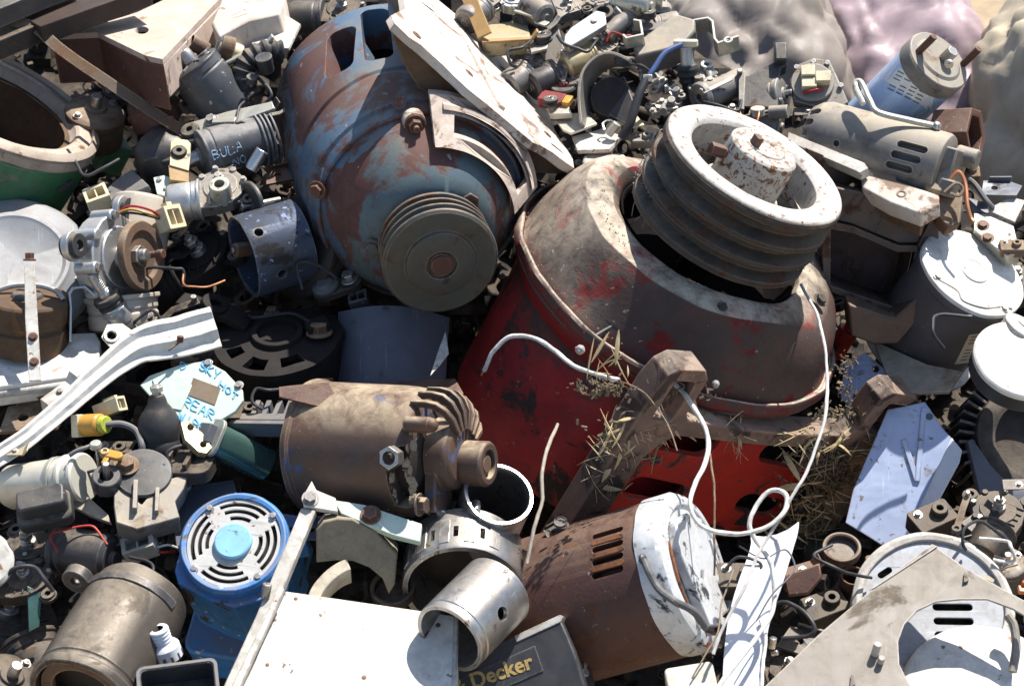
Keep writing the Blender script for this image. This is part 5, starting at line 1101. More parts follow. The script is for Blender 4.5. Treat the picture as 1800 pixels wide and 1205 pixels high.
T.part('ring', MB().lathe([(10, 4), (22, 4), (26, 0), (26, -20), (10, -10)], 32, loop=True), RUBBER); T.part('core', MB().lathe([(0, 6), (8, 6), (10, 0), (10, -10), (0, -10)], 20), mat('maroon_plastic', (.22, .03, .03), rough=.5, scale=24)); T.part('block', MB().box((-4, -40, -4), (44, 26, 20), TR(rz=-18)), MATS['maroon_plastic']); T.part('tab', MB().box((26, -40, 0), (14, 22, 12), TR(rz=-18)), AMBER)
grommet('black grommet on the zinc plate right of the blue motor foot', 968, 178, 40, ax(.5, 95), 14)
plate('zinc_plate', 'greenish zinc sheet plate right of the blue motor foot', 'plate', 1010, 212, 26, ax(.6, 100), [(968, 200), (1030, 198), (1050, 216), (1004, 234), (990, 228)], 5, GALV)
plate('zinc_plate', 'small zinc plate step directly below the black grommet by the blue motor foot', 'plate', 980, 192, 30, ax(.6, 100), [(962, 184), (1000, 186), (1006, 198), (966, 200)], 12, GALV)
plate('white_plate', 'sunlit cream plate in the hollow above the red motor dome', 'plate', 1040, 244, 26, ax(.55, 100), [(1006, 240), (1060, 226), (1092, 238), (1072, 262), (1016, 264)], 8, CREAMW)
fr = Fr(1062, 278, 40, a=ax(.55, 95)); T = Thing('relay_can', 'cream domed relay can on the dusty dome of the red motor', 'can', fr)
T.part('can', MB().prism(rrect(0, 0, 76, 42, 14), -30, 0).dent(2, .04), CREAMW, bevel=6, seg=3); T.part('base', MB().prism(rrect(0, -3, 84, 46, 12), -40, -29), WOODY)
T = Thing('bulb_holder', 'small bright steel clip with a wire loop above the cream relay can', 'clip', Fr(1068, 232, 56, a=ax(.6, 100)))
T.part('body', MB().cyl((0, 0, -6), (.6, .3, .6), 8, 26, 16), GALV); T.part('loop', MB().tube([(-6, 4, 2), (-10, 18, 6), (0, 26, 8), (10, 16, 8), (4, 4, 6)], 2, 6), BRIGHT, bevel=0)
# blue wire with black sleeve and plug
fr = Fr(1150, 140, 70); T = Thing('wire', 'dark blue wire in a black sleeve curving from the tan plug to the zinc plate', 'wire', fr)
T.part('wire', MB().tube([fr.at(1198, 78, z0(80) + 110), fr.at(1170, 92, z0(92) + 112), fr.at(1150, 120, z0(120) + 105), fr.at(1138, 138, z0(138) + 98)], 5, 10), WIREBLUE, bevel=0)
T.part('sleeve', MB().tube([fr.at(1138, 134, z0(134) + 98), fr.at(1122, 170, z0(170) + 90), fr.at(1108, 215, z0(215) + 70), fr.at(1092, 244, z0(244) + 48)], 8, 12), WIREB, bevel=0)
T.part('clip', MB().box(fr.at(1138, 138, z0(138) + 98), (16, 12, 14), None), GALV, bevel=1)
T = Thing('spark_plug_socket', 'black bellows plug with a steel top and tan cap right of the arched bracket', 'plug', Fr(1206, 86, 92, a=ax(.35, 96)))
T.part('cap', MB().prism(slot(0, 0, 46, 16, -12), 4, 16), CREAM, bevel=2); T.part('neck', MB().lathe([(0, 4), (10, 4), (11, -8), (12, -30), (0, -30)], 20), ALU)
T.part('bellows', MB().lathe([(0, -28), (18, -28), (21, -34), (17, -40), (20, -46), (15, -52), (17, -58), (12, -64), (12, -84), (0, -84)], 28), RUBBER, bevel=0)
# small carburettor-like parts
CARB = 'small die-cast linkage parts between the black bellows plug and the white pulley'
for k, (x, y, d, r, an, lab) in enumerate(((1160, 150, 50, 13, 60, 'small aluminium jet block left of the black bellows plug'), (1188, 162, 44, 12, 130, 'small aluminium screw block under the black bellows plug'), (1172, 186, 40, 14, 200, 'small die-cast elbow above the left edge of the white pulley'), (1240, 150, 46, 16, 20, 'die-cast lever block right of the black bellows plug'), (1148, 196, 30, 12, 300, 'little steel valve body beside the arched bracket'))):
    fr = Fr(x, y, d, a=ax(.7, 100), roll=an); T = Thing('linkage_block', lab, 'block', fr, CARB)
    T.part('body', MB().box((0, 0, 0), (r * 2.2, r * 1.2, r * 1.2)).cyl((r * .6, 0, 0), (.2, 1, .3), r * .55, r * 1.6, 14).cyl((-r * .6, 0, 0), (0, .3, 1), r * .5, r * 1.2, 14).prism(circ(-r * 1.4, 0, r * .6, 14), -r * .3, r * .3, [circ(-r * 1.4, 0, r * .28, 12)]), GEAR, bevel=1)
    T.part('screw', MB().hexbolt((r * .5, -r * .2, r * .6), (0, 0, 1), r * .35, r * .4), STEEL, bevel=.3); T.part('lever', MB().strip([(-r * 1.2, 0), (0, r * .2), (r * 1.6, r * .9)], r * .6, r * .16, TR(0, r * .7, 0)), GALV, bevel=.3)
fr = Fr(1250, 138, 52, a=ax(.72, 95)); T = Thing('lever_bracket', 'pale bracket with a round boss right of the black bellows plug', 'bracket', fr)
T.part('leaf', MB().prism([fr.on(*p)[:2] for p in ((1228, 122), (1244, 112), (1254, 116), (1266, 146), (1250, 168), (1234, 160))], -7, 0), CREAMW, bevel=1); T.part('boss', MB().lathe([(5, 10), (11, 10), (12, 0), (5, 0)], 20, TR(*fr.on(1242, 120)), loop=True), GALV)
T = Thing('throttle_shaft', 'mauve-grey cylinder with a round flange left of the dark angular bracket', 'cylinder', Fr(1236, 170, 46, a=ax(.5, 205)))
T.part('tube', MB().lathe([(0, 0), (22, 0), (24, -4), (24, -90), (0, -90)], 32), GREYM); T.part('flange', MB().lathe([(8, 10), (26, 10), (28, 4), (28, 0), (8, 0)], 32, loop=True), GEAR); T.part('screw', MB().hexbolt((16, 12, 10), (0, 0, 1), 6, 5), STEEL)
bar('thin_lever', 'thin white lever across the mauve-grey cylinder', 'lever', 1262, 150, 76, ax(.7, 100), [(-32, 0), (30, 0)], 9, 3, CREAMW, roll=38)
# dark angular bracket motor
fr = Fr(1345, 150, 50, a=(-.05, .42, .91)); T = Thing('angular_bracket', 'dark steel angular bracket standing upright above the white pulley', 'bracket', fr)
T.part('web', MB().prism([fr.on(*p)[:2] for p in ((1306, 138), (1362, 108), (1362, 84), (1380, 80), (1384, 114), (1372, 120), (1368, 190), (1302, 188))], -30, 0).dent(1, .03), DARK, bevel=2)
T.part('flange', MB().box(fr.on(1372, 97, 4), (22, 36, 30)), DARK, bevel=3); T.part('base', MB().prism([fr.on(*p)[:2] for p in ((1298, 132), (1310, 128), (1308, 196), (1298, 194))], -34, 6), GEAR); T.part('stud', MB().cyl(fr.on(1300, 132, 2), (0, .3, 1), 5, 12, 12), STEEL)
can_motor('small grey motor butt under the dark angular bracket', 1378, 165, 30, ax(.5, 10), 30, 70, GREYM, GEAR, shaft=.2)
T = Thing('clamp_bracket', 'pale cylinder clamp on a thin dark lever above the rim of the white pulley', 'clamp', Fr(1362, 198, 60, a=ax(.6, 100)))
T.part('tube', MB().cyl((-10, 0, 0), (1, -.1, .1), 12, 34, 18), GREYM); T.part('lever', MB().prism([(-60, -14), (-10, 4), (-6, 12), (-50, -6)], -4, 2), DARK); T.part('ear', MB().cyl((-30, 2, -6), (0, .2, 1), 13, 14, 16), CREAMW)
# octagon cover with plug
fr = Fr(1432, 145, 46, a=(-.12, .38, .92)); T = Thing('gear_cover', 'grey octagonal gear cover with a cream plug and screws left of the chrome motor', 'cover', fr)
T.part('plate', MB().prism([fr.on(*p)[:2] for p in ((1388, 140), (1404, 112), (1432, 102), (1458, 106), (1478, 148), (1492, 180), (1462, 196), (1396, 178))], -22, 0).dent(.8, .03), GEAR, bevel=2)
T.part('raised_ring', MB().prism(circ(*fr.on(1428, 148)[:2], 38, 28), 0, 8), GREYM, bevel=2)
for p in ((1430, 110), (1454, 112), (1478, 152), (1400, 120)): T.part('screw', MB().hexbolt(fr.on(*p), (0, 0, 1), 5, 6, washer=False), STEEL, bevel=.3, jit=0)
q = fr.on(1432, 142); T.part('connector', MB().box((q.x - 12, q.y + 8, 16), (24, 20, 18), TR()).box((q.x + 14, q.y - 4, 15), (26, 20, 18)).box((q.x - 10, q.y - 14, 13), (26, 18, 16)), CREAM, bevel=1.2)
T.part('red_wire', MB().tube([(q.x - 20, q.y - 30, 10), (q.x - 4, q.y - 28, 16), (q.x + 14, q.y - 22, 12)], 3, 6), WIRER, bevel=0)
# =================================================================== right side
T = Thing('canister_motor', 'bluish plated canister motor with a white paper label and splined shaft, upper right', 'motor', Fr(1648, 108, 110, a=(.46, .50, .73), up=(-.5, .6, 0)))
f_ = T.fr
T.part('can', MB().lathe([(0, 0), (54, 0), (60, -4), (61, -12), (60, -16), (60, -236), (54, -242), (0, -242)], 64).dent(1, .02), CHROME, bevel=1)
cp_ = T.part('end_cap', MB().lathe([(0, 8), (40, 8), (46, 4), (60, 4), (62.5, 0), (62.5, -26), (60.8, -28), (60.8, -3), (0, -3)], 64), GREYM, bevel=1)
T.part('splined_shaft', MB().prism(sum([[(11 * cos(rad(k * 24)), 11 * sin(rad(k * 24))), (8.5 * cos(rad(k * 24 + 12)), 8.5 * sin(rad(k * 24 + 12)))] for k in range(15)], []), 8, 34, m=TR(6, -6)), STEEL, bevel=.4)
for x, y in ((-30, 34), (44, -34)): T.part('stud', MB().cyl((x, y, 4), (0, 0, 1), 6.5, 46, 14), RUSTY)
q = on_cyl(f_, 1668, 112, 62); d = V((q.x, q.y, 0)).normalized(); T.part('screw', MB().cyl(d * 60 + V((0, 0, q.z)), d, 8, 6, 16).cyl(d * 66 + V((0, 0, q.z)), d, 4, 2, 12), STEEL)
def patch(fr, corners, r, nx=10, ny=6, lift=.7):
    b = MB(); rows = []
    (a0, a1, a2, a3) = corners
    for j in range(ny + 1):
        row = []
        for i in range(nx + 1):
            u, v = i / nx, j / ny
            x = (a0[0] * (1 - u) + a1[0] * u) * (1 - v) + (a3[0] * (1 - u) + a2[0] * u) * v; y = (a0[1] * (1 - u) + a1[1] * u) * (1 - v) + (a3[1] * (1 - u) + a2[1] * u) * v
            q = on_cyl(fr, x, y, r + lift); row.append(b.V(q))
        rows.append(row)
    for j in range(ny):
        for i in range(nx): b.F([rows[j][i], rows[j + 1][i], rows[j + 1][i + 1], rows[j][i + 1]])
    return b
lab_ = T.part('paper_label', patch(f_, ((1566, 112), (1646, 152), (1636, 196), (1545, 134)), 60), mat('white_paper_label', (.78, .78, .76), rough=.6, bump=.03, scale=30, grime=.12), bevel=0, jit=0)
pr = MB()
for k in range(6):
    for s_ in range(4):
        x0, y0 = 1578 + s_ * 15 - k * 3.6, 124 + s_ * 7.4 + k * 6.0
        if random.random() < .25: continue
        bm2 = patch(f_, ((x0, y0), (x0 + 11, y0 + 5.2), (x0 + 10.5, y0 + 7), (x0 - .5, y0 + 1.8)), 60, 2, 1, 1.2)
        me_ = bpy.data.meshes.new('x'); bm2.bm.to_mesh(me_); bm2.bm.free(); pr.bm.from_mesh(me_); bpy.data.meshes.remove(me_)
T.part('label_print', pr, INK, parent=lab_, bevel=0, jit=0)
cup('hex_housing', 'rusty hexagonal hollow housing behind the chrome motor at the right', 'housing', 1716, 236, 60, (.84, -.02, .54), 50, 70, 14, RUSTY, n=6)
can_motor('short brown stub motor right of the grey slotted motor end', 1674, 248, 60, ax(.45, 50), 24, 50, CAST, CAST, shaft=0, bolts=0)
# grey slotted motor
T = Thing('slotted_motor', 'long grey dusty motor with oval vent slots near both ends', 'motor', Fr(1664, 298, 92, a=(.845, -.30, .44), up=(0, 1, 0)))
f_ = T.fr
b = MB().lathe([(0, 0), (52, 0), (60, -4), (63, -10), (63, -236), (60, -246), (48, -262), (0, -266)], 72).dent(1.2, .02)
c = MB()
for (x, y, L) in ((1604, 258, 56), (1592, 276, 56), (1580, 294, 50), (1424, 190, 44), (1410, 208, 44), (1400, 228, 40)):
    q = on_cyl(f_, x, y, 63); ph = math.degrees(math.atan2(q.y, q.x))
    c.prism(slot(0, 0, L, 13), 44, 90, m=Mx.Translation((0, 0, q.z)) @ Mx.Rotation(rad(ph), 4, 'Z') @ Mx(((0, 0, 1, 0), (0, 1, 0, 0), (1, 0, 0, 0), (0, 0, 0, 1))))
q = on_cyl(f_, 1470, 252, 63); d = V((q.x, q.y, 0)).normalized(); c.cyl(d * 50 + V((0, 0, q.z)), d, 6, 30, 14)
b.cut(c)
T.part('shell', b, GREYM, bevel=1); T.part('armature', MB().lathe([(0, -6), (44, -6), (44, -255), (0, -255)], 36), OILY, bevel=0)
T.part('end_frame', MB().box((0, 4, 10), (84, 70, 22)).cyl((16, 30, 4), (0, 0, 1), 18, 40, 20).box((-26, -30, 20), (36, 30, 26)), GREYM, bevel=3)
T.part('through_rod', MB().cyl(f_.at(1520, 196, z0(196) + 150) , (0, 0, 1), 6, 150, 12), CAST) if 0 else None
fr = Fr(1575, 195, 120); T = Thing('bail_wire', 'grey bail rod bent round the chrome motor and along the grey slotted motor', 'rod', fr)
T.part('rod', MB().tube([fr.at(1518, 182, z0(182) + 150), fr.at(1506, 160, z0(160) + 150), fr.at(1504, 146, z0(150) + 146), fr.at(1514, 146, z0(150) + 150), fr.at(1530, 178, z0(178) + 158), fr.at(1545, 198, z0(198) + 158), fr.at(1600, 212, z0(212) + 150), fr.at(1645, 222, z0(222) + 146)], 5.5, 10), GALV, bevel=0)
T.part('eye', MB().ball(fr.at(1646, 222, z0(222) + 146), 9, 14), STEEL, bevel=0)
# bracket plate, foot casting, channel
plate('side_bracket', 'long grey-white bracket edge running from the white pulley under the grey slotted motor', 'bracket', 1450, 265, 84, (-.25, .6, .76), [(1386, 232), (1400, 238), (1520, 286), (1527, 296), (1512, 304), (1448, 276), (1384, 248)], 20, CREAMW, bev=1)
plate('shaded_bracket', 'dark brown bracket plate in the shade below the grey slotted motor', 'bracket', 1480, 320, 30, (.25, -.35, .9), [(1420, 262), (1515, 300), (1522, 350), (1480, 400), (1440, 330)], 12, IRON, [pcirc(1505, 300, 6, 12), pcirc(1500, 328, 7, 12)])
fr = Fr(1576, 345, 110, a=(-.16, .66, .73)); T = Thing('foot_casting', 'sunlit cast mounting foot with a drilled hole at the end of the grey slotted motor', 'casting', fr)
T.part('foot', MB().prism([fr.on(*p)[:2] for p in ((1514, 312), (1524, 296), (1548, 292), (1576, 304), (1574, 316), (1650, 342), (1652, 358), (1620, 376), (1566, 356), (1516, 330))], -34, 0).dent(2.5, .04), FOOT, bevel=4, seg=3)
q = fr.on(1585, 341); T.part('hole_bush', MB().lathe([(5, 1), (9, 1), (9, -3), (5, -3)], 18, TR(q.x, q.y), loop=True), IRON)
T.part('front_wall', MB().prism([fr.on(*p)[:2] for p in ((1516, 330), (1620, 374), (1626, 350), (1530, 312))], -60, -30).dent(2, .03), CAST, bevel=3)
fr = Fr(1545, 480, -30, a=(-.05, -.22, .97)); T = Thing('channel_beam', 'dark rusty steel channel opening toward the viewer right of the white pulley', 'channel', fr)
outer = [(1452, 382), (1500, 396), (1590, 436), (1624, 432), (1648, 352), (1640, 350), (1640, 470), (1590, 552), (1570, 556), (1490, 530), (1458, 500), (1440, 520), (1440, 380)]
o2 = [fr.on(*p)[:2] for p in ((1446, 386), (1500, 398), (1580, 432), (1612, 432), (1616, 442), (1590, 546), (1574, 552), (1500, 528), (1446, 508))]
i2 = [fr.on(*p)[:2] for p in ((1460, 402), (1500, 410), (1576, 444), (1602, 444), (1584, 532), (1572, 540), (1502, 516), (1460, 500))]
T.part('frame', MB().prism(o2, -120, 0, [i2]).dent(2, .02), IRON, bevel=2.5)
T.part('back', MB().prism(o2, -128, -118), RUSTY); T.part('side_plate', MB().prism([fr.on(*p)[:2] for p in ((1612, 434), (1650, 356), (1652, 440), (1600, 548), (1590, 546))], -60, -4).dent(2, .03), IRON, bevel=2.5)
T.part('upper_web', MB().prism([fr.on(*p)[:2] for p in ((1470, 330), (1520, 340), (1630, 378), (1648, 356), (1614, 430), (1580, 430), (1500, 396), (1456, 384))], -70, -8).dent(3, .03), IRON, bevel=3)
T.part('crumb', MB().ball(fr.on(1490, 318, 2), 6, 8).ball(fr.on(1465, 378, 10), 10, 8), STRAW, bevel=0) if 0 else None
fr = Fr(1550, 575, -60, a=(0, -.35, .93)); T = Thing('curved_tray', 'dark curved steel tray hanging under the rusty channel', 'tray', fr)
T.part('lip', MB().prism([fr.on(*p)[:2] for p in ((1492, 534), (1572, 560), (1616, 520), (1608, 570), (1580, 604), (1540, 606), (1496, 590))], -70, 0).dent(2, .03), IRON, bevel=4)
plate('lever_end', 'dusty red-brown square block behind the bare wires right of the slotted motor', 'block', 1672, 350, 84, (.1, .45, .9), [(1652, 336), (1678, 330), (1694, 344), (1690, 392), (1668, 402), (1650, 380)], 30, CAST, bev=3, dent=3)
plate('end_block', 'crumbling tan block at the end of the grey slotted motor', 'block', 1650, 318, 112, (.1, .6, .8), [(1622, 306), (1652, 300), (1668, 318), (1656, 336), (1630, 330)], 26, MAGNET, bev=3, dent=3)
# grey round-topped motor
fr = Fr(1712, 476, 10, a=(.34, .62, .70)); T = Thing('round_motor', 'dark grey round motor with a sunlit white top plate and a rating label', 'motor', fr)
T.part('body', MB().lathe([(0, -6), (98, -6), (100, -10), (100, -24), (97, -27), (97, -190), (94, -200), (0, -204)], 88).dent(1, .015), mat('dark_bronze_grey_paint', (.075, .07, .078), (.09, .085, .09), chips=((.3, .26, .22), .1, 5), rough=.38, metal=.15, bump=.08, dust=.4, scale=12, grime=.15, edge=(.3, .28, .25)), bevel=1)
tp = T.part('top_plate', MB().lathe([(0, 2), (26, 2), (28, 0), (94, 0), (100, -3), (101, -10), (94, -10), (0, -10)], 88).dent(1, .02), WHITE, bevel=1)
T.part('centre_ring', MB().lathe([(24, 3.2), (27, 3.2), (27, 0), (24, 0)], 40, loop=True), GALV, parent=tp, bevel=.4)
for a in (20, 100, 190, 285):
    T.part('rivet', MB().hexbolt((88 * cos(rad(a)), 88 * sin(rad(a)), 0), (0, 0, 1), 6, 5), GALV, parent=tp, bevel=.3, jit=0)
T.part('seam', MB().tube([(-90, -20, .6), (-60, -46, .6), (-58, -70, .6), (-20, -84, .6), (16, -82, .6), (40, -86, .6)], 1.6, 6), GREYM, parent=tp, bevel=0)
rl = T.part('rating_label', patch(fr, ((1704, 588), (1756, 582), (1736, 634), (1678, 640)), 97, lift=.8), TAG, bevel=0, jit=0)
pr = MB()
for k in range(8):
    for s_ in range(3):
        if random.random() < .2: continue
        u0 = .1 + s_ * .28; x0 = 1704 + 52 * u0 - 24 * (k + .7) / 9; y0 = 588 - 6 * u0 + 52 * (k + .7) / 9
        bm2 = patch(fr, ((x0, y0), (x0 + 12, y0 - 1.5), (x0 + 11.4, y0 + .4), (x0 - .6, y0 + 2)), 97, 2, 1, 1.3)
        me_ = bpy.data.meshes.new('x'); bm2.bm.to_mesh(me_); bm2.bm.free(); pr.bm.from_mesh(me_); bpy.data.meshes.remove(me_)
T.part('label_print', pr, INK, parent=rl, bevel=0, jit=0)
T.part('skirt', MB().lathe([(97, -190), (104, -196), (112, -200), (112, -206), (97, -206)], 88, loop=True), CREAMW)
# galvanised bracket, blue cable
T = Thing('galvanised_bracket', 'bent galvanised U bracket with a blue-grey cable at the right edge', 'bracket', Fr(1748, 370, 0, a=(-.1, .62, .78)))
f_ = T.fr
T.part('top', MB().prism([f_.on(*p)[:2] for p in ((1738, 366), (1776, 346), (1802, 352), (1784, 390), (1742, 372))], -4, 0), CREAMW, bevel=.8)
T.part('side', MB().prism([f_.on(*p)[:2] for p in ((1712, 370), (1740, 372), (1782, 392), (1794, 440), (1770, 446), (1712, 400))], -34, -6), GALV, bevel=1.5)
T.part('inner', MB().prism([f_.on(*p)[:2] for p in ((1700, 340), (1736, 352), (1740, 370), (1710, 366))], -30, -8), PANELB)
T.part('cable', MB().tube([f_.at(1690, 372, z0(370) - 20), f_.at(1682, 330, z0(330) + 0), f_.at(1704, 316, z0(316) + 2), f_.at(1734, 352, z0(352) + 6), f_.at(1746, 366, z0(366) + 0)], 5, 8), GREYPL, bevel=0)
for p in ((1728, 396), (1736, 418)): T.part('bolt', MB().hexbolt(f_.on(*p, -6), (0, 0, 1), 8, 6), RUSTY)
fr = Fr(1690, 360, 100); T = Thing('bare_wires', 'twist of bare brown wires at the end of the grey slotted motor', 'wire', fr)
T.part('wire', MB().tube([fr.at(1664, 322, z0(322) + 120), fr.at(1684, 302, z0(305) + 128), fr.at(1696, 322, z0(322) + 124), fr.at(1700, 360, z0(360) + 116), fr.at(1706, 382, z0(380) + 110), fr.at(1712, 390, z0(390) + 108)], 4, 8), COPPER, bevel=0)
T.part('strand', MB().tube([fr.at(1660, 338, z0(338) + 122), fr.at(1680, 322, z0(322) + 130), fr.at(1692, 330, z0(330) + 126), fr.at(1686, 344, z0(344) + 122), fr.at(1670, 340, z0(340) + 122)], 3, 6), CAST, bevel=0)
# white lid can
fr = Fr(1796, 630, 60, a=(.12, .62, .77)); T = Thing('lid_can', 'can with a flat sunlit white lid cut by the right edge', 'can', fr)
T.part('lid', MB().lathe([(0, 0), (82, 0), (86, -4), (86, -12), (0, -12)], 64), WHITE); T.part('can', MB().lathe([(0, -10), (82, -10), (82, -46), (0, -48)], 64), BLKPL)
can_motor('small cream round motor at the right edge between the round motor and the white lid', 1800, 570, 40, ax(.5, 60), 34, 70, CREAMW, CREAMW, shaft=0, bolts=0)
plate('tan_plate', 'dusty grey-tan plate under the dark grey round motor', 'plate', 1610, 640, -110, (-.2, .6, .77), [(1536, 600), (1560, 610), (1630, 640), (1692, 652), (1668, 688), (1600, 690), (1560, 660)], 8, GREYM)
plate('blue_sheet', 'pale blue sheet with dark spots between the red motor and the grey round motor', 'sheet metal', 1535, 660, -160, (-.3, .25, .92), [(1484, 640), (1520, 620), (1572, 660), (1560, 690), (1500, 720), (1478, 700)], 4, SHEET, [pcirc(1540, 648, 6, 12), pcirc(1508, 698, 8, 14)])
# large pale blue folded sheet
fr = Fr(1590, 810, 30, a=(-.10, .25, .96), z=z0(810) - 160); T = Thing('folded_panel', 'large pale blue coated sheet panel with a bright folded edge right of the red motor', 'sheet metal', fr)
T.part('face', MB().prism([fr.on(*p)[:2] for p in ((1560, 720), (1626, 706), (1660, 756), (1684, 782), (1600, 950), (1566, 966), (1486, 918), (1500, 860))], -5, 0).dent(1.5, .01), SHEET, bevel=.8)
T.part('folded_edge', MB().prism([fr.on(*p)[:2] for p in ((1672, 770), (1690, 792), (1686, 814), (1608, 958), (1568, 970), (1590, 946))], 2, 8, fn=lambda x, y, z: (x, y, z)).dent(1, .01), STRAP, bevel=1.5)  # whiter than the face, standing in for sun on the fold
for q_ in (((1588, 772), (1612, 846)), ((1624, 716), (1612, 846))):
    a_, b_ = fr.on(*q_[0]), fr.on(*q_[1]); d_ = b_ - a_; n_ = V((-d_.y, d_.x, 0)).normalized() * 5
    T.part('rib', MB().prism([(a_ + n_)[:2], (a_ - n_)[:2], (b_ - n_)[:2], (b_ + n_)[:2]], -1, 3.5), SHEET, bevel=1.5)
T.part('rivet', MB().cyl(fr.on(1634, 732), (0, 0, 1), 6, 3, 16), GREYPL)
# finned black housing
fr = Fr(1775, 765, -140, a=(.10, .35, .93), roll=-12); T = Thing('finned_housing', 'black finned alternator housing with a dark round bore at the right edge', 'housing', fr)
T.part('shell', MB().lathe([(70, 0), (88, 4), (104, 0), (108, -14), (108, -90), (70, -90)], 72, TR(46, 0), loop=True).dent(2, .02), OILY, bevel=2)
T.part('bore', MB().lathe([(0, -40), (72, -30), (74, -44), (0, -50)], 48, TR(46, 0)), OILY)
for k in range(17):
    A = rad(115 + k * 8.5); T.part('fin', MB().box((0, 0, 0), (34, 5, 84), Mx.Translation((46 + 118 * cos(A), 118 * sin(A), -48)) @ Mx.Rotation(A, 4, 'Z')), DARK, bevel=.8)
T.part('flange', MB().prism([(-44, -116), (30, -116), (150, -100), (150, -80), (20, -96), (-30, -60), (-66, -20), (-74, -26)], -20, 2).dent(2, .03), PANELB, bevel=2); T.part('bolt', MB().hexbolt((64, -98, 2), (0, 0, 1), 12, 12), CHROME)
# bottom right: perforated plate, louvred housing, white disc
fr = Fr(1600, 1100, 0, a=(-.10, .60, .79), z=z0(1100) + 120); T = Thing('cut_plate', 'large scratched grey steel plate with a big round cut-out in the lower right corner', 'steel plate', fr)
ho = [(1800, 1076), (1815, 1084), (1740, 1042), (1690, 1034), (1640, 1052), (1608, 1066), (1590, 1090), (1578, 1120), (1580, 1160), (1592, 1215), (1592, 1250)]
P = [(1300, 1250), (1345, 1205), (1440, 1112), (1540, 1030), (1638, 958), (1648, 962), (1700, 1000), (1815, 1062), (1830, 1096), (1780, 1068), (1735, 1052), (1690, 1052), (1645, 1056), (1612, 1072), (1590, 1096), (1580, 1126), (1582, 1166), (1606, 1215), (1612, 1250)]
T.part('sheet', MB().prism([fr.on(*p)[:2] for p in P], -5, 0).dent(2, .008), PLATEM, bevel=1)
T.part('corner_fold', MB().prism([fr.on(*p)[:2] for p in ((1638, 957), (1648, 961), (1540, 1032), (1528, 1038))], 0, 3), PLATEM, bevel=.6)
for (x, y, L) in ((1697, 1015, 22), (1540, 1150, 12), (1498, 1196, 24)):
    q = fr.on(x, y); T.part('tab', MB().prism([(q.x - 5, q.y - L * .6), (q.x + 5, q.y - L * .4), (q.x + 4, q.y + L * .5), (q.x - 2, q.y + L * .4)], 0, 5), DARK)
q = fr.on(1537, 1150); T.part('screw_stub', MB().cyl((q.x, q.y, 0), (.2, .3, .9), 7, 26, 14).cyl((q.x + 10, q.y - 14, 0), (.1, 0, 1), 6, 16, 12), CREAMW)
c_ = mat('grey_louvred_steel', (.36, .38, .41), (.30, .32, .35), chips=((.1, .1, .1), .12, 6), rough=.45, metal=.3, bump=.08, dust=.4, scale=16, grime=.25)
fr = Fr(1640, 1066, 30, a=(-.06, .48, .88)); T = Thing('louvred_housing', 'grey louvred round housing under the cut-out of the steel plate', 'housing', fr)
sl_ = [slot(20 + 0, y, 84, 15) for y in (-62, -36, -10)] + [slot(74, y, 60, 13) for y in (18, 40)]
T.part('face', MB().prism(circ(0, 0, 128, 72), -6, 0, [slot(34, -y, 70, 14) for y in (0, 26, 52, 78)] + [circ(-34, 20, 11, 18), slot(-80, 64, 30, 12, 35)]), c_, bevel=.8)
T.part('rim', MB().lathe([(124, 6), (134, 8), (142, 0), (142, -70), (124, -70), (124, -4)], 88, loop=True).dent(1.5, .02), GREYR if 0 else CREAMW, bevel=1.5); T.part('floor', MB().lathe([(0, -60), (124, -60), (124, -66), (0, -66)], 40), OILY, bevel=0)
fr = Fr(1730, 1222, 40, a=(-.08, .62, .78)); T = Thing('white_disc', 'plain white enamel disc under the steel plate in the lower right corner', 'disc', fr)
T.part('disc', MB().lathe([(0, 8), (100, 6), (140, 0), (146, -8), (140, -14), (0, -14)], 80).dent(1.5, .01), WHITE, bevel=1)
for (x, y) in ((1772, 1158), (1748, 1182), (1772, 1184)): q = fr.on(x, y + 12, 3); T.part('vent_hole', MB().lathe([(0, 1.2), (6, 1.2), (7, 0), (0, 0)], 16, TR(q.x, q.y, 3)), DARK, bevel=0)
T.part('crease', MB().tube([fr.on(x, y, 4) for x, y in ((1720, 1192), (1750, 1198), (1772, 1196), (1792, 1205))], 1.6, 6), GREYM, bevel=0)
fr = Fr(1784, 1120, 60); T = Thing('cable', 'grey-tan cable hanging behind the steel plate at the right edge', 'cable', fr)
T.part('cable', MB().tube([fr.at(1770, 1080, z0(1080) + 96), fr.at(1782, 1100, z0(1100) + 90), fr.at(1786, 1140, z0(1140) + 80), fr.at(1780, 1180, z0(1180) + 70)], 8, 10), GREYM, bevel=0)
# white strap panels bottom centre-right
fr = Fr(1340, 1080, 0, a=(-.2, .3, .93), z=z0(1080) + 60); T = Thing('bent_strap', 'white plastic strap bent over at its sunlit top, lower centre right', 'strap', fr)
b = MB(); rows = []
cl = [(1362, 930, 10), (1360, 950, 50), (1346, 996, 84), (1322, 1070, 80), (1310, 1130, 74), (1302, 1225, 70)]
P = catmull([fr.at(x, y, z0(y) + d) for x, y, d in cl], 8)
for i, p in enumerate(P):
    t = (P[min(i + 1, len(P) - 1)] - P[max(0, i - 1)]).normalized(); k = i / (len(P) - 1)
    sd_ = (V((.93, .28, .1)) - t * t.dot(V((.93, .28, .1)))).normalized(); u = sd_.cross(t).normalized(); wd = 46 - 12 * k
    rows.append([b.V(p + sd_ * wd * s_ + u * ((1 - s_ * s_) * 12 * (1 - k) + o_)) for s_, o_ in ((-1, 2), (-.5, 2), (0, 2), (.5, 2), (1, 2), (1, -2), (.5, -2), (0, -2), (-.5, -2), (-1, -2))])
for A, Bq in zip(rows, rows[1:]):
    for i in range(10): b.F([A[i], A[(i + 1) % 10], Bq[(i + 1) % 10], Bq[i]])
b.F(rows[0]); b.F(rows[-1])
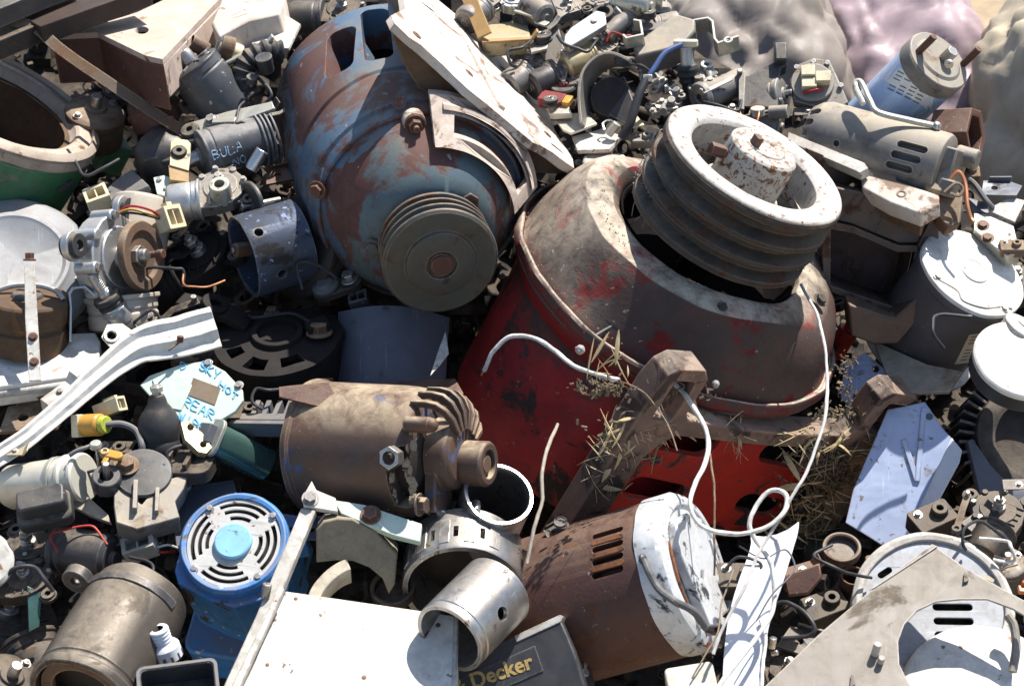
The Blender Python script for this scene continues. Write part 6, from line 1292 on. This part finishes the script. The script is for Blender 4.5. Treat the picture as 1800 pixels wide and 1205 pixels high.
T.part('strap', b, STRAP, bevel=.8); T.part('brown_end', MB().prism([fr.on(*p)[:2] for p in ((1376, 1010), (1440, 985), (1444, 1010), (1420, 1040), (1384, 1044))], -30, -14).dent(2, .03), RUSTY, bevel=3)
fr = Fr(1212, 1180, 120, a=(-.1, .6, .79), roll=12); T = Thing('junction_box', 'small dirty white plastic junction box at the bottom edge below the silver cap', 'box', fr)
T.part('box', MB().prism(rrect(0, -20, 86, 70, 8), -50, 0).dent(1, .03), mat('dirty_white_plastic', (.52, .50, .42), (.46, .44, .37), rough=.5, bump=.06, dust=.3, scale=24, grime=.25), bevel=3); T.part('flap', MB().prism([(-36, -30), (28, -26), (34, -50), (-38, -52)], 0, 4), STRAP, bevel=1)
fr = Fr(1358, 1138, 40); T = Thing('brass_terminal', 'tiny brass screw terminal hanging right of the white strap', 'terminal', fr)
q = fr.at(1356, 1138, z0(1138) + 60); T.part('body', MB().cyl(q, (.1, .9, .3), 7, 20, 14).cyl(q + V((0, -10, 0)), (.8, .2, .4), 5, 12, 12), BRIGHT)
T = Thing('orange_clip', 'small orange plastic clip at the right edge', 'clip', Fr(1797, 1036, 60, a=ax(.7, 90))); T.part('body', MB().box((0, 0, 0), (14, 14, 10)).cyl((4, 6, 0), (0, .3, 1), 5, 12, 12), ORANGE)
# =================================================================== background bags
def bag(label, pts, dist, amp, m, seed, name='bulk_bag', lean=.25):
    xs = [p[0] for p in pts]; ys = [p[1] for p in pts]; x0, x1, y0, y1 = min(xs), max(xs), min(ys), max(ys); cx, cy = (x0 + x1) / 2, (y0 + y1) / 2
    fr = Fr(cx, cy, z=-dist / U0 + D / U0 - 0); k = fr.s / U0
    b = MB(); n = 90; rows = []
    for j in range(n + 1):
        row = []
        for i in range(2 * n):
            a = 2 * pi * i / (2 * n); v = j / n * pi
            px, pz, py = sin(v) * cos(a), sin(v) * sin(a), cos(v)
            sx = abs(px) ** .75 * (1 if px > 0 else -1); sy = abs(py) ** .85 * (1 if py > 0 else -1); sz = abs(pz) ** .7 * (1 if pz > 0 else -1)
            p = V((sx * (x1 - x0) / 2, sy * (y1 - y0) / 2, sz * 300))
            q = p * .006 + V((seed, 0, 0))
            dv = mnoise.voronoi(q * .9 + .35 * mnoise.noise_vector(q))[0]; d2 = mnoise.voronoi(q * 2.6 + .3 * mnoise.noise_vector(q * 2))[0]
            f = amp * (.6 + abs(mnoise.noise(q * .7)) * .6 - 1.1 * min(.8, dv[1] - dv[0]) - .42 * min(.8, d2[1] - d2[0]))
            w1 = V((p.x * .0042 + p.y * .003 + seed, p.y * .001, p.z * .002)); w2 = V((p.x * .008 - p.y * .007, p.y * .002 + seed, p.z * .004))
            f += amp * (.5 * (1 - min(1, 3 * abs(mnoise.noise(w1)))) ** 2 + .2 * (1 - min(1, 3 * abs(mnoise.noise(w2)))) ** 2)
            row.append(b.V(p * (1 - f / 300)))
        rows.append(row)
    for j in range(n):
        for i in range(2 * n): b.F([rows[j][i], rows[j + 1][i], rows[j + 1][(i + 1) % (2 * n)], rows[j][(i + 1) % (2 * n)]])
    o = build(b, name, m, fr.s, bevel=0, jit=0, ang=180); o.matrix_world = fr.mat(); return tag(o, label, 'bag')
bag('large grey-brown crumpled plastic bag at the top right behind the heap', [(1110, -70), (1500, 560)], 3.9, 36, BAG3, 3.1)
bag('mauve plastic bag behind the chrome motor with a sunlit crease', [(1360, -80), (1760, 640)], 4.1, 34, BAG1, 9.4)
bag('big yellowed white bag at the upper right edge', [(1670, -90), (2300, 860)], 3.75, 34, BAG2, 5.5)
# =================================================================== wires
def wire(label, pts, r, m, name='wire', group=None, end=None):
    x, y, d = pts[len(pts) // 2]; fr = Fr(x, y, d); 
    P = [fr.at(a, b_, z0(b_) + c) for a, b_, c in pts]
    if end:
        T = Thing(name, label, 'wire', fr, group); T.part('insulation', MB().tube(P, r, 10, smooth=12).dent(3.0, .016, x).dent(.9, .06, y), m, bevel=0, jit=0)
        t = (P[0] - P[1]).normalized(); T.part('bare_end', MB().cyl(P[0], t, r * .5, 9, 8), end, bevel=0, jit=0)
        return T
    return solo(name, label, 'wire', fr, MB().tube(P, r, 10, smooth=12).dent(3.0, .016, x).dent(.9, .06, y), m, group, bevel=0, jit=0)
wire('thick white wire with a bare copper end arching over the red motor wall', [(850, 652, 60), (868, 618, 95), (895, 594, 118), (935, 594, 130), (975, 618, 150), (1010, 642, 175), (1045, 658, 200), (1090, 668, 215)], 4, WIREW, end=COPPER)
wire('thick white wire looping in front of the red motor vents down to the bottom edge', [(1186, 676, 215), (1210, 700, 225), (1240, 752, 232), (1244, 800, 235), (1222, 850, 232), (1214, 890, 230), (1236, 926, 225), (1290, 938, 220), (1345, 926, 222), (1378, 900, 225), (1380, 870, 226), (1356, 862, 222), (1330, 884, 214), (1316, 920, 204), (1326, 950, 190), (1352, 985, 170), (1362, 1030, 150), (1356, 1080, 140), (1320, 1130, 140), (1262, 1205, 140)], 4.3, WIREW, end=COPPER)
wire('thin white wire hanging from under the pulley across the right side of the red motor', [(1408, 500, 140), (1432, 545, 165), (1448, 600, 190), (1454, 660, 215), (1448, 740, 240), (1420, 820, 238), (1392, 875, 232), (1340, 960, 205), (1310, 1030, 190), (1268, 1110, 170), (1254, 1150, 160)], 3, mat('grey_white_wire', (.52, .49, .46), rough=.5, bump=.04, scale=30, grime=.2))
wire('thin pale wire running down the left arm of the red motor to the steel sleeve', [(980, 745, 130), (962, 790, 132), (952, 840, 130), (952, 880, 122), (938, 930, 110), (926, 990, 90)], 3.2, mat('tan_wire', (.42, .36, .28), rough=.5, scale=30))
wire('thin brown wire hanging straight down in front of the bright red vents', [(1240, 760, 226), (1252, 820, 226), (1256, 880, 220), (1255, 950, 200), (1256, 1010, 170)], 2, CAST)
wire('pale wire end rising beside the tiny brass terminal', [(1338, 1090, 90), (1346, 1120, 92), (1342, 1160, 90), (1338, 1215, 84)], 3.5, WIREW)
wire('thin dark wire curl at the lower right edge', [(1750, 1010, 40), (1770, 998, 46), (1790, 992, 50)], 2, CAST)
# =================================================================== dry litter caught on the red motor
def stuff(name, label, cat, mb, m, fr, **k):
    o = build(mb, name, m, fr.s, bevel=0, jit=0, **k); o.matrix_world = fr.mat(); return tag(o, label, cat, kind='stuff')
fr = Fr(1300, 780, 200); b = MB(); b2 = MB(); random.seed(5)
def blade(mb, px, py, z, L, w, ang, tilt=0, curl=.2):
    c = fr.at(px, py, z); d = V((cos(rad(ang)), sin(rad(ang)), tilt)).normalized(); n = d.orthogonal().normalized()
    n = (V((random.gauss(0, .5), random.gauss(0, .5), 1)) - d * d.dot(V((0, 0, 1)))).normalized(); s_ = d.cross(n).normalized()
    rows = []
    for i in range(6):
        t = i / 5 - .5; ww = w * (1 - (2 * t) ** 2 * .85); p = c + d * (L * t) + n * (curl * L * (.25 - t * t))
        rows.append([mb.V(p + s_ * ww), mb.V(p + n * 1.0), mb.V(p - s_ * ww), mb.V(p - n * .6)])
    for A, Bq in zip(rows, rows[1:]):
        for i in range(4): mb.F([A[i], A[(i + 1) % 4], Bq[(i + 1) % 4], Bq[i]])
def rz(px, py): # depth of the vent side of the red motor at a pixel
    q = RM.on(px, py, 318 if px < 1350 else 338, 1); w_ = RM.o + RM.m @ (q * RM.s); return (D - (w_ - CP).dot(FW)) / U0
for (cx, cy, sx, sy, n, lo, hi) in ((1100, 780, 36, 36, 46, 16, 60), (1066, 835, 26, 22, 20, 20, 60), (1150, 750, 46, 22, 26, 16, 50), (1440, 800, 50, 46, 44, 20, 60), (1430, 900, 40, 50, 44, 20, 60), (1290, 755, 12, 30, 12, 30, 70), (1400, 950, 40, 25, 30, 20, 70), (1075, 636, 30, 20, 8, 20, 60), (1520, 800, 16, 24, 10, 10, 36)):
    for i in range(n):
        x, y = random.gauss(cx, sx * .6), random.gauss(cy, sy * .6)
        blade(b, x, y, rz(x, y) + random.uniform(0, 26), random.uniform(lo, hi * 1.5), random.choice((.5, .7, .7, .9, 1.2, 1.6, 3)), random.uniform(0, 180), random.uniform(-.5, .5), random.uniform(.05, 1.0))
for (x, y, L, w, a, c_) in ((1215, 700, 80, 8, -70, .15), (1060, 852, 70, 6, -14, .5), (1066, 824, 50, 6, 70, .7), (1200, 752, 90, 3, 28, .05), (1392, 820, 70, 6, -60, .4), (1425, 960, 90, 14, 6, .1), (1390, 955, 60, 9, 30, .1), (1085, 796, 60, 7, 80, .5), (1390, 855, 60, 7, 10, .3), (1055, 610, 60, 3, 60, .1), (1085, 610, 60, 4, 85, .1), (1038, 630, 70, 2, 80, .1)):
    blade(b, x, y, rz(x, y) + 24, L, w, a, 0, c_)
stuff('dry_straw', 'dry straw, bark strips and leaf blades caught on the red motor feet and vents', 'straw', b, STRAW, fr)
for (cx, cy, sx, sy, n) in ((1105, 780, 46, 40, 260), (1450, 830, 50, 60, 700), (1430, 930, 45, 50, 560), (1170, 745, 60, 16, 120), (1470, 725, 36, 12, 90), (1060, 680, 40, 14, 120), (1540, 790, 20, 30, 60), (1210, 690, 60, 14, 60), (1490, 660, 12, 40, 60)):
    for i in range(n):
        x, y = random.gauss(cx, sx * .6), random.gauss(cy, sy * .6); c = fr.at(x, y, rz(x, y) + random.uniform(-16, 14))
        chunk_ = random.uniform(1.5, 5.5)
        mm = Mx.Translation(c) @ along((0, 0, 0), (random.gauss(0, 1), random.gauss(0, 1), random.gauss(0, 1)))
        b2.box((0, 0, 0), (chunk_ * 2, chunk_, chunk_ * .5), mm)
stuff('leaf_litter', 'crumbled leaf litter and dirt packed into the red motor vents', 'litter', b2, LITTER, fr)
# cobweb threads and fluff on the pulley and the dome
b3 = MB(); fr3 = RM
for i in range(34):
    a = random.uniform(3.4, 6.6) + .4; z = random.uniform(-118, -20); r = 170
    A0 = a; A1 = a + random.uniform(-.3, .3)
    p = [(r * cos(A0), r * sin(A0), z), ((r + random.uniform(-4, 8)) * cos((A0 + A1) / 2), (r + 5) * sin((A0 + A1) / 2), z - random.uniform(0, 30)), (r * cos(A1), r * sin(A1), z - random.uniform(10, 60))]
    b3.tube(p, random.uniform(.4, 1.0), 5, smooth=4)
for i in range(260):
    a = random.choice((random.gauss(.7, .9), random.uniform(0, 6.28))); r = random.uniform(171, 175); z = random.choice((-118, -118, -100, -84)) + random.gauss(0, 4)
    b3.ball((r * cos(a), r * sin(a), z), random.uniform(.8, 2.6), 5)
stuff('cobwebs', 'dusty cobweb threads and lint clinging to the grooved pulley of the red motor', 'cobweb', b3, FLUFF, fr3)
for (x, y, r, lab) in ((1020, 614, 9, 'grey spider egg ball beside the straw above the left slotted foot'), (1258, 675, 7, 'single pale egg ball on the dark dome edge between the two slotted feet')):
    f2 = Fr(x, y, z=rz(x, y) - 8); solo('cocoon', lab, 'cocoon', f2, MB().ball((0, 0, 0), r, 14).dent(2, .2), FLUFF, bevel=0)
# grit lying on the dome
b4 = MB(); random.seed(9)
for i in range(320):
    a = random.choice((random.gauss(4.2, .5), random.uniform(0, 6.283), random.gauss(0.1, .3))); k = random.random()
    r, z = (random.uniform(300, 326), -266) if k < .45 else (random.uniform(195, 232), -154)
    if k < .45: z = -286 if r < 304 else -264
    lx, ly = lump(r, z, a); 
    b4.ball((lx * cos(a), lx * sin(a), ly + 1), random.uniform(.6, 1.8), 5)
stuff('grit', 'loose grit and dry dirt crumbs lying on the dusty dome of the red motor', 'dirt', b4, CRUMB, RM)

# =================================================================== smaller scrap one can still tell apart
random.seed(21)
def misc(px, py, dz, kind, label, m, size=30, roll=0, a=None):
    a = a or ax(.7, 95)
    fr = Fr(px, py, dz, a=a, roll=roll); r = size
    if kind == 'plate':
        T = Thing('offcut', label, 'offcut', fr)
        T.part('plate', MB().prism([(-r, -r * .5), (r * .7, -r * .6), (r, r * .2), (r * .3, r * .6), (-r * .8, r * .5)], -r * .12, 0, [circ(-r * .3, 0, r * .16, 14)]).dent(2, .03), m, bevel=1)
        T.part('lip', MB().box((0, r * .55, r * .1), (r * 1.1, r * .1, r * .3)), m)
    elif kind == 'lever':
        T = Thing('lever', label, 'lever', fr)
        T.part('arm', MB().strip([(-r * 1.4, 0), (-r * .3, r * .1), (r * .2, r * .4), (r * 1.4, r * .4)], r * .4, r * .12), m, bevel=.8)
        T.part('pin', MB().cyl((r * 1.2, 0, r * .4), (0, 0, 1), r * .14, r * .4, 12), STEEL); T.part('bush', MB().lathe([(r * .12, r * .2), (r * .3, r * .2), (r * .3, -r * .2), (r * .12, -r * .2)], 20, TR(-r * 1.2), loop=True), RUBBER)
    elif kind == 'ring':
        T = cup('bearing_ring', label, 'ring', px, py, dz, a, r, r * .5, r * .22, m)
    elif kind == 'pipe':
        T = cup('pipe_piece', label, 'pipe', px, py, dz, a, r * .5, r * 2.2, r * .1, m)
    elif kind == 'block':
        T = Thing('housing_block', label, 'housing', fr)
        T.part('body', MB().prism(rrect(0, 0, r * 1.8, r * 1.2, r * .15), -r * .8, 0).dent(1.5, .03), m, bevel=2)
        T.part('boss', MB().lathe([(r * .14, r * .3), (r * .32, r * .3), (r * .36, 0), (r * .14, 0)], 20, TR(r * .3, 0), loop=True), m); T.part('bolt', MB().hexbolt((-r * .5, r * .3, 0), (0, 0, 1), r * .14, r * .16), STEEL)
    elif kind == 'bracket':
        T = Thing('angle_bracket', label, 'bracket', fr)
        T.part('angle', MB().strip([(-r, -r * .5), (-r * .9, r * .4), (r * .6, r * .45), (r, r * .9)], r * .8, r * .1), m, bevel=.8); T.part('bolt', MB().hexbolt((0, 0, r * .46), (0, 0, 1), r * .16, r * .16), STEEL)
    elif kind == 'motor': T = can_motor(label, px, py, dz, a, r, r * 2, m, GEAR if m is not OILY else OILY)
    elif kind == 'gear': T = gear_motor(label, px, py, dz, a, roll, r, r * 2, m, GEAR if m not in (OILY, DARK) else OILY, name='wiper_motor')
    return T
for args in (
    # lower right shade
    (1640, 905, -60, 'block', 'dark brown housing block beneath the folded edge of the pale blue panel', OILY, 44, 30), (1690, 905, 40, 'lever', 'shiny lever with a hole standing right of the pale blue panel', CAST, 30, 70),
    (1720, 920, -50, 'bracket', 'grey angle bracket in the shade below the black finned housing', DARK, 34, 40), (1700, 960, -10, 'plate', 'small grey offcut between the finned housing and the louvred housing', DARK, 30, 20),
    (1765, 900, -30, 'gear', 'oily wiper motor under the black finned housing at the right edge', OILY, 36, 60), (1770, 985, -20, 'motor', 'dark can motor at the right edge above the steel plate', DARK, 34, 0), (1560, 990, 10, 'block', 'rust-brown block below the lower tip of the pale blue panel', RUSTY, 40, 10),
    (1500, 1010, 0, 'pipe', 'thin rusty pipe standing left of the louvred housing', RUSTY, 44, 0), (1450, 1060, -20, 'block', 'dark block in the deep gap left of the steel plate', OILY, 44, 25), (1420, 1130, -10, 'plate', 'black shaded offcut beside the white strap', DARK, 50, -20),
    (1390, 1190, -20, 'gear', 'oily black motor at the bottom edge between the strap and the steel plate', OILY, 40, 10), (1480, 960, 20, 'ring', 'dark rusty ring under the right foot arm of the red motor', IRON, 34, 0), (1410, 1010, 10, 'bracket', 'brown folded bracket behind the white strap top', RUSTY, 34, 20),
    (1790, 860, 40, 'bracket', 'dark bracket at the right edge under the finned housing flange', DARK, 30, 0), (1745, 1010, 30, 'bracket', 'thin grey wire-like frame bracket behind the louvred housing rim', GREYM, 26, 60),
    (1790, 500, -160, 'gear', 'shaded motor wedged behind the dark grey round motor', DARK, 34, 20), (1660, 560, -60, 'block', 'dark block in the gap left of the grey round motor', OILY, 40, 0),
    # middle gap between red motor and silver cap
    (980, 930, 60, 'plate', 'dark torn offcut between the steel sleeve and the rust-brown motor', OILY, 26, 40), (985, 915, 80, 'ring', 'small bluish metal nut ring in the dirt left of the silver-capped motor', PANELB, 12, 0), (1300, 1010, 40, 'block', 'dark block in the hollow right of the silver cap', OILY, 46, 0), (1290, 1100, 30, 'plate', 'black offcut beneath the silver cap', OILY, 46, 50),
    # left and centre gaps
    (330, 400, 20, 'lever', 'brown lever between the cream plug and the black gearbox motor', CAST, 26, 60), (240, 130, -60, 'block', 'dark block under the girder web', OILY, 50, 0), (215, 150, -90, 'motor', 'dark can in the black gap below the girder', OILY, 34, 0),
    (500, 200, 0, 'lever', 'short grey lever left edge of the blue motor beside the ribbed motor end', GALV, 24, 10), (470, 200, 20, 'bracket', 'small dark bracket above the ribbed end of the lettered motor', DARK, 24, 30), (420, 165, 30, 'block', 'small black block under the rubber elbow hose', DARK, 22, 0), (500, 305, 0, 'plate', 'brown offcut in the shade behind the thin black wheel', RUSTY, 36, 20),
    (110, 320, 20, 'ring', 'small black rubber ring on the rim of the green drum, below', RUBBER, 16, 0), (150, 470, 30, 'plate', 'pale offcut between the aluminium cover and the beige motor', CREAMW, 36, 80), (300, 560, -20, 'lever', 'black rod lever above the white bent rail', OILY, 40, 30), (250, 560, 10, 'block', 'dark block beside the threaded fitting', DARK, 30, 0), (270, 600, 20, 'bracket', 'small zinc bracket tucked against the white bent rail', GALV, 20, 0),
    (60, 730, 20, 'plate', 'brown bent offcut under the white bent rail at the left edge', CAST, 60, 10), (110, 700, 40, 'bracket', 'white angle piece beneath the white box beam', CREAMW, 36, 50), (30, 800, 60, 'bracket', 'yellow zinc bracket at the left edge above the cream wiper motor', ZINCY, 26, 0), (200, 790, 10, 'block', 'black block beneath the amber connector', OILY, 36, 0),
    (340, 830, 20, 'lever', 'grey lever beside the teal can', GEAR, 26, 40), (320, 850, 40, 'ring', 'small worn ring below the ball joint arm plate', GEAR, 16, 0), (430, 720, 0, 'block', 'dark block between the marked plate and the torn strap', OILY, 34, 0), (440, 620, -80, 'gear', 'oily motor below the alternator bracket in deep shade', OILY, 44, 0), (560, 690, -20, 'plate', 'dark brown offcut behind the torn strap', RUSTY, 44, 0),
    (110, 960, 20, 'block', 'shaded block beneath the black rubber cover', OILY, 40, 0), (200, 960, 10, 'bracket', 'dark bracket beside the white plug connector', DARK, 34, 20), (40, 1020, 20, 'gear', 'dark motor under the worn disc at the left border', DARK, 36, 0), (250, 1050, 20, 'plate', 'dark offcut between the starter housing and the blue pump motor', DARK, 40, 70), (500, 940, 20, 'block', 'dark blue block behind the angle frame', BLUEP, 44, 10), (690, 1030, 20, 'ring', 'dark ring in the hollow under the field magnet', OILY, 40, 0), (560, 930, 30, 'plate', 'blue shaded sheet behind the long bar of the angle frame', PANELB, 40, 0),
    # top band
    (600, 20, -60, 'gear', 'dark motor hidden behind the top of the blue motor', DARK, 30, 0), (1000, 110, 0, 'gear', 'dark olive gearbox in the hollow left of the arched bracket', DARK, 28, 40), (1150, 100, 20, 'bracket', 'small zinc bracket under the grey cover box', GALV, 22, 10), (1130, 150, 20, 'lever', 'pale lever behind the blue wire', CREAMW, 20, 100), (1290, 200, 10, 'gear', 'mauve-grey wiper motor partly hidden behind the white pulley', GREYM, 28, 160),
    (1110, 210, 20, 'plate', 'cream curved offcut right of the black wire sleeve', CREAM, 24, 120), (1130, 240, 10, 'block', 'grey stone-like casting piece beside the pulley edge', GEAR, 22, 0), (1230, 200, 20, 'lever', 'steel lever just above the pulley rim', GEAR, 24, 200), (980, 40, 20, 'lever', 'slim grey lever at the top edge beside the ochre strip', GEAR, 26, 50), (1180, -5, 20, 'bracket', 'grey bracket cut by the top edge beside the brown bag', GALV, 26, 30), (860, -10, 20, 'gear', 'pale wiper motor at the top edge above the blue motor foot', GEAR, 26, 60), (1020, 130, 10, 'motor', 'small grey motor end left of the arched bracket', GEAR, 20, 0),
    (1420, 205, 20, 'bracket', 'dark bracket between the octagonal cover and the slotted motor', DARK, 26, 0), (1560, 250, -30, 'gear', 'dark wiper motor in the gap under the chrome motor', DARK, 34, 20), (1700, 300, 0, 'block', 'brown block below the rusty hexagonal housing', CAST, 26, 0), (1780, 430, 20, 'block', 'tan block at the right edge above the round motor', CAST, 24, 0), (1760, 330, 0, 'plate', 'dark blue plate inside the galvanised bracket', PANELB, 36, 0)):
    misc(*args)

# thin cables and hoses tangled between the parts: cable_bits
CB = 'thin cables tangled between the smaller parts'
random.seed(33)
for (x, y, L, m, r, lab) in ((150, 300, 60, WIREB, 3, 'black cable by the lower edge of the green drum'), (420, 210, 50, WIREB, 2.5, 'black cable looping above the lettered wiper motor'), (470, 150, 60, WIREB, 3, 'black cable along the left edge of the blue motor'), (300, 470, 60, WIREB, 3, 'black cable right of the brake wheel of the beige motor'), (345, 500, 50, COPPER, 2, 'copper lead over the black gearbox motor'), (240, 560, 50, WIREB, 3, 'black cable beside the threaded fitting'), (560, 470, 60, WIREB, 3, 'black cable under the bottom edge of the blue motor'), (455, 690, 60, WIREB, 3, 'black cable between the marked plate and the torn strap'),
    (180, 830, 60, WIREB, 3, 'black cable on the cream wiper motor'), (300, 800, 60, WIREB, 3.4, 'black cable under the ball joint'), (120, 930, 70, WIRER, 2, 'red lead below the black rubber cover'), (60, 1000, 80, WIREB, 4, 'black cable in the lower left corner shade'), (260, 1000, 60, WIREB, 3, 'black cable between starter housing and blue pump motor'),
    (900, 90, 50, WIREB, 3, 'black cable below the tan latch box'), (1010, 90, 50, WIREB, 3, 'black cable beside the pressed link'), (1130, 120, 50, WIREB, 2.4, 'black cable under the grey cover box'), (1090, 60, 40, WIRER, 2, 'red lead on the olive gearbox'), (1180, 220, 50, WIREB, 3, 'black cable along the upper rim of the white pulley'), (1270, 190, 50, WIREB, 3, 'black cable below the mauve-grey cylinder'), (1330, 210, 40, COPPER, 2, 'copper lead under the dark angular bracket'),
    (1420, 1080, 90, WIREB, 4, 'black cable in the gap left of the steel plate'), (1460, 1000, 80, WIREB, 3, 'black cable below the right foot of the red motor'), (1700, 930, 70, WIREB, 3, 'black cable by the shiny lever at the right'), (1780, 960, 60, WIREW, 3, 'dirty white cable end at the right edge'), (1640, 570, 60, WIREB, 3, 'black cable left of the grey round motor'), (1330, 990, 60, WIREB, 3, 'black cable behind the silver cap')):
    a = random.uniform(0, 6.28); p = []
    for k in range(5):
        t = (k - 2) / 2; a2 = a + t * random.uniform(.3, 1.2)
        p.append((x + L * t * cos(a2) + random.uniform(-8, 8), y + L * .6 * t * sin(a2) + random.uniform(-8, 8), 52 + 20 * (1 - t * t) + random.uniform(-6, 10)))
    wire(lab, p, r, m, name='cable', group=CB)

# fine_strands trailing at the bottom centre right
wire('fine tan strand crossing the rust-brown motor cap down to the junction box', [(1290, 1000, 150), (1270, 1060, 150), (1262, 1110, 146), (1240, 1150, 140), (1216, 1190, 130)], 1.6, CAST)
wire('fine grey strand tangled round the top of the white plastic strap', [(1300, 960, 170), (1340, 980, 176), (1380, 965, 170), (1396, 1000, 160), (1360, 1040, 160), (1330, 1090, 150)], 1.5, GREYPL)
wire('fine brown strand over the left slotted foot of the red motor', [(1040, 700, 230), (1080, 670, 262), (1130, 690, 270), (1170, 740, 250), (1190, 790, 240)], 1.4, CAST)
wire('thin grey stalk lying across the dark dome below the pulley', [(1045, 590, 165), (1100, 560, 172), (1150, 530, 172), (1215, 512, 168), (1240, 505, 160)], 2, FLUFF, name='stalk')
# =================================================================== camera, light
cd = bpy.data.cameras.new('camera'); cam = bpy.data.objects.new('camera', cd); COL.objects.link(cam)
cam.location = CP; cam.rotation_euler = (rad(90 - PITCH), 0, 0)
cd.sensor_width = 36; cd.lens = F / 1800 * 36; cd.clip_start = .05; cd.clip_end = 500
cd.dof.use_dof = True; cd.dof.focus_distance = 2.75; cd.dof.aperture_fstop = 9
S.camera = cam
EL, AZ = 60.0, 38.0   # sun behind the heap, high, a little to the right
w = bpy.data.worlds.new('World'); S.world = w; w.use_nodes = True
nt = w.node_tree; bg = nt.nodes['Background']
sk = nt.nodes.new('ShaderNodeTexSky'); sk.sky_type = 'NISHITA'; sk.sun_disc = False
sk.sun_elevation = rad(EL); sk.sun_rotation = rad(AZ)
nt.links.new(sk.outputs[0], bg.inputs[0]); bg.inputs[1].default_value = .1
sl = bpy.data.lights.new('sun', 'SUN'); sl.energy = 5; sl.angle = rad(.5); sl.color = (1, .965, .91)
so = bpy.data.objects.new('sun', sl); COL.objects.link(so)
sd = V((sin(rad(AZ)) * cos(rad(EL)), cos(rad(AZ)) * cos(rad(EL)), sin(rad(EL))))
so.rotation_euler = sd.to_track_quat('Z', 'Y').to_euler(); so.location = sd * 8
S.view_settings.view_transform = 'Standard'; S.view_settings.look = 'None'
S.view_settings.exposure = 1.0; S.view_settings.gamma = 1
